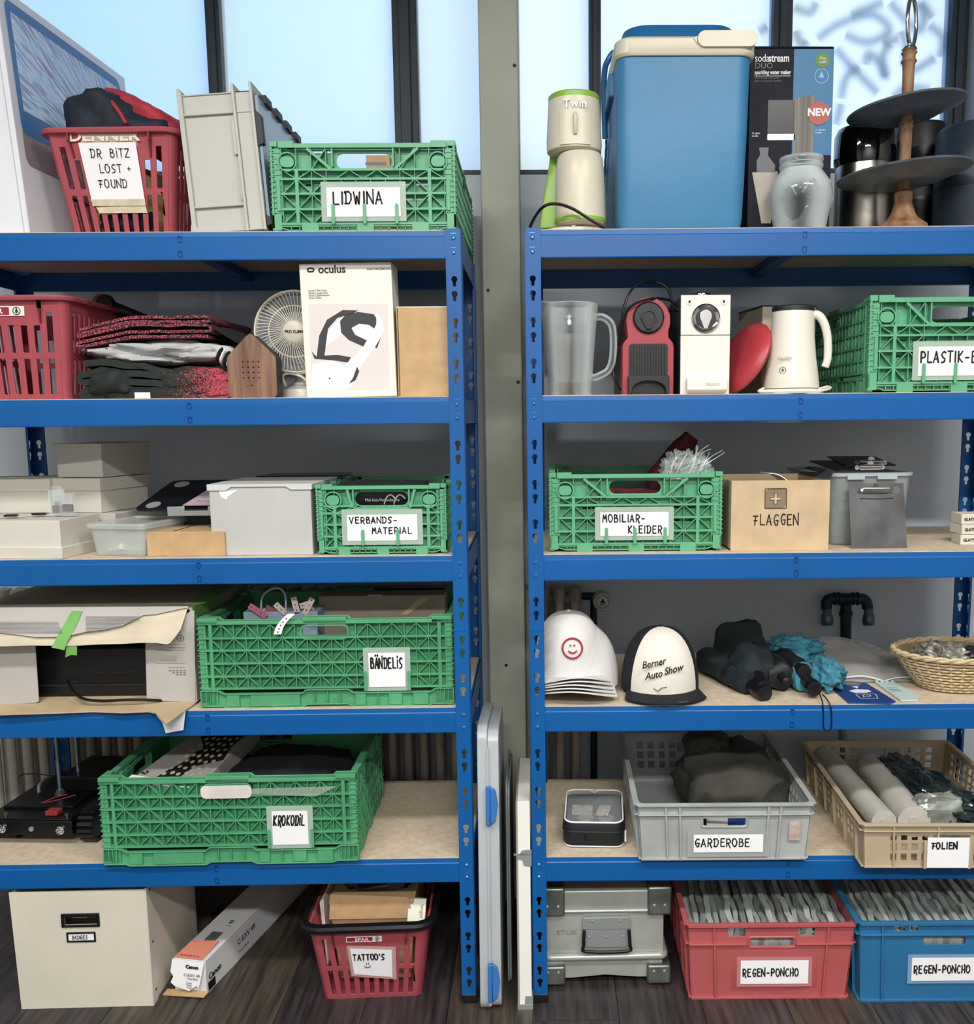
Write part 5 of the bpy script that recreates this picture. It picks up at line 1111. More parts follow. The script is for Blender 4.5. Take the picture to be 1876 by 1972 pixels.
# ================================================================== third level, right rack
yb = .035; xl, xr = span(1058, 1390, 980, yb); h_ = Z(1225, 909, yb)-S3; cx_ = (xl+xr)/2
crate('folding_crate', 'green folding crate labelled MOBILIAR-KLEIDER', (cx_, yb, S3), -1, xr-xl, .40, h_, GREEN, (.295, .69, .20, .50), False, ['MOBILIAR-', ('KLEIDER', .056)], lh=.0165, lx=.006, lz=.022, prongs=((.33, .1, .31), (.495, .1, .31), (.67, .1, .31)), step=.0122, st=.17, lead=1.55)
t = thing('red_cloth', 'dark red cloth sticking up out of the MOBILIAR-KLEIDER crate', 'cloth', (cx_+.03, .16, S3+.012))
MAR = mat('maroon_cloth', '5A1A28', .85, 0, .3, 14, .4, 80)
MB().blob((-.03, 0, .065), (.11, .10, .052), .3, 40, 3, .8, 2, wr=.2).obj('cloth_heap', MAR, t, ang=80)
MB(T(.075, .05, .175) @ R('Y', 38)).blob((0, 0, 0), (.028, .02, .075), .3, 30, 2, .6, 6, wr=.2).obj('upright_end', MAR, t, ang=80)
t = thing('plastic_bag', 'crinkled clear plastic bag on the right of the MOBILIAR-KLEIDER crate', 'bag', (cx_+.125, .12, S3+.128))
FILM = mat('crinkled_film', 'DCE6E4', .12, alpha=.35, bump=1, bs=25)
MB().blob((.0, 0, .035), (.052, .045, .052), .3, 56, 3.5, .75, 5, wr=.4).obj('bag_body', FILM, t, ang=40)
m = MB(); rnd = random.Random(5)
for k in range(16): a = rnd.uniform(-.055, .03); m.tube([(a, -.02, .03+rnd.uniform(0, .03)), (a+.02, -.03, .06+rnd.uniform(0, .03)), (a+rnd.uniform(.02, .06), -.02, .09+rnd.uniform(-.02, .02))], .0009, 4, smooth=3)
m.obj('crease_glint', mat('film_glint', 'E8F2F0', .1), t, kind='stuff')  # pale threads along the creases, glints put in as colour
# FLAGGEN carton
yb = .03; xl, xr = span(1408, 1597, 1000, yb); zt = Z(1500, 925, yb)-S3; w_ = xr-xl; hw = w_/2
t = thing('flag_carton', 'open pale cardboard box marked FLAGGEN with a drawn cross', 'box', ((xl+xr)/2, yb, S3), 0)
m = MB(); m.box(-hw, hw, 0, .003, 0, zt); m.box(-hw, -hw+.003, .003, .26, 0, zt); m.box(hw-.003, hw, .003, .26, 0, zt); m.box(-hw, hw, .257, .26, 0, zt); m.box(-hw, hw, .003, .257, 0, .003); bd = m.obj('carton', KRAFTL, t)
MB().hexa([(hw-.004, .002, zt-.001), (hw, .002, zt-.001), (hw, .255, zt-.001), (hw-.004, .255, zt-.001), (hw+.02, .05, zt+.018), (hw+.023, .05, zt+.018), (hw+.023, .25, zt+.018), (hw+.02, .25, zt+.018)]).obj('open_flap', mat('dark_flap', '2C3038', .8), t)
q = lambda px, py: (X(px, py, yb)-t.location.x, Z(px, py, yb)-S3)
a = q(1473, 979); b_ = q(1515, 941); m = MB(); 
for p, r_ in (((a[0], a[1]), (b_[0], a[1])), ((b_[0], a[1]), (b_[0], b_[1])), ((b_[0], b_[1]), (a[0], b_[1])), ((a[0], b_[1]), (a[0], a[1]))): m.bar(*p, *r_, .0014, -.0012, 0)
ccx, ccz, s1, s2 = (a[0]+b_[0])/2, (a[1]+b_[1])/2, .0035, .0125; cr = [(-s1, -s2), (s1, -s2), (s1, -s1), (s2, -s1), (s2, s1), (s1, s1), (s1, s2), (-s1, s2), (-s1, s1), (-s2, s1), (-s2, -s1), (-s1, -s1)]
for i in range(12): p, r_ = cr[i], cr[(i+1) % 12]; m.bar(ccx+p[0], ccz+p[1], ccx+r_[0], ccz+r_[1], .0011, -.0012, 0)
H2 = (b_[0]-a[0])/2
for k in range(-11, 12):
    c_ = k*.0038; pts = []
    seg = None
    for i in range(41):
        x_ = -H2+2*H2*i/40; z_ = x_*1.25+c_; ok = abs(z_) < H2*.95 and not ((abs(x_) < s1+.0012 and abs(z_) < s2+.001) or (abs(z_) < s1+.0012 and abs(x_) < s2+.001))
        if ok and seg is None: seg = (x_, z_)
        if seg and (not ok or i == 40):
            if x_-seg[0] > .001: m.bar(ccx+seg[0], ccz+seg[1], ccx+x_, ccz+z_, .0008, -.001, 0)
            seg = None
m.obj('drawn_cross', INK, bd); a = q(1450, 1011); hand(bd, ['FLAGGEN'], a[0], a[1], .0235, INK, y=-.0012, step=.0154, st=.10)
pp = thing('papers', 'white paper sticking out of the FLAGGEN box', 'paper', (X(1498, 918, .12), .12, S3+zt-.035)); MB().sheet(6, 3, lambda u, v: (-.02+.045*u-.01*v, v*.05, .047+.006*sin(u*3)-.02*u), .002).obj('sheet', PAPER, pp, ang=60)
# clear bin behind clipboard
yb = .10; xl, xr = span(1598, 1760, 940, yb); z = lambda py: Z(1690, py, yb)-S3; zt = z(911); hw = (xr-xl)/2+.004
t = thing('clear_bin', 'tall milky clear plastic bin behind the metal clipboard', 'bin', ((xl+xr)/2, yb, S3), 3)
BIN = mat('clear_bin_plastic', 'B4BEC0', .25, alpha=.38)
m = MB(); rbox(m, [(-hw*.86, hw*.86, .014, .30, .002, .02), (-hw*.97, hw*.97, 0, .32, zt, .025), (-hw*.95, hw*.95, .003, .317, zt, .025), (-hw*.84, hw*.84, .017, .297, .006, .02)], 4); m.obj('bin_body', BIN, t)
m = MB(); L = [rloop(-hw*s, hw*s, -o, .32+o, z_, .03, 4) for s, o, z_ in ((.98, 0, zt-.008), (1.02, .005, zt-.007), (1.03, .006, zt), (.97, -.002, zt+.001))]; m.ring(L, cap=False, loop=True); m.box(-hw*.6, -hw*.2, -.009, -.003, zt-.014, zt-.004); m.box(hw*.1, hw*.55, -.009, -.003, zt-.014, zt-.004); m.obj('rim', mat('bin_rim', 'BCC6C8', .3, alpha=.8), t)
MB().blob((-.0, .15, .055), (hw*.7, .11, .05), .3, 30, 3, .7, 4, wr=.3, zmin=.008).obj('crumpled_film', FILM, t, ang=30)
def clip(parent, w, M_, m_=CHROME):
    k = MB(M_); k.box(-w/2, w/2, -.006, 0, -.006, .006); k.cyl((-w/2, -.008, .003), (w/2, -.008, .003), .0045, n=10); k.plate(circ(0, .010, .008, 14, .006), th=.003, y=-.006)
    for s in (-1, 1): k.plate(circ(s*(w/2+.005), 0, .006, 14), [circ(s*(w/2+.005), 0, .0015, 8)], .002, y=-.003)
    k.obj('clip', m_, parent, bev=.0008)
for k, (pl_, pr_, pt, y, rz) in enumerate(((1602, 1700, 901, .16, 3), (1618, 1711, 894, .22, -4))):
    x0_, x1_ = span(pl_, pr_, 905, y); w_ = x1_-x0_; zc = zt+.004
    c_ = thing('clipboard', ('black clipboard lying front-most across the clear bin', 'black clipboard lying rear-most across the clear bin')[k], 'clipboard', ((x0_+x1_)/2, y-.045, S3+zc+.008*k), rz, 'clipboards at the clear bin', rx=4)
    MB().box(-w_/2, w_/2, 0, .20, .0, .003).obj('board', BLACK, c_); 
    if k == 1: clip(c_, .055, T(0, .004, .008))
    else: clip(c_, .05, T(.015, .004, .008))
yb = .045; x0_, x1_ = span(1640, 1747, 1056, yb); xt0, xt1 = span(1634, 1737, 930, yb+.035); hh = Z(1690, 931, yb+.035)-S3
t = thing('metal_clipboard', 'brushed metal clipboard leaning upright against the clear bin', 'clipboard', (x0_, yb, S3), 0, 'clipboards at the clear bin')
BRM = mat('stained_steel_sheet', '5C5C5E', .42, .75, .35, 9, .1, 200)
w_ = x1_-x0_
def mf(u, d, v): return (u*w_+(xt0-x0_+.0)*v+d*0, .035*v+d, v*hh)
bd = MB().plate(rect(0, 1, 0, 1), [circ(.86, .89, .065, 20, .058)], .0015, fn=mf).obj('board', BRM, t)
a = mf(.48, 0, .89); clip(bd, .062, T(*a) @ R('X', -14))
m = MB(); m.tube([mf(.2+.6*i/12, -.0005, .77-.008*sin(pi*i/12)) for i in range(13)], .0012, 6); m.obj('pressed_groove', BRM, bd)
# three little white cartons
for k in range(3):
    yb = .09; x_ = X(1850+2*(k % 2), 1040, yb); z0 = Z(1860, (1057, 1034, 1012)[k]-3, yb)-S3; hb = .0235
    t = thing('small_white_carton', ('small white carton at the bottom of the stack of three by the right picture edge', 'small white carton in the middle of the stack of three by the right picture edge', 'small white carton on top of the stack of three by the right picture edge')[k], 'box', (x_, yb, S3+k*(hb+.0008)), (-4, 3, -1)[k], 'small white cartons')
    bd = MB().box(0, .10, 0, .06, 0, hb).obj('carton', WB, t, bev=.001); text(bd, 'GLATTS', .0095, (.006, -.0008, .008), INK, al='LEFT', off=.0003, sx=.85)
# ================================================================== fourth level, left rack
# big torn printer carton
yb = .06; z = lambda py: Z(200, py, yb)-S4; xr = X(377, 1300, yb); xL = X(-60, 1300, yb); zt = z(1172)
t = thing('printer_carton', 'large torn grey-white printer carton lying open towards the front', 'box', (xr, yb, S4))
PC = mat('printed_carton', 'B5B2AE', .7, 0, .05, 5, .1, 80); W_ = xr-xL; D_ = .43
m = MB(); m.box(-W_, 0, .0, D_, zt-.004, zt); m.box(-.005, 0, 0, D_, 0, zt-.004); m.box(-W_, -W_+.005, 0, D_, 0, zt-.004); m.box(-W_, 0, D_-.005, D_, 0, zt-.004); m.box(-W_, 0, 0, D_, 0, .004); bd = m.obj('carton', mat('carton_shell', 'A9A59C', .8, 0, .1, 8, .15, 60), t)
q = lambda px, py, y=None: (X(px, py, y or yb)-xr, Z(px, py, y or yb)-S4)
def face(pts, nm, mm, dy, th=.003, y=None): return MB().plate([q(px, py, y) for px, py in pts], th=th, y=dy).obj(nm, mm, bd, bev=.0006)
face([(-60, 1362), (-60, 1240), (68, 1243), (75, 1350), (70, 1353)], 'side_flap', PC, -.001)
rf = face([(283, 1349), (280, 1240), (362, 1180), (374, 1175), (377, 1352)], 'side_flap', PC, -.001)
# hanging torn top flap leaning outward
yo = yb-.055
fl_pts = [(-60, 1172, 0), (362, 1170, 0), (356, 1188, .12), (348, 1212, .4), (338, 1226, .7), (328, 1238, .95), (322, 1241, 1), (300, 1238, .95), (270, 1238, .96), (235, 1240, 1), (190, 1241, 1), (140, 1244, 1), (60, 1243, 1), (0, 1245, 1), (-60, 1246, 1)]
FP_ = []
for px, py, v in fl_pts: p = at(px, py, yb-.004-.05*v); FP_.append((p.x-xr, p.y-yb, p.z-S4))
def extr(pts, n_, th, nm, mm, par, bev=0): 
    n_ = V(n_)*th; k = len(pts); tr = tessellate_polygon([[V((p[0], 0, p[2])).xzy for p in pts]]); m = MB()
    vs = [V(p) for p in pts]+[V(p)+n_ for p in pts]; fs = [list(f) for f in tr]+[[i+k for i in f[::-1]] for f in tr]+[(i, i+k, (i+1) % k+k, (i+1) % k) for i in range(k)]
    return m.add(vs, fs).obj(nm, mm, par, bev=bev)
flp = extr(FP_, (0, .8, .6), .004, 'torn_top_flap', mat('torn_flap', 'CABFA9', .85, 0, .12, 10, .2, 90), bd)
pr_pts = [(-60, 1172, 0), (361, 1170, 0), (345, 1173, .05), (300, 1183, .15), (275, 1185, .2), (255, 1195, .35), (235, 1205, .47), (200, 1213, .58), (165, 1217, .64), (125, 1226, .76), (70, 1227, .78), (30, 1222, .7), (-60, 1212, .5)]
FP_ = []
for px, py, v in pr_pts: p = at(px, py, yb-.006-.05*v-.003); FP_.append((p.x-xr, p.y-yb, p.z-S4))
prt = extr(FP_, (0, .8, .6), .002, 'printed_flap_layer', PC, bd)
m = MB()
for k in range(13):
    py = 1187+k*2.6; x0_ = 158-k*0; x1_ = 268-max(0, k-2)*8.5
    for sx_, ex_ in (((165, x1_) if k < 12 else (165, 170)), (-20, 108+k) if 3 < k else (0, 0)):
        if ex_-sx_ < 12: continue
        v = (py-1170)/72; p = at(sx_, py, yb-.006-.05*v-.006); r_ = at(ex_, py+.5, yb-.006-.05*v-.006); m.bar(p.x-xr, p.z-S4, r_.x-xr, r_.z-S4, .0009, p.y-yb-.0005, p.y-yb)
m.obj('small_print', INKG, bd, kind='stuff')
# bottom flap folded out over the beam
bp = [(-60, 1368), (0, 1376), (100, 1373), (180, 1370), (235, 1372), (285, 1370), (300, 1373), (315, 1390), (320, 1395), (355, 1370), (378, 1353), (378, 1335), (-60, 1335)]
FP_ = []
for px, py in bp:
    p = gnd(px, py, S4+.004); FP_.append((p.x-xr, p.y-yb, .005))
k = len(FP_); tr = tessellate_polygon([[V((p[0], p[1], 0)) for p in FP_]]); m = MB(); m.add([V(p) for p in FP_]+[V(p)-V((0, 0, .003)) for p in FP_], [list(f) for f in tr]+[[i+k for i in f[::-1]] for f in tr]+[(i, i+k, (i+1) % k+k, (i+1) % k) for i in range(k)]); m.obj('bottom_flap', KRAFTL, bd)
hg = MB(); y_ = -.012; pts = [at(a, b, y_) for a, b in ((325, 1369), (357, 1370), (353, 1406), (319, 1412), (313, 1392), (300, 1376))]; hg.plate([(p.x-xr, p.z-S4) for p in pts], th=.0012, y=y_-yb); hg.obj('hanging_label', PAPER, bd)
GT = mat('green_tape', '74B25C', .5, 0, .06, 20, alpha=.95)
TP = []
for px, py in ((138, 1177), (158, 1177), (147, 1205), (129, 1237), (124, 1252), (99, 1247), (112, 1222)):
    v = (py-1170)/75; p = at(px, py, yb-.004-.05*v-.007); TP.append((p.x-xr, p.y-yb, p.z-S4))
extr(TP, (0, .8, .6), .0008, 'green_tape', GT, bd)
TP = []
for px, py in ((127, 1243), (148, 1244), (148, 1262), (137, 1261), (126, 1266)): p = at(px, py, yb-.052); TP.append((p.x-xr, p.y-yb, p.z-S4))
extr(TP, (0, 1, 0), .0006, 'green_tape', GT, bd)
m = MB(); m.box(-.035, .012, .05, .28, zt, zt+.0012); m.box(.0005, .0015, .0, .2, zt-.03, zt+.001); m.obj('green_tape', GT, bd)
m = MB(); a = q(348, 1229); m.plate(circ(a[0], a[1], .0085, 20), [circ(a[0], a[1], .006, 20)], .0005, y=-.0018); m.plate(circ(a[0], a[1], .0035, 12), th=.0005, y=-.0018)
for py, x0_, x1_ in ((1241, 300, 357), (1247, 325, 357), (1252, 300, 357), (1263, 312, 340), (1267, 308, 340), (1271, 310, 340), (1277, 300, 358), (1285, 325, 357)):
    a, b_ = q(x0_, py), q(x1_, py); m.bar(*a, *b_, .0012 if py in (1247, 1285, 1271) else .0006, -.0018, -.001)
for i in range(5):
    for j in range(3): a = q(328+i*7, 1291+j*4); m.plate(rrect(a[0]-.003, a[0]+.003, a[1]-.0015, a[1]+.0015, .001, 2), th=.0005, y=-.0018) if i+(2-j) > 1 else None
m.obj('small_print', INKG, rf, kind='stuff')
t = thing('printer', 'black printer inside the torn carton', 'printer', (q(170, 1300)[0]+xr, yb+.05, S4+.005))
MB().box(-.22, .20, 0, .3, 0, .12).obj('printer_body', BLACK, t, bev=.006); MB().box(.03, .10, -.001, .001, .058, .060).box(-.01, .02, -.001, .001, .058, .060).box(-.2, .18, -.004, .0, .028, .031).obj('paper_slot', DARK, t)
m = MB(); P = [at(a, b, y) for a, b, y in ((130, 1310, .10), (138, 1325, .07), (148, 1338, .045), (165, 1347, .03), (200, 1350, .03), (240, 1348, .03), (285, 1348, .04), (330, 1350, .08))]; m.tube([p-V(t.location) for p in P], .0035, 8, smooth=4); m.obj('power_cord', BLACK, t)
# green long crate BÄNDELIS
yb = .022; xl, xr = span(384, 872, 1280, yb); h_ = Z(620, 1188, yb)-S4; cx_ = (xl+xr)/2
crate('folding_crate', 'long green folding crate labelled BÄNDELIS on the fourth level', (cx_, yb, S4), .2, xr-xl, .39, h_, GREEN2, (.668, .812, .22, .60), True, ['BÄNDELiS'], lh=.024, lx=.005, lz=.036, step=.0099, st=.14, prongs=((.655, .19, .40), (.827, .19, .40)))
t = thing('wristband_bag', 'small pale blue paper bag heaped with pink and white wristbands', 'bag', (X(545, 1190, .12), .12, S4+.012))
PBG = mat('pale_blue_bag', '9DB2C6', .7); x0_, x1_ = X(468, 1190, .12)-t.location.x, X(612, 1190, .12)-t.location.x; zb = Z(545, 1178, .12)-S4-.012
m = MB(); m.taper((x0_+.01, x1_-.01, 0, .09), (x0_, x1_, 0, .09), 0, zb); m.obj('paper_bag', PBG, t, bev=.002)
m = MB(); a = [at(px, py, y)-V(t.location) for px, py, y in ((503, 1180, .12), (505, 1150, .12), (522, 1135, .12), (540, 1134, .12), (550, 1150, .12), (550, 1190, .115))]; m.tube(a, .0022, 8, smooth=4); m.obj('bag_handle', PBG, t)
PK = mat('pink_band', 'C8708C', .6); WBD = mat('cream_band', 'D8C8C0', .6); grb = 'paper wristbands'
def band(pts, mm, lab, y=.11, w=.014):
    a = at(*pts[0], y); b = at(*pts[1], y+.01); L_ = (V((b.x, 0, b.z))-V((a.x, 0, a.z))).length; an = math.atan2(b.z-a.z, b.x-a.x)
    o = thing('wristband', lab, 'wristband', (a.x, y, a.z), 0, grb, ry=-math.degrees(an))
    MB().plate([(0, -w/2), (L_, -w/2), (L_, w/2), (0, w/2)], [circ(.006+i*.013, 0, .0018, 8) for i in range(int(L_/.013))], .0008).obj('strip', mm, o)
for p0_, p1_, mm, lab, y in (((480, 1166), (515, 1186), PK, 'pink wristband sticking out at the left of the heap', .105), ((512, 1170), (548, 1184), mat('deep_pink_band', 'A84E62', .6), 'dark pink wristband in the middle of the heap', .13),
   ((530, 1163), (552, 1180), WBD, 'cream wristband bent over in the middle of the heap', .115), ((565, 1150), (575, 1180), WBD, 'cream wristband standing upright in the heap', .12), ((602, 1152), (588, 1182), WBD, 'cream wristband leaning at the right of the heap', .118), ((578, 1168), (600, 1160), WBD, 'short cream wristband across the right of the heap', .125), ((490, 1184), (525, 1172), WBD, 'cream wristband lying flat at the left of the heap', .135), ((520, 1184), (560, 1176), PK, 'pale pink wristband lying across the front of the heap', .14), ((585, 1182), (606, 1170), WBD, 'cream wristband low at the right of the heap', .14)): band((p0_, p1_), mm, lab, y)
a = at(552, 1186, .018); o = thing('wristband', 'white wristband hanging over the front of the BÄNDELIS crate', 'wristband', (a.x, .018, a.z), 0, grb)
pts = [at(px, py, .013) for px, py in ((560, 1183), (545, 1195), (538, 1208), (535, 1221))]
m = MB(); m.sheet(8, 1, lambda u, v: (lambda p: (p[0]+(.0085*(v*2-1)), p[1], p[2]))((pts[0].lerp(pts[3], u)-V((a.x, .018, a.z))-V((.006*sin(u*pi), .003 if u > .1 else -.006, 0)))), .0008); o2 = m.obj('strip', PAPER, o)
m = MB()
for k in range(5): p = pts[0].lerp(pts[3], .2+.17*k)-V((a.x, .018, a.z)); m.plate(circ(p.x-.006*sin((.2+.17*k)*pi), p.z, .0016, 8), th=.0005, y=p.y-.0045)
m.obj('punched_hole', INK, o, kind='stuff')
for pts, mm, nm in (((470, 1182), (612, 1185), 0, 0),) if False else (): pass
yb = .20; x0_, x1_ = span(614, 880, 1160, yb); zt = Z(740, 1147, yb)-S4
t = thing('flat_carton', 'greyish cardboard box standing at the back inside the BÄNDELIS crate', 'box', (x0_, yb, S4+.012)); bd = MB().box(0, x1_-x0_-.03, 0, .07, 0, zt-.012).obj('carton', mat('grey_cardboard', '93897C', .85, 0, .08, 14), t, bev=.002); MB().box(.12, .155, -.001, .03, zt-.013, zt-.010).obj('metal_tab', GALV, bd)
MB().hexa([(.20, -.002, zt-.06), (.215, -.002, zt-.06), (.215, .0, zt-.06), (.2, 0, zt-.06), (.245, -.002, zt-.02), (.27, -.002, zt-.02), (.27, 0, zt-.02), (.245, 0, zt-.02)]).obj('tape_strip', KRAFTL, bd)
t = thing('craft_knife_pack', 'small kraft packet seen through the handle hole of the BÄNDELIS crate', 'box', (X(660, 1220, .08), .08, S4+.09), 12); MB().box(-.02, .03, 0, .03, 0, .03).obj('packet', KRAFT, t, bev=.001)
yb = .40; t = thing('black_case', 'long black case lying behind the BÄNDELIS crate', 'case', (X(740, 1135, yb), yb, S4+.0)); MB().box(-.14, .18, 0, .06, 0, Z(740, 1134, yb)-S4).obj('case_body', BLACK, t, bev=.008); MB().box(-.03, .03, -.012, 0, .18, .19).obj('handle', BLACK, t, bev=.003)
# ================================================================== fourth level, right rack
CAPW = mat('white_cotton', 'D8D6D6', .9, 0, .03, 20, .3, 300); CAPB = mat('black_cotton', '10151C', .9, 0, .2, 20, .3, 300)
def cap_body(t, mcrown, mback, mbrim, rx, ry_, hgt, brim_l, curve, flat=False, open_front=None, mb_front=None):
    """crown is a dome of two halves, front panel and back; brim comes forward (-y)"""
    def P(a, v, o=0):
        ph = v*pi/2; k = cos(ph)**(.70 if not flat else .74); zz = hgt*sin(ph)**.9
        fr = max(0, -sin(a)); k2 = k
        x = (rx+o)*k*cos(a)*(1-.10*fr*v); y = (ry_+o)*k*sin(a)*(1-.0*v)
        y -= fr*.010*v*(1-v)*4
        return (x, y, zz+o*v)
    def part(a0, a1, m, nm, n=18, o=0, v1=1.0):
        MB().sheet(n, 12, lambda u, v: P(a0+(a1-a0)*u, v*v1*.995, o), .0018).obj(nm, m, t, ang=60)
    fa = radians(62 if not flat else 56)
    part(-pi/2-fa, -pi/2+fa, mcrown, 'front_panel', 20, .0006)
    part(-pi/2+fa, 1.5*pi-fa, mback, 'back_panel', 30)
    MB().lathe([(.005, 0), (.006, .002), (.004, .0045), (0, .005)], 12, (0, 0, hgt-.001)).obj('top_button', mback, t)
    def B(u, v):
        a = -pi/2+(u-.5)*2*radians(66); x0, y0 = rx*cos(a), ry_*sin(a)
        s = (u-.5)*2; x1 = rx*1.02*s*.98; y1 = -ry_-brim_l*(1-abs(s)**2.6)+.0*s; e = abs(s)**2.2
        x = x0+(x1*1.03-x0)*v; y = y0+(min(y1, y0)-y0)*v
        return (x, y, .003-curve*s*s*v*1.0-.006*v+(0 if flat else curve*.75*v))
    b = MB().sheet(22, 8, B, .0028).obj('brim', mbrim, t, ang=60)
    return b
# stack of white caps (nested)
yb = .115; cx_ = X(1096, 1280, yb); lab_ = ['uppermost white cap of the nested stack, with a red smiling face', 'second white cap from the top of the nested stack', 'third white cap from the top of the nested stack', 'fourth white cap from the top of the nested stack', 'lowest white cap of the nested stack on the shelf board']
rw = (X(1170, 1280, yb)-X(1035, 1280, yb))/2; step_ = .0085; h_ = Z(1100, 1180, yb)-S4-.05
for k in range(5):
    zz = S4+.020+step_*(4-k)
    t = thing('cap', lab_[k], 'cap', (cx_+(.0035*k, .004*k, .001*k)[1 if k else 0]+.002*k, yb+.005*k, zz), (6, 3, -3, -6, -8)[k], 'stacked white caps')
    cap_body(t, CAPW, CAPW, CAPW, rw-.001+.003*k, .085+.002*k, (h_ if k == 0 else h_*.97), .050+.002*k, .026)
    if k == 0:
        RT = REDI; m = MB(); N_ = 28
        def onp(dx, dz, o=.004):  # point on the front of the crown
            z_ = dz; v = math.asin(min(1, (z_/h_))**(1/.9))/(pi/2); kk = cos(v*pi/2)**.70; xx = dx; rr_ = rw*kk*.9+.001; a = math.asin(max(-1, min(1, xx/rr_))); y = -.085*kk*cos(a)-.010*v*(1-v)*4*cos(a)
            return (xx, y-o, z_)
        c0, c1, r_ = -.004, h_*.52, .0225
        m.tube([onp(c0+r_*cos(2*pi*i/N_), c1+r_*sin(2*pi*i/N_)) for i in range(N_)], .0022, 6, loop=True)
        m.tube([onp(c0+.0105*cos(a), c1-.001+.009*sin(a)) for a in [radians(205+13*i) for i in range(11)]], .0017, 6)
        for s in (-.005, .004): m.tube([onp(c0+s, c1+.006), onp(c0+s+.0003, c1+.0085)], .0022, 6)
        m.obj('smiling_face_print', REDI, t)
# black and white trucker cap
yb = .12; cx_ = X(1271, 1290, yb); rw = (X(1343, 1290, yb)-X(1199, 1290, yb))/2*1.03; h_ = Z(1273, 1203, yb)-S4-.014
t = thing('cap', 'black flat-brimmed cap with a white front panel and lettering', 'cap', (cx_, yb, S4+.010), 2, None)
b = cap_body(t, mat('white_foam_front', 'E4E0D6', .85, bump=.1), CAPB, CAPB, rw, .088, h_, .052, .002, flat=True)
def onp(dx, dz, o=.004):
    z_ = dz; v = math.asin(min(1, (z_/h_))**(1/.9))/(pi/2); kk = cos(v*pi/2)**.74; rr_ = rw*kk*.95+.001; a = math.asin(max(-1, min(1, dx/rr_))); y = -.088*kk*cos(a)-.010*v*(1-v)*4*cos(a)
    return (dx, y-o, z_)
for s_, px, py, sz, sx_ in (('Berner', 1234, 1288, .023, .85), ('Auto', 1240, 1309, .023, .85), ('Show', 1276, 1299, .024, .85)):
    x_, z_ = X(px, py, yb-.09)-cx_, Z(px, py, yb-.09)-S4-.010
    o_ = text(t, s_, sz, (x_, -.1, z_), INK, al='LEFT', sx=sx_, shear=.4, off=.0003, rot=(90, -13, 0)); WRAP[o_.name] = lambda x, z: onp(x, z, .0042)[1]
m = MB(); m.tube([(-.030, onp(-.02, h_*.2)[1]-.006, h_*.16), (-.020, onp(-.02, h_*.2)[1]-.006, h_*.12), (-.012, onp(-.01, h_*.2)[1]-.006, h_*.17), (0, onp(0, h_*.2)[1]-.006, h_*.18)], .0010, 5, smooth=4); m.obj('swash', INK, t)
MB(T(.030, -.088-.036, -.0015) @ R('X', -6) @ R('Z', 8)).lathe([(.0205, 0), (.0205, .0012), (0, .0012)], 28, sy=.42).obj('silver_sticker', mat('silver_foil', 'A8AAAC', .3, .8), b) 
MB(T(.030, -.088-.036, -.0002) @ R('X', -6) @ R('Z', 8)).box(-.011, .011, -.0022, -.0012, 0, .0004).box(-.009, .012, .001, .002, 0, .0004).obj('sticker_print', INK, b, kind='stuff')
# umbrellas
UB = mat('black_umbrella_cloth', '0F1D22', .8, 0, .35, 30, .4, 90); UB2 = mat('black_nylon', '0A0E14', .6, 0, .3, 25, .5, 90)
def umb(name, label, a, b, r0, r1, m, seed, grip=(.016, .026), strap=False, cap=None, endcloth=True, n=30):
    a, b = V(a), V(b); t = thing(name, label, 'umbrella', a, 0, 'folded umbrellas'); d = b-a; L_ = d.length; q = d.normalized().to_track_quat('Z', 'Y').to_matrix().to_4x4()
    m_ = MB(q); rs = []
    for i in range(15):
        u = i/14; rr_ = r0+(r1-r0)*u; rr_ *= (.55 if i == 0 else .9 if i == 1 else 1) if endcloth else 1
        if i == 14: rr_ *= .86
        rs.append([((rr_*(1+.16*noise.noise(V((cos(th)*1.5, sin(th)*1.5+seed, u*3)))+.07*sin(5*th+u*4+seed)))*cos(th), (rr_*(1+.16*noise.noise(V((cos(th)*1.5, sin(th)*1.5+seed, u*3)))+.07*sin(5*th+u*4+seed)))*sin(th), L_*u*.80) for th in [2*pi*k/n for k in range(n)]])
    m_.ring(rs); m_.obj('canopy', m, t, ang=70)
    m_ = MB(q); m_.lathe([(r1*.55, L_*.72), (grip[0]*.8, L_*.82), (grip[0]*.9, L_*.90), (grip[0], L_*.97), (grip[0]*.92, L_), (grip[0]*.6, L_*1.005), (0, L_*1.006)], 24); m_.obj('handle', BLACK, t)
    m_ = MB(q); rs = [[(rr_*cos(th), rr_*sin(th), z_) for th in [2*pi*k/24 for k in range(24)]] for rr_, z_ in ((r0*.25+r1*.8, L_*.5), (r0*.25+r1*.8, L_*.56))]; m_.ring(rs); m_.obj('closing_strap', UB2, t) if strap else None
    return t
z0 = S4
def G(px, py, zz): p = gnd(px, py, z0+zz); return (p.x, p.y, z0+zz)
def A_(px, py, y): p = at(px, py, y); return tuple(p)
umb('umbrella', 'wide half-open black umbrella at the back of the umbrella pile', A_(1418, 1232, .34), A_(1470, 1325, .04), .072, .048, UB, 2, (.020, .03), True)
umb('umbrella', 'black umbrella lying leftmost, its round knob pointing to the front edge', A_(1352, 1262, .30), A_(1474, 1337, .022), .032, .030, UB, 7, (.0205, .03), True)
umb('umbrella', 'tightly rolled black umbrella in the middle of the pile seen end on', A_(1470, 1268, .30), A_(1515, 1313, .045), .040, .036, UB2, 4, (.010, .02))
TEAL_ = mat('teal_cloth', '3A7E92', .8, 0, .3, 22, .5, 80)
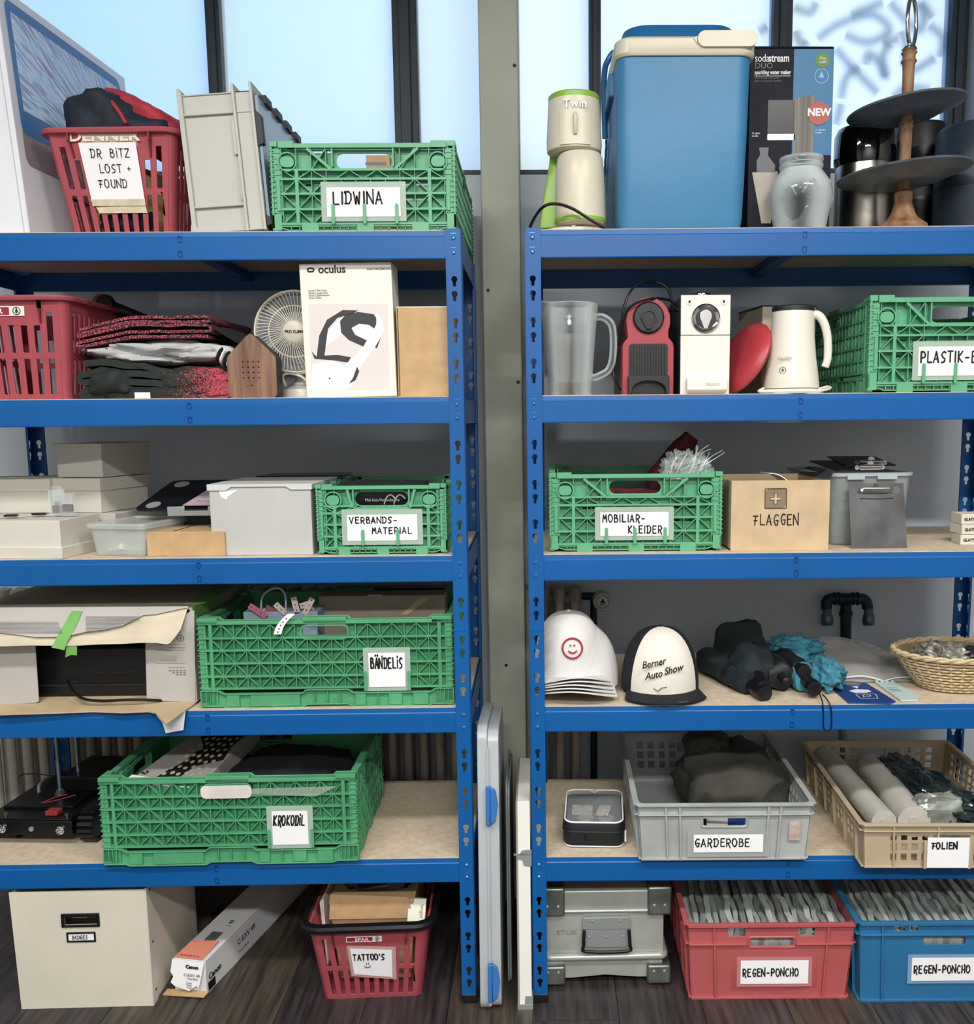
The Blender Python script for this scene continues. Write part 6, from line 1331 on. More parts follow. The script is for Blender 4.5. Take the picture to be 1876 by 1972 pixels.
t = umb('umbrella', 'teal umbrella with a black knob and wrist cord hanging over the beam', A_(1500, 1252, .30), A_(1569, 1327, .03), .030, .034, TEAL_, 9, (.0195, .03))
MB().blob((.03, -.04, .012), (.060, .05, .030), .5, 46, 3, .8, 7, wr=.25).blob((.075, -.16, -.018), (.036, .07, .030), .4, 44, 3.4, .8, 4, wr=.28).obj('ruffled_canopy', TEAL_, t, ang=70)
m = MB(); P = [at(a, b, y)-V(t.location) for a, b, y in ((1578, 1335, .02), (1584, 1352, -.010), (1586, 1375, -.012), (1586, 1398, -.012), (1592, 1410, -.012), (1600, 1404, -.012), (1602, 1380, -.012), (1598, 1355, -.010), (1584, 1337, .018))]; m.tube(P, .0016, 6, smooth=4); m.obj('wrist_cord', BLACK, t)
umb('umbrella', 'short black umbrella with a flat round end above the teal one', A_(1500, 1262, .25), A_(1550, 1294, .08), .026, .024, UB2, 12, (.0185, .02))
# parking disc and packet
pts = [gnd(*p, S4+.004) for p in ((1595, 1318), (1668, 1315), (1725, 1350), (1716, 1353), (1634, 1352))]
c_ = sum(pts, V())/5
t = thing('parking_disc', 'dark blue cardboard parking disc with a white P lying on the board', 'parking disc', (c_.x, c_.y, S4+.001), 0)
PBL = mat('parking_blue', '123C7E', .5); k = 5; m = MB(); qs = [p-V(c_) for p in pts]
m.ring([[(p.x, p.y, 0) for p in qs], [(p.x, p.y, .003) for p in qs]]); bd = m.obj('card', PBL, t)
def onc(px, py): p = gnd(px, py, S4+.0045)-V((c_.x, c_.y, S4+.001)); return (p.x, p.y)
m = MB()
def flat(m, pts, z_=.0034): P = [onc(*p) for p in pts]; n = len(P); tr = tessellate_polygon([[V((a, b, 0)) for a, b in P]]); m.add([(a, b, z_) for a, b in P], [list(f) for f in tr])
flat(m, [(1635, 1330), (1648, 1327), (1672, 1328), (1679, 1332), (1668, 1334), (1645, 1334)]); flat(m, [(1640, 1322), (1653, 1321), (1652, 1326)])
for a, b in (((1648, 1336), (1686, 1336)), ((1686, 1336), (1691, 1345)), ((1691, 1345), (1657, 1345)), ((1657, 1345), (1648, 1336)), ((1664, 1343), (1662, 1338)), ((1662, 1338), (1676, 1338)), ((1676, 1338), (1677, 1341)), ((1677, 1341), (1663, 1341)), ((1627, 1317), (1658, 1317)), ((1628, 1319), (1656, 1319))):
    p, q_ = V(onc(*a)), V(onc(*b)); d = (q_-p).normalized(); n_ = V((-d.y, d.x))*.0008; m.add([(p.x-n_.x, p.y-n_.y, .0035), (q_.x-n_.x, q_.y-n_.y, .0035), (q_.x+n_.x, q_.y+n_.y, .0035), (p.x+n_.x, p.y+n_.y, .0035)], [(0, 1, 2, 3)])
m.obj('printed_p_symbol', WINK, bd, kind='stuff')
pts = [gnd(*p, S4+.005) for p in ((1686, 1313), (1722, 1312), (1770, 1342), (1768, 1347), (1735, 1348))]; c2 = sum(pts, V())/5
t = thing('paper_packet', 'small pale turquoise paper packet with black print beside the parking disc', 'packet', (c2.x, c2.y, S4+.001)); m = MB(); m.ring([[(p.x-c2.x, p.y-c2.y, 0) for p in pts], [(p.x-c2.x, p.y-c2.y, .004) for p in pts]]); bd = m.obj('packet', mat('pale_turquoise_paper', 'B6CCCC', .7), t)
m = MB()
for py in (1325, 1328, 1331): 
    a, b = gnd(1707+(py-1325)*1.3, py, S4+.005)-c2, gnd(1728+(py-1325)*1.3, py, S4+.005)-c2; m.tube([(a.x, a.y, .0042), (b.x, b.y, .0042)], .0007, 4)
m.obj('printed_lines', INK, bd, kind='stuff')
m = MB()
for i in range(7): a = gnd(1688+i*5, 1312-(i % 2)*3, S4+.006)-c2; m.box(a.x-.003, a.x+.003, a.y-.004, a.y+.004, .003, .008)
m.obj('crimped_end', mat('pale_turquoise_paper2', 'A6C0C2', .7), bd, kind='stuff')
# zip bag
yb = .20; x0_ = X(1545, 1290, yb); x1_ = X(1840, 1290, .22)
t = thing('zip_bag', 'large empty clear zip bag lying behind the umbrellas and the wicker basket', 'bag', (x0_, .16, S4+.001))
W_ = x1_-x0_; BAGM = mat('clear_bag_film', 'B4B4B2', .15, alpha=.55, bump=.6, bs=18)
MB().sheet(36, 16, lambda u, v: (W_*u, v*.24, .006+.062*sin(pi*min(1, .12+u*1.1))*(v**.6)*(1-.25*u)+.006*noise.noise(V((u*7, v*4, 2)))+.012*max(0, .18-u)*v*8), .004).obj('bag_film', BAGM, t, ang=60)
MB().tube([(W_*.13, .0, .008), (W_*.11, .06, .022), (W_*.09, .14, .044), (W_*.10, .2, .052)], .0022, 6, smooth=4).obj('zip_strip', mat('red_brown_strip', '5C4246', .5), t)
m = MB(); m.tube([(W_*.2, .0, .012), (W_*.35, -.0, .018), (W_*.48, -.004, .006)], .0022, 6, smooth=4); m.tube([(W_*.48, -.004, .006), (W_*.6, 0, .014), (W_*.85, 0, .012)], .0014, 6, smooth=4); m.obj('film_edge_glint', mat('film_glint2', 'D8DCDC', .1), t)  # pale lines along the film edge carry a painted glint
# wicker basket
yb = .10; cx_ = X(1850, 1300, yb); rw = cx_-X(1733, 1262, yb); rb = cx_-X(1782, 1335, yb); hh = Z(1850, 1262, .07)-S4
t = thing('wicker_basket', 'pale woven wicker basket full of small lamps and cords', 'basket', (cx_, .125, S4))
WK = mat('wicker', 'C9B690', .75, 0, .12, 30, .3, 200); WKD = mat('wicker_lining', '8C7A5C', .85, 0, .2, 30, .4, 120); m = MB(); NS = 30; rowsn = 11
rf_ = lambda v: rb+(rw-rb)*(v**.8)
for j in range(rowsn):
    v = (j+.5)/rowsn; rs = [(rf_(v)+.0022*(1 if (i+j) % 2 else -1)) for i in range(NS*2)]
    m.tube([(rs[i]*cos(2*pi*i/(NS*2)), .78*rs[i]*sin(2*pi*i/(NS*2)), .002+v*(hh-.004)) for i in range(NS*2)], .0030, 5, loop=True)
m.obj('weave', WK, t, ang=80)
m = MB()
for i in range(NS): a = 2*pi*(i+.5)/NS; m.tube([(rf_(v)*cos(a), .78*rf_(v)*sin(a), .002+v*(hh-.004)) for v in (0, .33, .66, 1)], .0024, 5)
m.obj('stakes', WK, t, kind='stuff')
m = MB()
for ph in (0, pi): m.tube([((rw+.003+.003*cos(14*a+ph))*cos(a), .78*(rw+.003+.003*cos(14*a+ph))*sin(a), hh+.0035*sin(14*a+ph)) for a in [2*pi*k/150 for k in range(150)]], .0042, 6, loop=True)
m.obj('braided_rim', WK, t)
MB().lathe([(rb, .001), (rw-.004, hh-.004), (rw-.007, hh-.004), (rb-.003, .005), (0, .005)], 40, sy=.78).obj('lining', WKD, t)
CT = mat('tangled_foil_cloth', '8D8A80', .4, .3, .5, 60, .8, 60)
tt = tag(MB(T(cx_-.035, .11, S4+hh-.050)).blob((0, 0, .030), (.055, .050, .032), .4, 50, 4, .8, 7, wr=.5, zmin=0).obj('crumpled_cord_bundle', CT, ang=70), 'grey crumpled ribbon bundle in the wicker basket', 'ribbon', None)
tt = tag(MB(T(cx_+.03, .085, S4+hh-.048)).blob((0, 0, .036), (.030, .030, .026), .3, 30, 3, .7, 9, wr=.3, zmin=0).obj('dark_cloth', BLACKF, ang=70), 'small black cloth lump in the wicker basket', 'cloth', None)
for k, (px, py, y) in enumerate(((1725+110, 1273, .10), (1843, 1269, .13), (1856, 1271, .12), (1853, 1257, .15), (1806, 1276, .10), (1762, 1272, .12), (1871, 1272, .10))):
    p = at(px, py, y); o = thing('light_bulb', ('small clear bulb beside the dark cloth in the wicker basket', 'small clear bulb behind the dark cloth in the wicker basket', 'small clear bulb rightmost of the rear row in the wicker basket', 'topmost small clear bulb in the wicker basket', 'small white bulb at the front rim of the wicker basket', 'small white bulb at the left inside of the wicker basket', 'small clear bulb at the right picture edge in the wicker basket')[k], 'bulb', tuple(p), 20*k, 'small bulbs in the wicker basket', rx=30)
    MB().lathe([(.003, -.009), (.007, -.005), (.0085, 0), (.007, .005), (.003, .008), (0, .0085)], 16).obj('globe', mat('bulb_globe', 'D8D8CE', .2, alpha=.75) if k == 0 else bpy.data.materials['bulb_globe'], o); MB().cyl((0, 0, -.014), (0, 0, -.008), .0035, n=10).obj('socket', GALV, o)
# pipe fitting on the wall
t = thing('pipe_fitting', 'dark iron T-shaped pipe with two downward taps on the wall', 'pipe', (X(1629, 1200, .60), .60, 0))
q = lambda px, py: (X(px, py, .60)-t.location.x, 0, Z(px, py, .60))
r_ = .0155; m = MB(); m.tube([q(1629, 1165), q(1629, 1240)], r_, 16); m.cyl(q(1629, 1178), q(1629, 1186), r_*1.22, n=16); m.obj('riser', IRON, t)
m = MB(); m.tube([q(1592, 1172), q(1592, 1160), q(1600, 1153), q(1629, 1153), q(1657, 1153), q(1668, 1158), q(1671, 1172)], r_*1.02, 16, smooth=3)
for a, b in ((1606, 1609), (1614, 1617), (1641, 1644), (1650, 1653)): m.cyl(q(a, 1153), q(b, 1153), r_*1.25, n=16)
m.obj('cross_pipe', IRON, t)
for px in (1593, 1673): m = MB(); m.cyl(q(px, 1170), q(px, 1186), r_*.85, n=8); m.cyl(q(px, 1184), q(px, 1195), r_*1.0, r_*1.15, n=20); m.cyl(q(px, 1195), q(px, 1203), r_*1.15, r_*1.05, n=20); m.obj('tap_nozzle', ALU if False else mat('worn_brass_dark', '5A6670', .4, .6), t)
m = MB(); a = q(1629, 1240); m.cyl(a, (a[0], 0, a[2]-.012), r_*1.5, n=20); m.tube([(a[0], 0, a[2]-.01), (a[0], 0, .3)], r_*.8, 12); m.obj('collar', GALV, t)
# ================================================================== fifth level, left rack
# tracked robot
t = thing('tracked_robot', 'black tracked robot chassis with round lamps, loose red wires and threaded rods', 'robot', (X(60, 1600, .10), .10, S5), -4)
q = lambda px, py, y: tuple(Matrix.Rotation(radians(4), 3, 'Z') @ (at(px, py, y)-V(t.location)))
RB = mat('robot_black', '0B0D11', .35, .2, 0, 6, .05, 200); zf = Z(60, 1610, .1)-S5; zt = Z(60, 1581, .1)-S5; x1_ = X(142, 1600, .1)-t.location.x; x0_ = X(-40, 1600, .1)-t.location.x
m = MB(); m.box(x0_, x1_, 0, .33, zf+.002, zt); bd = m.obj('chassis', RB, t, bev=.002)
m = MB(); m.taper((x0_+.01, x1_-.005, .003, .3), (x0_+.01, x1_-.005, .003, .3), zt, zt+.004); m.box(x0_+.02, x1_-.03, .06, .3, zt+.004, zt+.012); m.obj('deck_plate', RB, t, bev=.001)
for px in (2, 119): p = q(px, 1597, .099); m = MB(T(p[0], -.001, p[2]) @ R('X', 90)); m.lathe([(.0105, -.002), (.0105, .003), (.008, .004), (.006, .001), (.003, .003), (0, .0035)], 24); m.obj('head_lamp', CHROME, t)
p = q(61, 1596, .1); m = MB(T(p[0], -.001, p[2]) @ R('X', 90)); m.lathe([(.006, -.002), (.006, .002), (0, .002)], 20); m.obj('sensor', GALV, t)
for px in (8, 131): p = q(px, 1572, .11); MB().cyl((p[0], .012, zt), (p[0], .012, zt+.014), .003, n=8).cyl((p[0], .012, zt+.010), (p[0], .012, zt+.015), .0045, n=6).obj('brass_standoff', mat('brass', 'A98E58', .3, .9) if px == 8 else bpy.data.materials['brass'], t)
p = q(106, 1560, .13); MB().box(p[0]-.018, p[0]+.012, .02, .045, zt+.005, zt+.016).obj('red_switch', mat('red_switch', '8E2E30', .4), t, bev=.001)
def track(cx, nm):
    m = MB(); Lr = .30; R1 = .038; W2 = .036; zc = R1+.004
    path = [(Lr*.0+R1*cos(a)*1, zc+R1*sin(a)) for a in [radians(270-18*i) for i in range(11)]]
    pts = [( .045-R1*sin(radians(18*i)), zc-R1*cos(radians(18*i))) for i in range(11)]+[(.045+Lr-.09+R1*sin(radians(18*i)), zc+R1*cos(radians(18*i))) for i in range(11)]
    # resample into links
    pts.append(pts[0]); ds = [0]
    for a, b in zip(pts, pts[1:]): ds.append(ds[-1]+math.dist(a, b))
    n = 46
    for i in range(n):
        s = ds[-1]*i/n; j = max(k for k in range(len(ds)-1) if ds[k] <= s); f = (s-ds[j])/(ds[j+1]-ds[j]+1e-9); a, b = V(pts[j]), V(pts[j+1]); c = a.lerp(b, f); d = (b-a).normalized(); nn = V((-d.y, d.x))
        Lk = ds[-1]/n*.42
        o = MB(); P = []
        for x_ in (-W2/2, W2/2):
            for sd, so in ((-1, -.003), (1, -.003), (.7, .005), (-.7, .005)): qq = c+d*(Lk*sd)+nn*so; P.append((cx+x_, qq.x, qq.y))
        o.hexa([P[0], P[1], P[5], P[4], P[3], P[2], P[6], P[7]]); e = o.obj('track_link', BLACK, t) if nm else None
    for yy in (.045, Lr-.045, .12, .19): MB().cyl((cx-W2*.4, yy, zc), (cx+W2*.4, yy, zc), R1-.006 if yy in (.045, Lr-.045) else .02, n=20).obj('wheel', DARK, t)
track(x1_+.028, True)
m = MB(T(0, 0, 0)); m.cyl((x0_-.03, .05, .02), (X(15, 1640, .1)-t.location.x, .05, .02), .02, n=16); m.obj('left_wheel', BLACK, t)
def rod(px, pyb, y, nm):
    a = V(q(px, pyb, y)); m = MB(); zr = LV[3]-BH-.01-S5; m.cyl(a, (a.x, a.y, zr), .0042, n=8)
    for i in range(40): z_ = a.z+(zr-a.z)*i/40; m.cyl((a.x, a.y, z_), (a.x, a.y, z_+.002), .0050, n=8) if i % 1 == 0 else None
    m.cyl(a, (a.x, a.y, a.z+.008), .010, n=6); m.cyl((a.x, a.y, a.z-.005), (a.x, a.y, a.z), .013, n=16); m.obj('threaded_rod', mat('rod_zinc', '8C989C', .3, .8) if 'rod_zinc' not in bpy.data.materials else bpy.data.materials['rod_zinc'], t)
rod(116, 1526, .22, 0); rod(152, 1504, .30, 0)
def cable(pts, nm, mm, r): MB().tube([q(*p) for p in pts], r, 6, smooth=5).obj(nm, mm, t)
WR = mat('red_wire', '9A4048', .5)
cable([(26, 1550, .2), (50, 1543, .2), (80, 1545, .19), (105, 1536, .19), (130, 1530, .18)], 'red_wire', WR, .0013); cable([(26, 1552, .2), (60, 1548, .19), (95, 1544, .18), (120, 1538, .18), (146, 1531, .18)], 'red_wire', WR, .0013)
cable([(145, 1498, .3), (100, 1494, .28), (60, 1490, .26), (38, 1494, .25), (36, 1505, .24), (48, 1510, .22)], 'black_wire', BLACK, .0015)
m = MB(); m.tube([q(75, 1527, .24), q(76, 1512, .26), q(90, 1498, .32), q(105, 1492, .36)], .004, 6, smooth=3); m.obj('metal_bracket', GALV, t)
MB().box(-.02, .15, .16, .32, zt+.01, zt+.05).obj('battery_block', RB, t, bev=.004)
# green crate KROKODIL
yb = gnd(450, 1664, S5).y; xl, xr = span(197, 688, 1600, yb); h_ = Z(440, 1494, yb)-S5; cx_ = (xl+xr)/2
crate('folding_crate', 'long green folding crate labelled KROKODIL overhanging the beam on the fifth level', (cx_, yb, S5), .6, xr-xl, .40, h_, GREEN2, (.668, .808, .22, .60), True, ['KROKODiL'], lh=.023, lx=.003, lz=.034, step=.0098, st=.15, prongs=((.655, .19, .40), (.825, .19, .40)), slant=.1)
MB().sheet(6, 3, lambda u, v: (-.06+.118*u, .022, .75*h_+v*.035-.004*sin(u*3)), .001).obj('tape_residue', mat('frosted_tape', 'D4D2CC', .4), bpy.data.objects.get('folding_crate.005') or None) if False else None
t = thing('tape_strip', 'milky parcel tape stuck over the handle hole of the KROKODIL crate', 'tape', (cx_, yb-.002, S5), .6)
MB().plate(rrect(-.060, .055, h_*.755, h_*.90, .011), th=.0006, y=-.0025).obj('tape', mat('milky_tape', 'D9D6D0', .35, 0, .15, 9), t); MB().plate([(.055, h_*.80), (.20, h_*.76), (.25, h_*.87), (.055, h_*.86)], th=.0004, y=-.0028).obj('clear_tail', mat('clear_tape', 'C8D8CC', .2, alpha=.22), t)
t = thing('printed_folder', 'white packet printed with dark shapes and round dots lying inside the KROKODIL crate', 'packet', (X(370, 1480, .15), .04, S5+.012), -6)
zz = h_*.93-.012
m = MB(); m.hexa([(-.10, .0, zz-.045), (.075, 0, zz-.045), (.085, .30, zz-.02), (-.06, .30, zz-.02), (-.10, 0, zz-.008), (.075, 0, zz-.008), (.085, .30, zz+.025), (-.06, .30, zz+.025)]); bd = m.obj('packet', mat('packet_grey', 'A09C9A', .5), t, bev=.001)
def pk(u, v): x0_ = -.10+.04*v; x1_ = .075+.01*v; return (x0_+(x1_-x0_)*u, .30*v, zz-.008+.033*v+.0006)
def pkpoly(pts, nm, mm, dz=0): m = MB(); P = [pk(*p) for p in pts]; tr = tessellate_polygon([[V((a, b, 0)) for a, b in pts]]); m.add([(a, b, c+dz) for a, b, c in P], [list(f) for f in tr]); return m.obj(nm, mm, bd)
pkpoly([(.3, .0), (.62, .02), (.66, .2), (.98, .32), (.9, .55), (.95, .85), (.3, .95), (.12, .8), (.45, .55), (.42, .25), (.35, .15)], 'printed_shape', INK)
m = MB()
for i in range(6):
    for j in range(7): 
        u, v = .36+.10*i, .06+.105*j+.02*(i % 2); m.ring([[tuple(V(pk(u+.028*cos(a), v+.022*sin(a)))+V((0, 0, z_))) for a in [2*pi*k/12 for k in range(12)]] for z_ in (.0004, .0016)])
m.obj('printed_dots', mat('metal_dots', 'B4B096', .4), bd, kind='stuff')
text(bd, 'SAFE', .020, (-.082, .012, zz-.0055), INK, al='LEFT', rot=(6, 0, 62), off=.0005)
t = thing('white_sheet', 'narrow white sheet at the front left inside the KROKODIL crate', 'paper', (X(260, 1492, .0), .0, S5+.012)); MB().hexa([(-.02, 0, zz-.004), (.12, .004, zz-.018), (.12, .03, zz-.018), (-.02, .03, zz-.004), (-.02, 0, zz+.006), (.12, .004, zz-.016), (.12, .03, zz-.016), (-.02, .03, zz+.006)]).obj('sheet', PAPER, t)
t = thing('dark_bag', 'dark bag filling the right half of the KROKODIL crate', 'bag', (X(560, 1480, .15), .18, S5+.012)); MB().blob((-.01, .0, .09), (.150, .14, .085), .10, 40, 2.5, .6, 3, wr=.15, zmin=0).obj('bag_body', mat('near_black_cloth', '070A12', .9), t, ang=70)
# ================================================================== fifth level, right rack
# small case with clear lid
fl = gnd(1092, 1636, S5); fr_ = gnd(1198, 1636, S5); yb = .045; xl, xr = span(1084, 1203, 1625, yb); z = lambda py: Z(1140, py, yb)-S5; hz = z(1586)
t = thing('sewing_case', 'small black zip case with a clear lid window and white piping', 'case', ((xl+xr)/2, yb, S5), -4)
hw = (xr-xl)/2; dd = .185
m = MB(); rbox(m, [(-hw+.006, hw-.006, .004, dd-.006, .001, .02), (-hw, hw, 0, dd, .012, .024), (-hw, hw, 0, dd, hz-.01, .024), (-hw+.003, hw-.003, .003, dd-.003, hz, .022)], 6); m.obj('case_body', mat('black_ripstop', '0D1218', .6, 0, 0, 9, .4, 300), t)
P = [(a, b, hz+.001+.010*math.sin(max(0, min(1, b/dd))*pi*.5)) for a, b, c in rloop(-hw+.004, hw-.004, .003, dd-.004, 0, .022, 6)]
m = MB(); m.tube(P, .0022, 6, loop=True); m.tube(rloop(-hw+.004, hw-.004, .002, dd-.006, .004, .02, 6), .0016, 6, loop=True); m.obj('white_piping', PAPER, t, kind='stuff')
m = MB(); m.sheet(12, 10, lambda u, v: (-hw+.008+(2*hw-.016)*u, .007+(dd-.014)*v, hz+.001+.010*sin(v*pi*.5)+.004*sin(u*pi)*sin(v*pi)+.001*noise.noise(V((u*6, v*6, 1)))), .0008); m.obj('clear_window', mat('case_film', 'B8C0C0', .08, alpha=.22, bump=.6, bs=40), t)
m = MB(); m.sheet(10, 6, lambda u, v: (-hw+.02+.05*u, .04+.055*v, hz+.006+.003*noise.noise(V((u*5, v*4, 7)))), .001); m.sheet(8, 6, lambda u, v: (.004+.03*u+.008*v, .03+.06*v, hz+.008+.003*noise.noise(V((u*5, v*4, 3)))), .001); m.obj('paper_insert', mat('grey_insert', 'A8A6A0', .8, 0, .2, 60), t)
for k, (a, b) in enumerate(((-.02, .022), (.03, .02))): MB().lathe([(.019, hz-.004), (.019, hz+.003), (.012, hz+.004), (0, hz+.004)], 24, (a, b+.008, 0)).obj('spool', mat('spool_grey%d' % k, '8E908E', .3), t)
MB(T(0, dd-.026, hz+.0165) @ R('Z', 45)).box(-.008, .008, -.008, .008, 0, .0008).obj('diamond_label', PAPER, t)
m = MB(); m.tube([(a, b, hz*.66) for a, b, c in rloop(-hw-.0008, hw+.0008, -.0008, dd, 0, .024, 6)], .0013, 6, loop=True); m.obj('zip', DARK, t); MB().box(-.022, -.016, -.004, -.001, hz*.30, hz*.66).obj('zip_puller', BLACK, t, bev=.001); MB().box(hw-.0, hw+.004, .02, .024, hz*.15, hz*.6).obj('fabric_loop', PAPER, t)
# grey crate GARDEROBE
yb = gnd(1400, 1658, S5).y; xl, xr = span(1228, 1564, 1560, yb); h_ = Z(1400, 1547, yb)-S5; w_ = xr-xl
t, f, fn = euro('stacking_crate', 'grey slotted stacking crate labelled GARDEROBE', ((xl+xr)/2, yb, S5), -1.0, w_, .50, h_, GREYE, 'stacking crates', slots='handle', openw=.245, rib=(.16, .24, .75, .82), tp=.010, under=.80)
q = lambda px, py: (X(px, py, yb)-t.location.x, Z(px, py, yb)-S5)
a, b = q(1336, 1642), q(1470, 1606); y_ = fn(0, -.004, .35)[1]
pg = MB(R('X', 0)); pg.plate(rect(q(1324, 1650)[0], q(1482, 1600)[0], q(1400, 1650)[1], q(1400, 1600)[1]), th=.0006, y=y_-.0015); pg.obj('label_pocket', mat('clear_pocket_grey', 'B8BEBC', .3, alpha=.5), f)
pp = MB().plate(rect(a[0], b[0], a[1], b[1]), th=.0005, y=y_-.003).obj('paper_label', PAPER, f); hand(pp, ['GARDEROBE'], a[0]+.003, a[1]+.0145, .0185, INK, y=y_-.0042, step=.0143, st=.15)
MB().plate([(q(1518, 1618)), q(1541, 1618), q(1542, 1580), q(1520, 1582)], th=.0005, y=y_-.002).obj('torn_sticker', mat('old_sticker', 'B9B4AE', .8, 0, .12, 60, hx2='B08C84'), f)
b1 = thing('fabric_bag', 'dark olive-grey drawstring bag inside the GARDEROBE crate', 'bag', (X(1405, 1500, .22), .22, S5+.008), 0)
OL = mat('olive_grey_cloth', '3C3B36', .9, 0, .2, 10, .5, 60)
MB().blob((0, 0, .085), (.125, .15, .085), .22, 48, 2.2, .8, 11, wr=.15, zmin=0).obj('bag_body', OL, b1, ang=75); MB().blob((-.05, .05, .15), (.055, .06, .05), .3, 36, 2.5, .8, 5, wr=.2).obj('gathered_top', OL, b1, ang=75)
b2 = thing('leaflet', 'small blue and white leaflet behind the handle hole of the GARDEROBE crate', 'leaflet', (X(1400, 1580, .03), .02, S5+.06), 5); MB().box(-.05, .0, 0, .003, 0, h_-.082).obj('white_part', PAPER, b2); MB().box(.0, .05, .001, .004, 0, h_-.085).obj('blue_part', mat('leaflet_blue', '2E4C8C', .5, 0, .3, 40), b2)
# beige crate FOLIEN
yb = gnd(1740, 1674, S5).y; xl = X(1662, 1640, yb); h_ = Z(1700, 1588, yb)-S5; w_ = .40
t, f, fn = euro('stacking_crate', 'beige stacking crate with square grid slots labelled FOLIEN', (xl+w_/2, yb, S5), -2.0, w_, .56, h_, BEIGEP, 'stacking crates', slots='grid', tp=.008, rib=(.17, .42, .70, .84), under=.83)
q = lambda px, py: (X(px, py, yb)-t.location.x, Z(px, py, yb)-S5)
a, b = q(1783, 1669), q(1865, 1610); y_ = fn(0, -.012, .3)[1]
MB().plate([(a[0]-.006, a[1]-.004), (a[0]+.0, a[1]-.004), (a[0], b[1]-.01), (a[0]-.006, b[1]-.01)], th=.008, y=y_).plate([(b[0]-.0, a[1]-.004), (b[0]+.006, a[1]-.004), (b[0]+.006, b[1]-.01), (b[0], b[1]-.01)], th=.008, y=y_).obj('label_clip', BEIGEP, f, bev=.001, kind='stuff')
pp = MB().plate(rect(a[0], b[0], a[1], b[1]), th=.0006, y=y_-.001).obj('paper_label', PAPER, f); hand(pp, ['FOLIEN'], a[0]+.009, b[1]-.026, .0145, INK, y=y_-.0022, step=.0108, st=.22)
FR = mat('film_roll', 'C2C0B8', .2, 0, .12, 14, .2, 30, stretch=(1, .3, 1))
for k, (xa_, ya, xb_, yb2, r_, lab) in enumerate(((1560+30, 1445, 1702, 1600, .030, 'thin wrapped film roll along the left side of the FOLIEN crate'), (1660, 1480, 1760, 1600, .038, 'thick wrapped film roll in the middle of the FOLIEN crate'))):
    zc = h_*.62; p0 = gnd(xb_-8, ya+0 if False else 1606, S5+zc+r_*.5); 
    A0 = V((X(xa_, ya, .47), .47, 0)); B0 = V((X(xb_, 1600, .02), .02, 0))
    o = thing('film_roll', lab, 'roll', (B0.x, B0.y, S5+zc), 0, 'film rolls'); d = A0-B0; L_ = d.length
    if k == 1: L_ *= .80; d *= .80
    m = MB(); m.tube([(0, 0, 0), d*.25, d*.5, d*.75, d], r_, 28); m.obj('rolled_film', FR, o); m = MB(); dn = d.normalized(); m.cyl(-dn*.004, dn*.01, r_*.35, n=16); m.obj('core', KRAFTD, o)
o = thing('crumpled_foil', 'crumpled shiny clear film to the right of the film rolls', 'film', (X(1800, 1560, .20), .18, S5+.05))
MB(R('Z', 12)).blob((-.03, .02, .03), (.052, .18, .038), .3, 64, 4, .8, 3, wr=.3).obj('film_heap', mat('dark_shiny_film', '2E3C3E', .12, .3, .4, 40, 1, 30), o, ang=12)
o = thing('silver_pack', 'silver wrapped pack seen through the handle hole of the FOLIEN crate', 'pack', (X(1810, 1595, .03), .02, S5+.03)); MB().blob((0, .03, .04), (.06, .03, .045), .2, 30, 3, .6, 3, wr=.3).obj('pack_body', mat('silver_wrap', 'A9B0A8', .2, .5, .3, 30), o, ang=40)
# ================================================================== on the floor
# white storage box BADGES
p = gnd(170, 1940, 0); yb = p.y; xl = gnd(43, 1942, 0).x; xr = gnd(296, 1936, 0).x; w_ = xr-xl; hw = w_/2; zt = LV[4]-BH-.006
t = thing('archive_box', 'large cream storage box with a black-framed hand hole and BADGES label', 'box', ((xl+xr)/2, yb, 0), 1)
CRM = mat('cream_board', 'D3CDBF', .7, 0, .04, 6, .06, 60); zt = Z(170, 1716, yb)
hx = lambda px, py: (X(px, py, yb)-t.location.x, Z(px, py, yb))
a, b = hx(120, 1785), hx(191, 1758)
m = MB(); m.plate([(-hw, 0), (hw, 0), (hw, zt), (-hw-.006, zt)], [rect(a[0]+.006, b[0]-.006, a[1]+.004, b[1]-.006)], .004); bd = m.obj('front_panel', CRM, t)
MB().box(hw-.004, hw, .004, .32, 0, zt).obj('side_panel', CRM, t); MB().box(-hw, -hw+.004, .004, .32, 0, zt).obj('side_panel', CRM, t); MB().box(-hw, hw, .316, .32, 0, zt).obj('back_panel', CRM, t); MB().box(-hw, hw, .004, .316, 0, .004).obj('bottom_panel', CRM, t)
MB().box(-hw, hw, .0, .32, zt-.002, zt+.001).obj('top_edge', CRM, t) if False else None
m = MB(); m.plate(rect(a[0], b[0], a[1], b[1]), [rect(a[0]+.007, b[0]-.006, a[1]+.005, b[1]-.008)], .005, y=-.004); m.obj('hand_hole_frame', BLACK, bd, bev=.0012)
MB().plate([(a[0]+.008, a[1]+.006), (a[0]+.045, a[1]+.006), (a[0]+.040, b[1]-.01), (a[0]+.03, a[1]+.018)], th=.001, y=.03).obj('paper_inside', PAPER, t)
a, b = hx(130, 1814), hx(184, 1794); MB().plate(rect(a[0], b[0], a[1], b[1]), [rect(a[0]+.004, b[0]-.004, a[1]+.004, b[1]-.004)], .003, y=-.003).obj('label_frame', BLACK, bd, bev=.0008); pp = MB().plate(rect(a[0]+.003, b[0]-.003, a[1]+.003, b[1]-.003), th=.0006, y=-.001).obj('paper_label', PAPER, bd); hand(pp, ['BADGES'], a[0]+.012, a[1]+.0075, .009, INK, y=-.0022, step=.0062, st=.13, slant=.15)
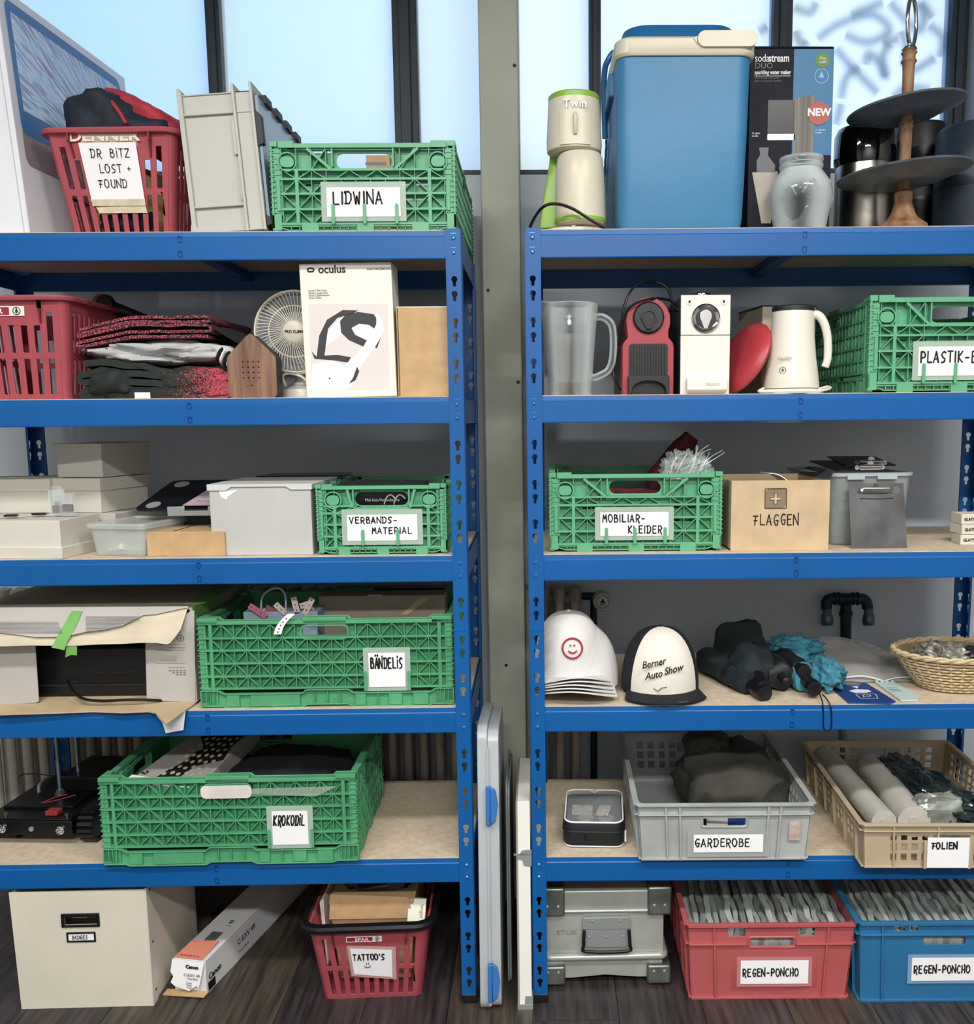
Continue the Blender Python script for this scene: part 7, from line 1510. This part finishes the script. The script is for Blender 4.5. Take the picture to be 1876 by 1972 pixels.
for z_ in (.03, zt*.52, zt-.01): MB().cyl((hw-.001, .02, z_), (hw+.0015, .02, z_), .004, n=12).obj('press_stud', INK, t)
MB().box(hw-.0005, hw+.0012, .0, .03, 0, zt).obj('corner_strip', CRM, t)
# toner carton
A0 = gnd(337, 1918, 0); 
t = thing('toner_carton', 'long white toner carton with torn end flap and an orange note', 'box', (gnd(368, 1912, 0).x-.0, gnd(368, 1912, 0).y, 0), -20)
wt = .085; ht = Z(380, 1848, t.location.y); Lc = .62
# solve heading from the far end
fe = gnd(520, 1700, ht); hd = math.atan2(fe.x-t.location.x, fe.y-t.location.y); t.rotation_euler.z = -hd*.93
TW = mat('toner_white', 'D8DADC', .5, 0, .02, 5)
m = MB(); m.box(-wt/2, wt/2, 0, Lc, 0, ht); bd = m.obj('carton', TW, t, bev=.001)
m = MB(); m.plate([(-wt/2, ht), (wt/2, ht), (wt/2-.008, .045), (wt/2-.013, .024), (wt/2-.02, .028), (.004, .014), (-.006, .016), (-wt/2+.008, .022), (-wt/2-.003, .030), (-wt/2+.004, .045), (-wt/2-.004, .055)], th=.001, fn=lambda u, d, v: (u, -.004-.012*(1-v/ht)+d, v)); ef = m.obj('torn_end_flap', PAPER, bd)
text(ef, 'Canon', .0125, (.012, -.0085, ht*.80), INK, off=.0005); text(ef, 'C-EXV 49', .0105, (.012, -.0115, ht*.58), INKG); text(ef, 'Toner Black', .006, (.014, -.0125, ht*.50), INKG); text(ef, 'Toner\nToner\nToner', .006, (.005, -.014, ht*.38), INKG)
m = MB(); m.sheet(5, 2, lambda u, v: (-wt/2-.02+.11*u, -.022+.022*v, .002+.006*u+.002*v), .002); m.obj('torn_cardboard', KRAFT, bd)
text(bd, 'Canon', .021, (wt/2+.0006, .012, ht*.36), INK, al='LEFT', rot=(90, 0, 90), off=.0006); text(bd, 'C-EXV 49', .022, (wt/2+.0006, .15, ht*.48), INK, al='LEFT', rot=(90, 0, 90)); text(bd, 'Toner Black', .011, (wt/2+.0006, .15, ht*.22), INKG, al='LEFT', rot=(90, 0, 90)); MB().box(wt/2, wt/2+.0006, .008, .04, .004, ht*.30).obj('printed_square', INK, bd)
text(bd, '/ 49', .020, (.018, .16, ht+.0006), INK, rot=(0, 0, 90), al='LEFT'); 
m = MB()
for i in range(12): m.box(-.012+.0025*i, -.012+.0025*i+(.0012 if i % 3 else .0018), .085, .13, ht, ht+.0006)
m.obj('barcode', INK, bd, kind='stuff')
pn = thing('sticky_note', 'orange note with red handwriting on the toner carton', 'note', tuple(V(t.location)+V((0, 0, ht+.0008))), 0); pn.rotation_euler = t.rotation_euler
MB().sheet(6, 4, lambda u, v: (-wt/2+.002+.074*u, .002+.08*v, .001+.006*v*u*u), .0008).obj('note_sheet', mat('orange_paper', 'D98A72', .7), pn)
m = MB(); m.tube([(-wt/2+.012+.052*i/20, .012+.004*sin(i*1.9), .0022) for i in range(21)], .0008, 4); m.obj('handwriting', REDI, pn)
# red basket TATTOO'S
p = gnd(720, 1923, 0); yb = p.y; zr_ = Z(715, 1778, yb-.02); wt_ = X(835, 1778, yb-.02)-X(597, 1778, yb-.02); wb_ = gnd(812, 1923, 0).x-gnd(637, 1918, 0).x
t, ff = basket('shopping_basket', "red basket with a black rim labelled TATTOO'S standing on the floor", ((X(716, 1850, yb)), yb-.035, 0), 2, wt_-.010, wb_+.012, .42, .34, zr_, REDP, rim=BLACK)
f = t.children[0]; spar_sign(f, -.010, ff(0, -.004, .83)[1]-.001, zr_*.845, .083)
m = MB(); m.plate([(-.185, .33), (.245, .26), (.235, .72), (-.19, .76)], th=.0006, fn=ff, y=-.004); m.obj('label_pocket', mat('clear_pocket_pink', 'D8B4B4', .3, alpha=.6), f)
m = MB(); m.plate([(-.155, .36), (.205, .30), (.20, .68), (-.165, .72)], th=.0006, fn=ff, y=-.0052); pp = m.obj('paper_label', PAPER, f)
a = V(ff(0, -.0066, .3)); b = V(ff(0, -.0066, .7)); sl = (b.y-a.y)/(b.z-a.z)
h1 = hand(pp, ["TATTOO'S"], -.038, zr_*.565, .0165, INK, y=0, step=.0101, st=.17)
h2 = MB(); h2.tube([(-.006+.0075*cos(a_)*1.0, 0, zr_*.49+.006*sin(a_)) for a_ in [radians(195+15*i) for i in range(11)]], .0008, 5); h2.bar(-.008, zr_*.50, -.008, zr_*.53, .0012, -.0005, .0005); h2.bar(-.003, zr_*.50, -.003, zr_*.53, .0012, -.0005, .0005); h2 = h2.obj('drawn_smile', INK, pp)
for o in (h1, h2): o.rotation_euler = (-math.atan(sl), 0, 0); o.location = (0, a.y-a.z*sl, 0)
loc = V(t.location)
o = thing('paper_bag', 'kraft paper bag lining the inside of the floor basket', 'bag', (loc.x-.005, loc.y+.10, .012)); MB().taper((-.085, .09, 0, .22), (-.10, .105, -.03, .24), 0, zr_+.018).obj('bag_body', KRAFT, o, bev=.003); MB().hexa([(-.10, -.031, zr_-.03), (.105, -.031, zr_-.03), (.105, -.029, zr_-.03), (-.10, -.029, zr_-.03), (-.095, -.033, zr_+.035), (.09, -.033, zr_+.025), (.09, -.030, zr_+.025), (-.095, -.03, zr_+.035)]).obj('folded_edge', KRAFT, o)
o = thing('white_sleeve', 'white paper sheet standing at the left inside the floor basket', 'paper', (loc.x-.112, loc.y+.10, .05)); MB().hexa([(-.01, 0, 0), (-.008, 0, 0), (-.008, .2, 0), (-.01, .2, 0), (-.022, 0, zr_-.04), (-.012, 0, zr_-.03), (.0, .2, zr_-.01), (-.002, .2, zr_-.01)]).obj('sheet', CARDW, o)
o = thing('small_white_carton', 'small white box with green print leaning at the right inside the floor basket', 'box', (X(800, 1760, yb+.03), yb+.02, zr_-.03), 0, ry=4, rx=-20); bd = MB().box(-.020, .022, 0, .02, 0, .062).obj('carton', mat('box_white', 'E2E4D6', .5), o, bev=.001); text(bd, 'tangan', .0125, (.010, -.0006, .05), mat('olive_ink', '7C8A3A', .6), rot=(90, 90, 0), al='LEFT')
o = thing('black_pouch', 'black pouches filling the paper bag in the floor basket', 'pouch', (loc.x, loc.y+.2, .1)); MB().blob((0, 0, .13), (.088, .085, .04), .2, 36, 3, .7, 3, wr=.2).obj('pouch_body', mat('glossy_black_pouch', '0A0C12', .35), o, ang=60)
# things leaning in the gap between the racks
CL = mat('frosted_box_lid', 'B9C0C6', .3, alpha=.86, var=.04); LB = mat('latch_blue', '2E6EB4', .4)
p = gnd(938, 1952, 0); yb = p.y; x0_ = gnd(925, 1955, 0).x; zt = Z(945, 1395, yb+.07)
def slab(name, label, xa_, w_, ya, dpt, zt_, m_, cat, rx=-5.5, latch=False, gp=None, rib=True):
    t = thing(name, label, cat, (xa_, ya, 0), 0, gp, rx=rx)
    b = MB(); b.plate([(ya_, za_) for ya_, za_ in rrect(0, dpt, .001, zt_, .035, 5)], th=w_*.45, fn=lambda u, d, v: (d, u, v)); bd = b.obj('tray', m_, t, bev=.003)
    b = MB(); b.plate([(ya_, za_) for ya_, za_ in rrect(.004, dpt-.004, .006, zt_-.012, .03, 5)], th=w_*.5, fn=lambda u, d, v: (d+w_*.45, u, v)); b.obj('lid', m_, t, bev=.003)
    if rib: b = MB(); b.box(w_*.40, w_*.52, -.006, .004, .02, zt_-.05); b.obj('seam_rib', CLEARM, t, bev=.001)
    if latch:
        for z_ in (zt_*.115, zt_*.73):
            b = MB(); b.box(w_*.38, w_*.56, -.016, .0, z_-.045, z_+.045); b.plate([(w_*.56, z_-.045), (w_*.80, z_-.036), (w_*.90, z_), (w_*.80, z_+.036), (w_*.56, z_+.045)], th=.010, y=-.012); b.obj('blue_latch', LB, t, bev=.002)
    return t
slab('flat_organiser', 'tall frosted clear organiser box with blue latches standing between the racks', x0_, .052, yb, .32, zt, CL, 'organiser', latch=True)
xg = X(985, 1800, .0); slab('plastic_sheet', 'thin grey plastic panel standing behind the organiser box', xg-.012, .010, .06, .30, Z(985, 1500, .1), mat('grey_sheet', '7E8688', .4), 'panel', rx=-3, gp='panels between the racks', rib=False)
xg = X(921, 1500, .1); slab('plastic_sheet', 'thin pale sheet standing behind the organiser box beside the left rack', xg, .008, .10, .28, Z(925, 1410, .16), mat('pale_sheet', 'A2A8A8', .4), 'panel', rx=-3, gp='panels between the racks', rib=False)
p = gnd(1012, 1943, 0); yb = p.y; xa_ = gnd(998, 1943, 0).x; xb_ = gnd(1027, 1943, 0).x; zt = Z(1010, 1542, yb+.03)
t = thing('whiteboard', 'white board with grey metal corner brackets standing on edge between the racks', 'whiteboard', (xa_, yb, 0), 0, rx=-3)
bd = MB().box(.004, xb_-xa_-.003, 0, .34, .004, zt).obj('board', mat('board_white', 'E6E6E2', .35), t, bev=.001); MB().box(0, .004, .001, .34, .002, zt).obj('edge_strip', mat('board_edge', '9A9184', .5), t)
wq = xb_-xa_; m = MB(); m.box(-.001, wq, -.003, .03, 0, .012); m.plate([(wq*.45, .012), (wq, .012), (wq, .032), (wq*.5, .032), (wq*.45, .016)], th=.03, y=-.002); m.obj('corner_bracket', GALV, t); z_ = Z(1010, 1652, yb); m = MB(); m.box(-.006, wq, -.003, .0, z_-.002, z_+.002); m.plate([(wq*.2, z_), (wq, z_+.002), (wq, z_+.012), (wq*.4, z_+.010)], th=.002, y=-.003); m.plate([(wq*.4, z_-.012), (wq*.5, z_-.026), (wq, z_-.028), (wq, z_), (0, z_), (wq*.02, z_-.010)], th=.002, y=-.003); m.obj('corner_bracket', GALV, t)
# aluminium case
p = gnd(1200, 1897, 0); yb = p.y+.0; xl = gnd(1045, 1895, 0).x; xr = gnd(1287, 1897, 0).x; w_ = xr-xl; hw = w_/2; z = lambda py: Z(1170, py, yb)
t = thing('aluminium_case', 'dented aluminium transport case with riveted corners on the floor', 'case', ((xl+xr)/2, yb, 0), 0)
m = MB(); m.box(-hw+.010, hw-.012, .006, .33, z(1843), z(1730)); m.plate([(-hw+.012, z(1888)+.004), (-hw+.065, z(1888)+.004), (-hw+.075, z(1885)), (0, z(1880)), (hw-.075, z(1885)), (hw-.065, z(1888)+.004), (hw-.014, z(1888)+.004), (hw-.014, z(1840)), (-hw+.012, z(1840))], th=.31, y=.008); bd = m.obj('case_body', ALU, t, bev=.002)
m = MB(); m.box(-hw+.002, hw-.004, 0, .335, z(1756), z(1715)); m.box(-hw, hw-.002, -.003, .337, z(1756)-.002, z(1752)+.001); lid = m.obj('lid', ALU, t, bev=.005, seg=3)
m = MB(); m.tube([(a, b, z(1842)) for a, b, c in rloop(-hw+.006, hw-.008, .0, .332, 0, .014, 4)], .0085, 10, loop=True); m.obj('base_moulding', ALU, t)
rv = MB()
for sx_ in (-1, 1):
    for z0_, z1_, n_ in ((z(1762), z(1707), 0), (z(1894), z(1858), 1)):
        a0, a1 = (hw-.052, hw+.006) if sx_ > 0 else (-hw-.004, -hw+.056)
        m = MB(); m.box(a0, a1, -.007, .05, z0_, z1_); m.obj('corner_guard', mat('worn_aluminium', '7E8480', .4, .8, .25, 20, .5, 50) if 'worn_aluminium' not in bpy.data.materials else bpy.data.materials['worn_aluminium'], t, bev=.006, seg=3)
        for k in (.28, .72):
            zz = z0_+(z1_-z0_)*.36 if n_ == 0 else z0_+(z1_-z0_)*.70; x_ = a0+(a1-a0)*k; q_ = MB(T(x_, -.0068, zz) @ R('X', 90)); q_.lathe([(.0045, -.001), (.004, .001), (.002, .0022), (0, .0025)], 12); q_.obj('rivet', GALV, t)
hxl, hxr = X(1122, 1790, yb)-t.location.x, X(1214, 1790, yb)-t.location.x
m = MB(); m.plate(rrect(hxl, hxr, z(1788), z(1766), .006), th=.006, y=-.004); m.plate(rrect(hxl+.004, hxr-.004, z(1824), z(1790), .005), th=.003, y=-.001); hp = m.obj('handle_plate', GALV, t, bev=.002)
m = MB(); m.tube([(hxl+.004, -.008, z(1788)), (hxl+.002, -.012, z(1815)), (hxl+.008, -.012, z(1827)), (hxr-.008, -.012, z(1827)), (hxr-.002, -.012, z(1815)), (hxr-.004, -.008, z(1788))], .0042, 10, smooth=3); m.obj('grip', BLACK, hp)
m = MB()
for k, (u, py) in enumerate(((.2, 1772), (.8, 1772), (.14, 1804), (.5, 1804), (.86, 1804))): q_ = MB(T(hxl+(hxr-hxl)*u, -.004 if py < 1790 else -.001, z(py)) @ R('X', 90)); q_.lathe([(.004, -.001), (.0035, .001), (0, .0022)], 12); q_.obj('rivet', GALV, hp)
text(bd, 'ETUK', .016, (X(1092, 1800, yb)-t.location.x, .0045, z(1800)), mat('embossed_alu', '8C908C', .4, .3), sx=1.3)
# red and blue stacking crates with ponchos
def poncho(loc, w_, d_, z_, lab, rz):
    o = thing('rain_ponchos', lab, 'rain poncho', loc, rz, 'packed rain ponchos'); rnd = random.Random(int(loc[0]*1000)); n = 26
    return o
PF = [mat('poncho_film_%d' % i, c, .18, 0, .25, 30, .8, 40, alpha=.9, stretch=(1, .15, 1)) for i, c in enumerate(('A9B2AE', '8E9896', 'BFC6C2'))]
def fill(nm_, xl_, xr_, y0, y1, z_, seed, lab):
    rnd = random.Random(seed); n = 23
    for i in range(n):
        x_ = xl_+(xr_-xl_)*(i+.5)/n; o = thing('rain_poncho', lab % ('leftmost' if i == 0 else 'rightmost' if i == n-1 else '%s from the left' % ('second third fourth fifth sixth seventh eighth ninth tenth eleventh twelfth thirteenth fourteenth fifteenth sixteenth seventeenth eighteenth nineteenth twentieth twenty-first twenty-second'.split()[i-1])), 'rain poncho', (x_, y0, z_-.06), rnd.uniform(-1.5, 1.5)-3, nm_)
        tl = rnd.uniform(-.3, .5); hh = .06+rnd.uniform(-.006, .008)
        MB().sheet(3, 16, lambda u, v: (.009*(u-.5)*2*0+(tl*.03*(1-u)*-1)+.007*noise.noise(V((v*8, i*.7, u*2))), v*(y1-y0), hh*u+.014*noise.noise(V((v*11+i, i*3, 1)))*u), .0135 if i % 3 else .011).obj('folded_film', PF[(i+seed) % 3], o, ang=50)
for (nm, lab, pl_, pr_, m_, sl, xoff, lb, grp_) in (('stacking_crate', 'coral red stacking crate full of rain ponchos, labelled REGEN-PONCHO', 1318, 1648, REDC, 'three', 0, 'a', 'ponchos in the red crate'), ('stacking_crate', 'blue stacking crate full of rain ponchos, labelled REGEN-PONCHO', 1648, 1990, BLUEP, 'two', 0, 'b', 'ponchos in the blue crate')):
    red = m_ is REDC; p = gnd(1490 if red else 1760, 1925 if red else 1931, 0); yb = p.y
    w_ = (X(pr_, 1780, yb)-X(pl_, 1780, yb)); xl_ = X(pl_, 1790, yb); h_ = Z(1490, 1776, yb) if red else Z(1760, 1773, yb)
    t, f, fn = euro(nm, lab, (xl_+w_/2+.002, yb-.004, 0), -1.0, w_-.012, .50, h_, m_, 'stacking crates', slots=sl, rib=(.155, .84) if red else (.13, .87), tp=.012, openw=.25, side_slots=red, under=.725 if red else .835)
    q = lambda px, py: (X(px, py, yb)-t.location.x, Z(px, py, yb))
    a, b = (q(1426, 1895), q(1557, 1848)) if red else (q(1755, 1889), q(1755+132, 1843)); y_ = fn(0, -.003, .3)[1]
    MB().plate(rrect(a[0]-.009, b[0]+.009, a[1]-.008, b[1]+.008, .002), th=.0006, y=y_-.001).obj('label_pocket', mat('pocket_%s' % lb, 'D08A8C' if red else '8AAED0', .3, alpha=.7), f)
    pp = MB().plate(rect(a[0], b[0], a[1], b[1]), th=.0005, y=y_-.0025).obj('paper_label', PAPER, f); hand(pp, ['REGEN-PONCHO'], a[0]+.005, a[1]+.020, .0185, INK, y=y_-.0038, step=.0112, st=.16)
    if red:
        m = MB()
        for i in range(30):
            for zz in (a[1]-.014, b[1]+.013): m.box(a[0]-.02+i*.0058, a[0]-.0178+i*.0058, y_-.0005, y_+.002, zz, zz+.002)
        for i in range(9):
            for xx in (a[0]-.02, a[0]-.015, b[0]+.015, b[0]+.020): m.box(xx, xx+.002, y_-.0005, y_+.002, a[1]-.008+i*.0075, a[1]-.006+i*.0075)
        m.obj('raised_dots', m_, f, kind='stuff')
    fill(grp_, t.location.x-w_/2+.020, t.location.x+w_/2-.020, yb+.020, yb+.46, h_-.016, 3 if red else 8, ('folded clear rain poncho in the red crate, %s' if red else 'folded clear rain poncho in the blue crate, %s'))
    o = thing('poncho_pile', 'lower layer of folded rain ponchos filling the %s crate' % ('red' if red else 'blue'), 'rain poncho', (t.location.x, yb+.02, .006), -1); o.name = 'poncho_layer'
    MB().taper((-w_/2+.022, w_/2-.022, .004, .44), (-w_/2+.018, w_/2-.018, .0, .45), 0, h_-.045).obj('folded_layer', PF[2], o, bev=.01)
# ------------------------------------------------------------------ letters become meshes
dg = bpy.context.evaluated_depsgraph_get()
for o in [o for o in SC.objects if o.type == 'FONT']:
    me = bpy.data.meshes.new_from_object(o.evaluated_get(dg)); q = bpy.data.objects.new(o.name, me); COL.objects.link(q)
    q.parent = o.parent; q.matrix_local = o.matrix_local
    if o.name in WRAP:
        ml = o.matrix_local.copy(); q.matrix_local = Matrix()
        for v in me.vertices: p = ml @ v.co; v.co = (p.x, WRAP[o.name](p.x, p.z)-(.0004 if v.co.z > 0 else 0), p.z)
    nm = o.name; bpy.data.objects.remove(o); q.name = nm
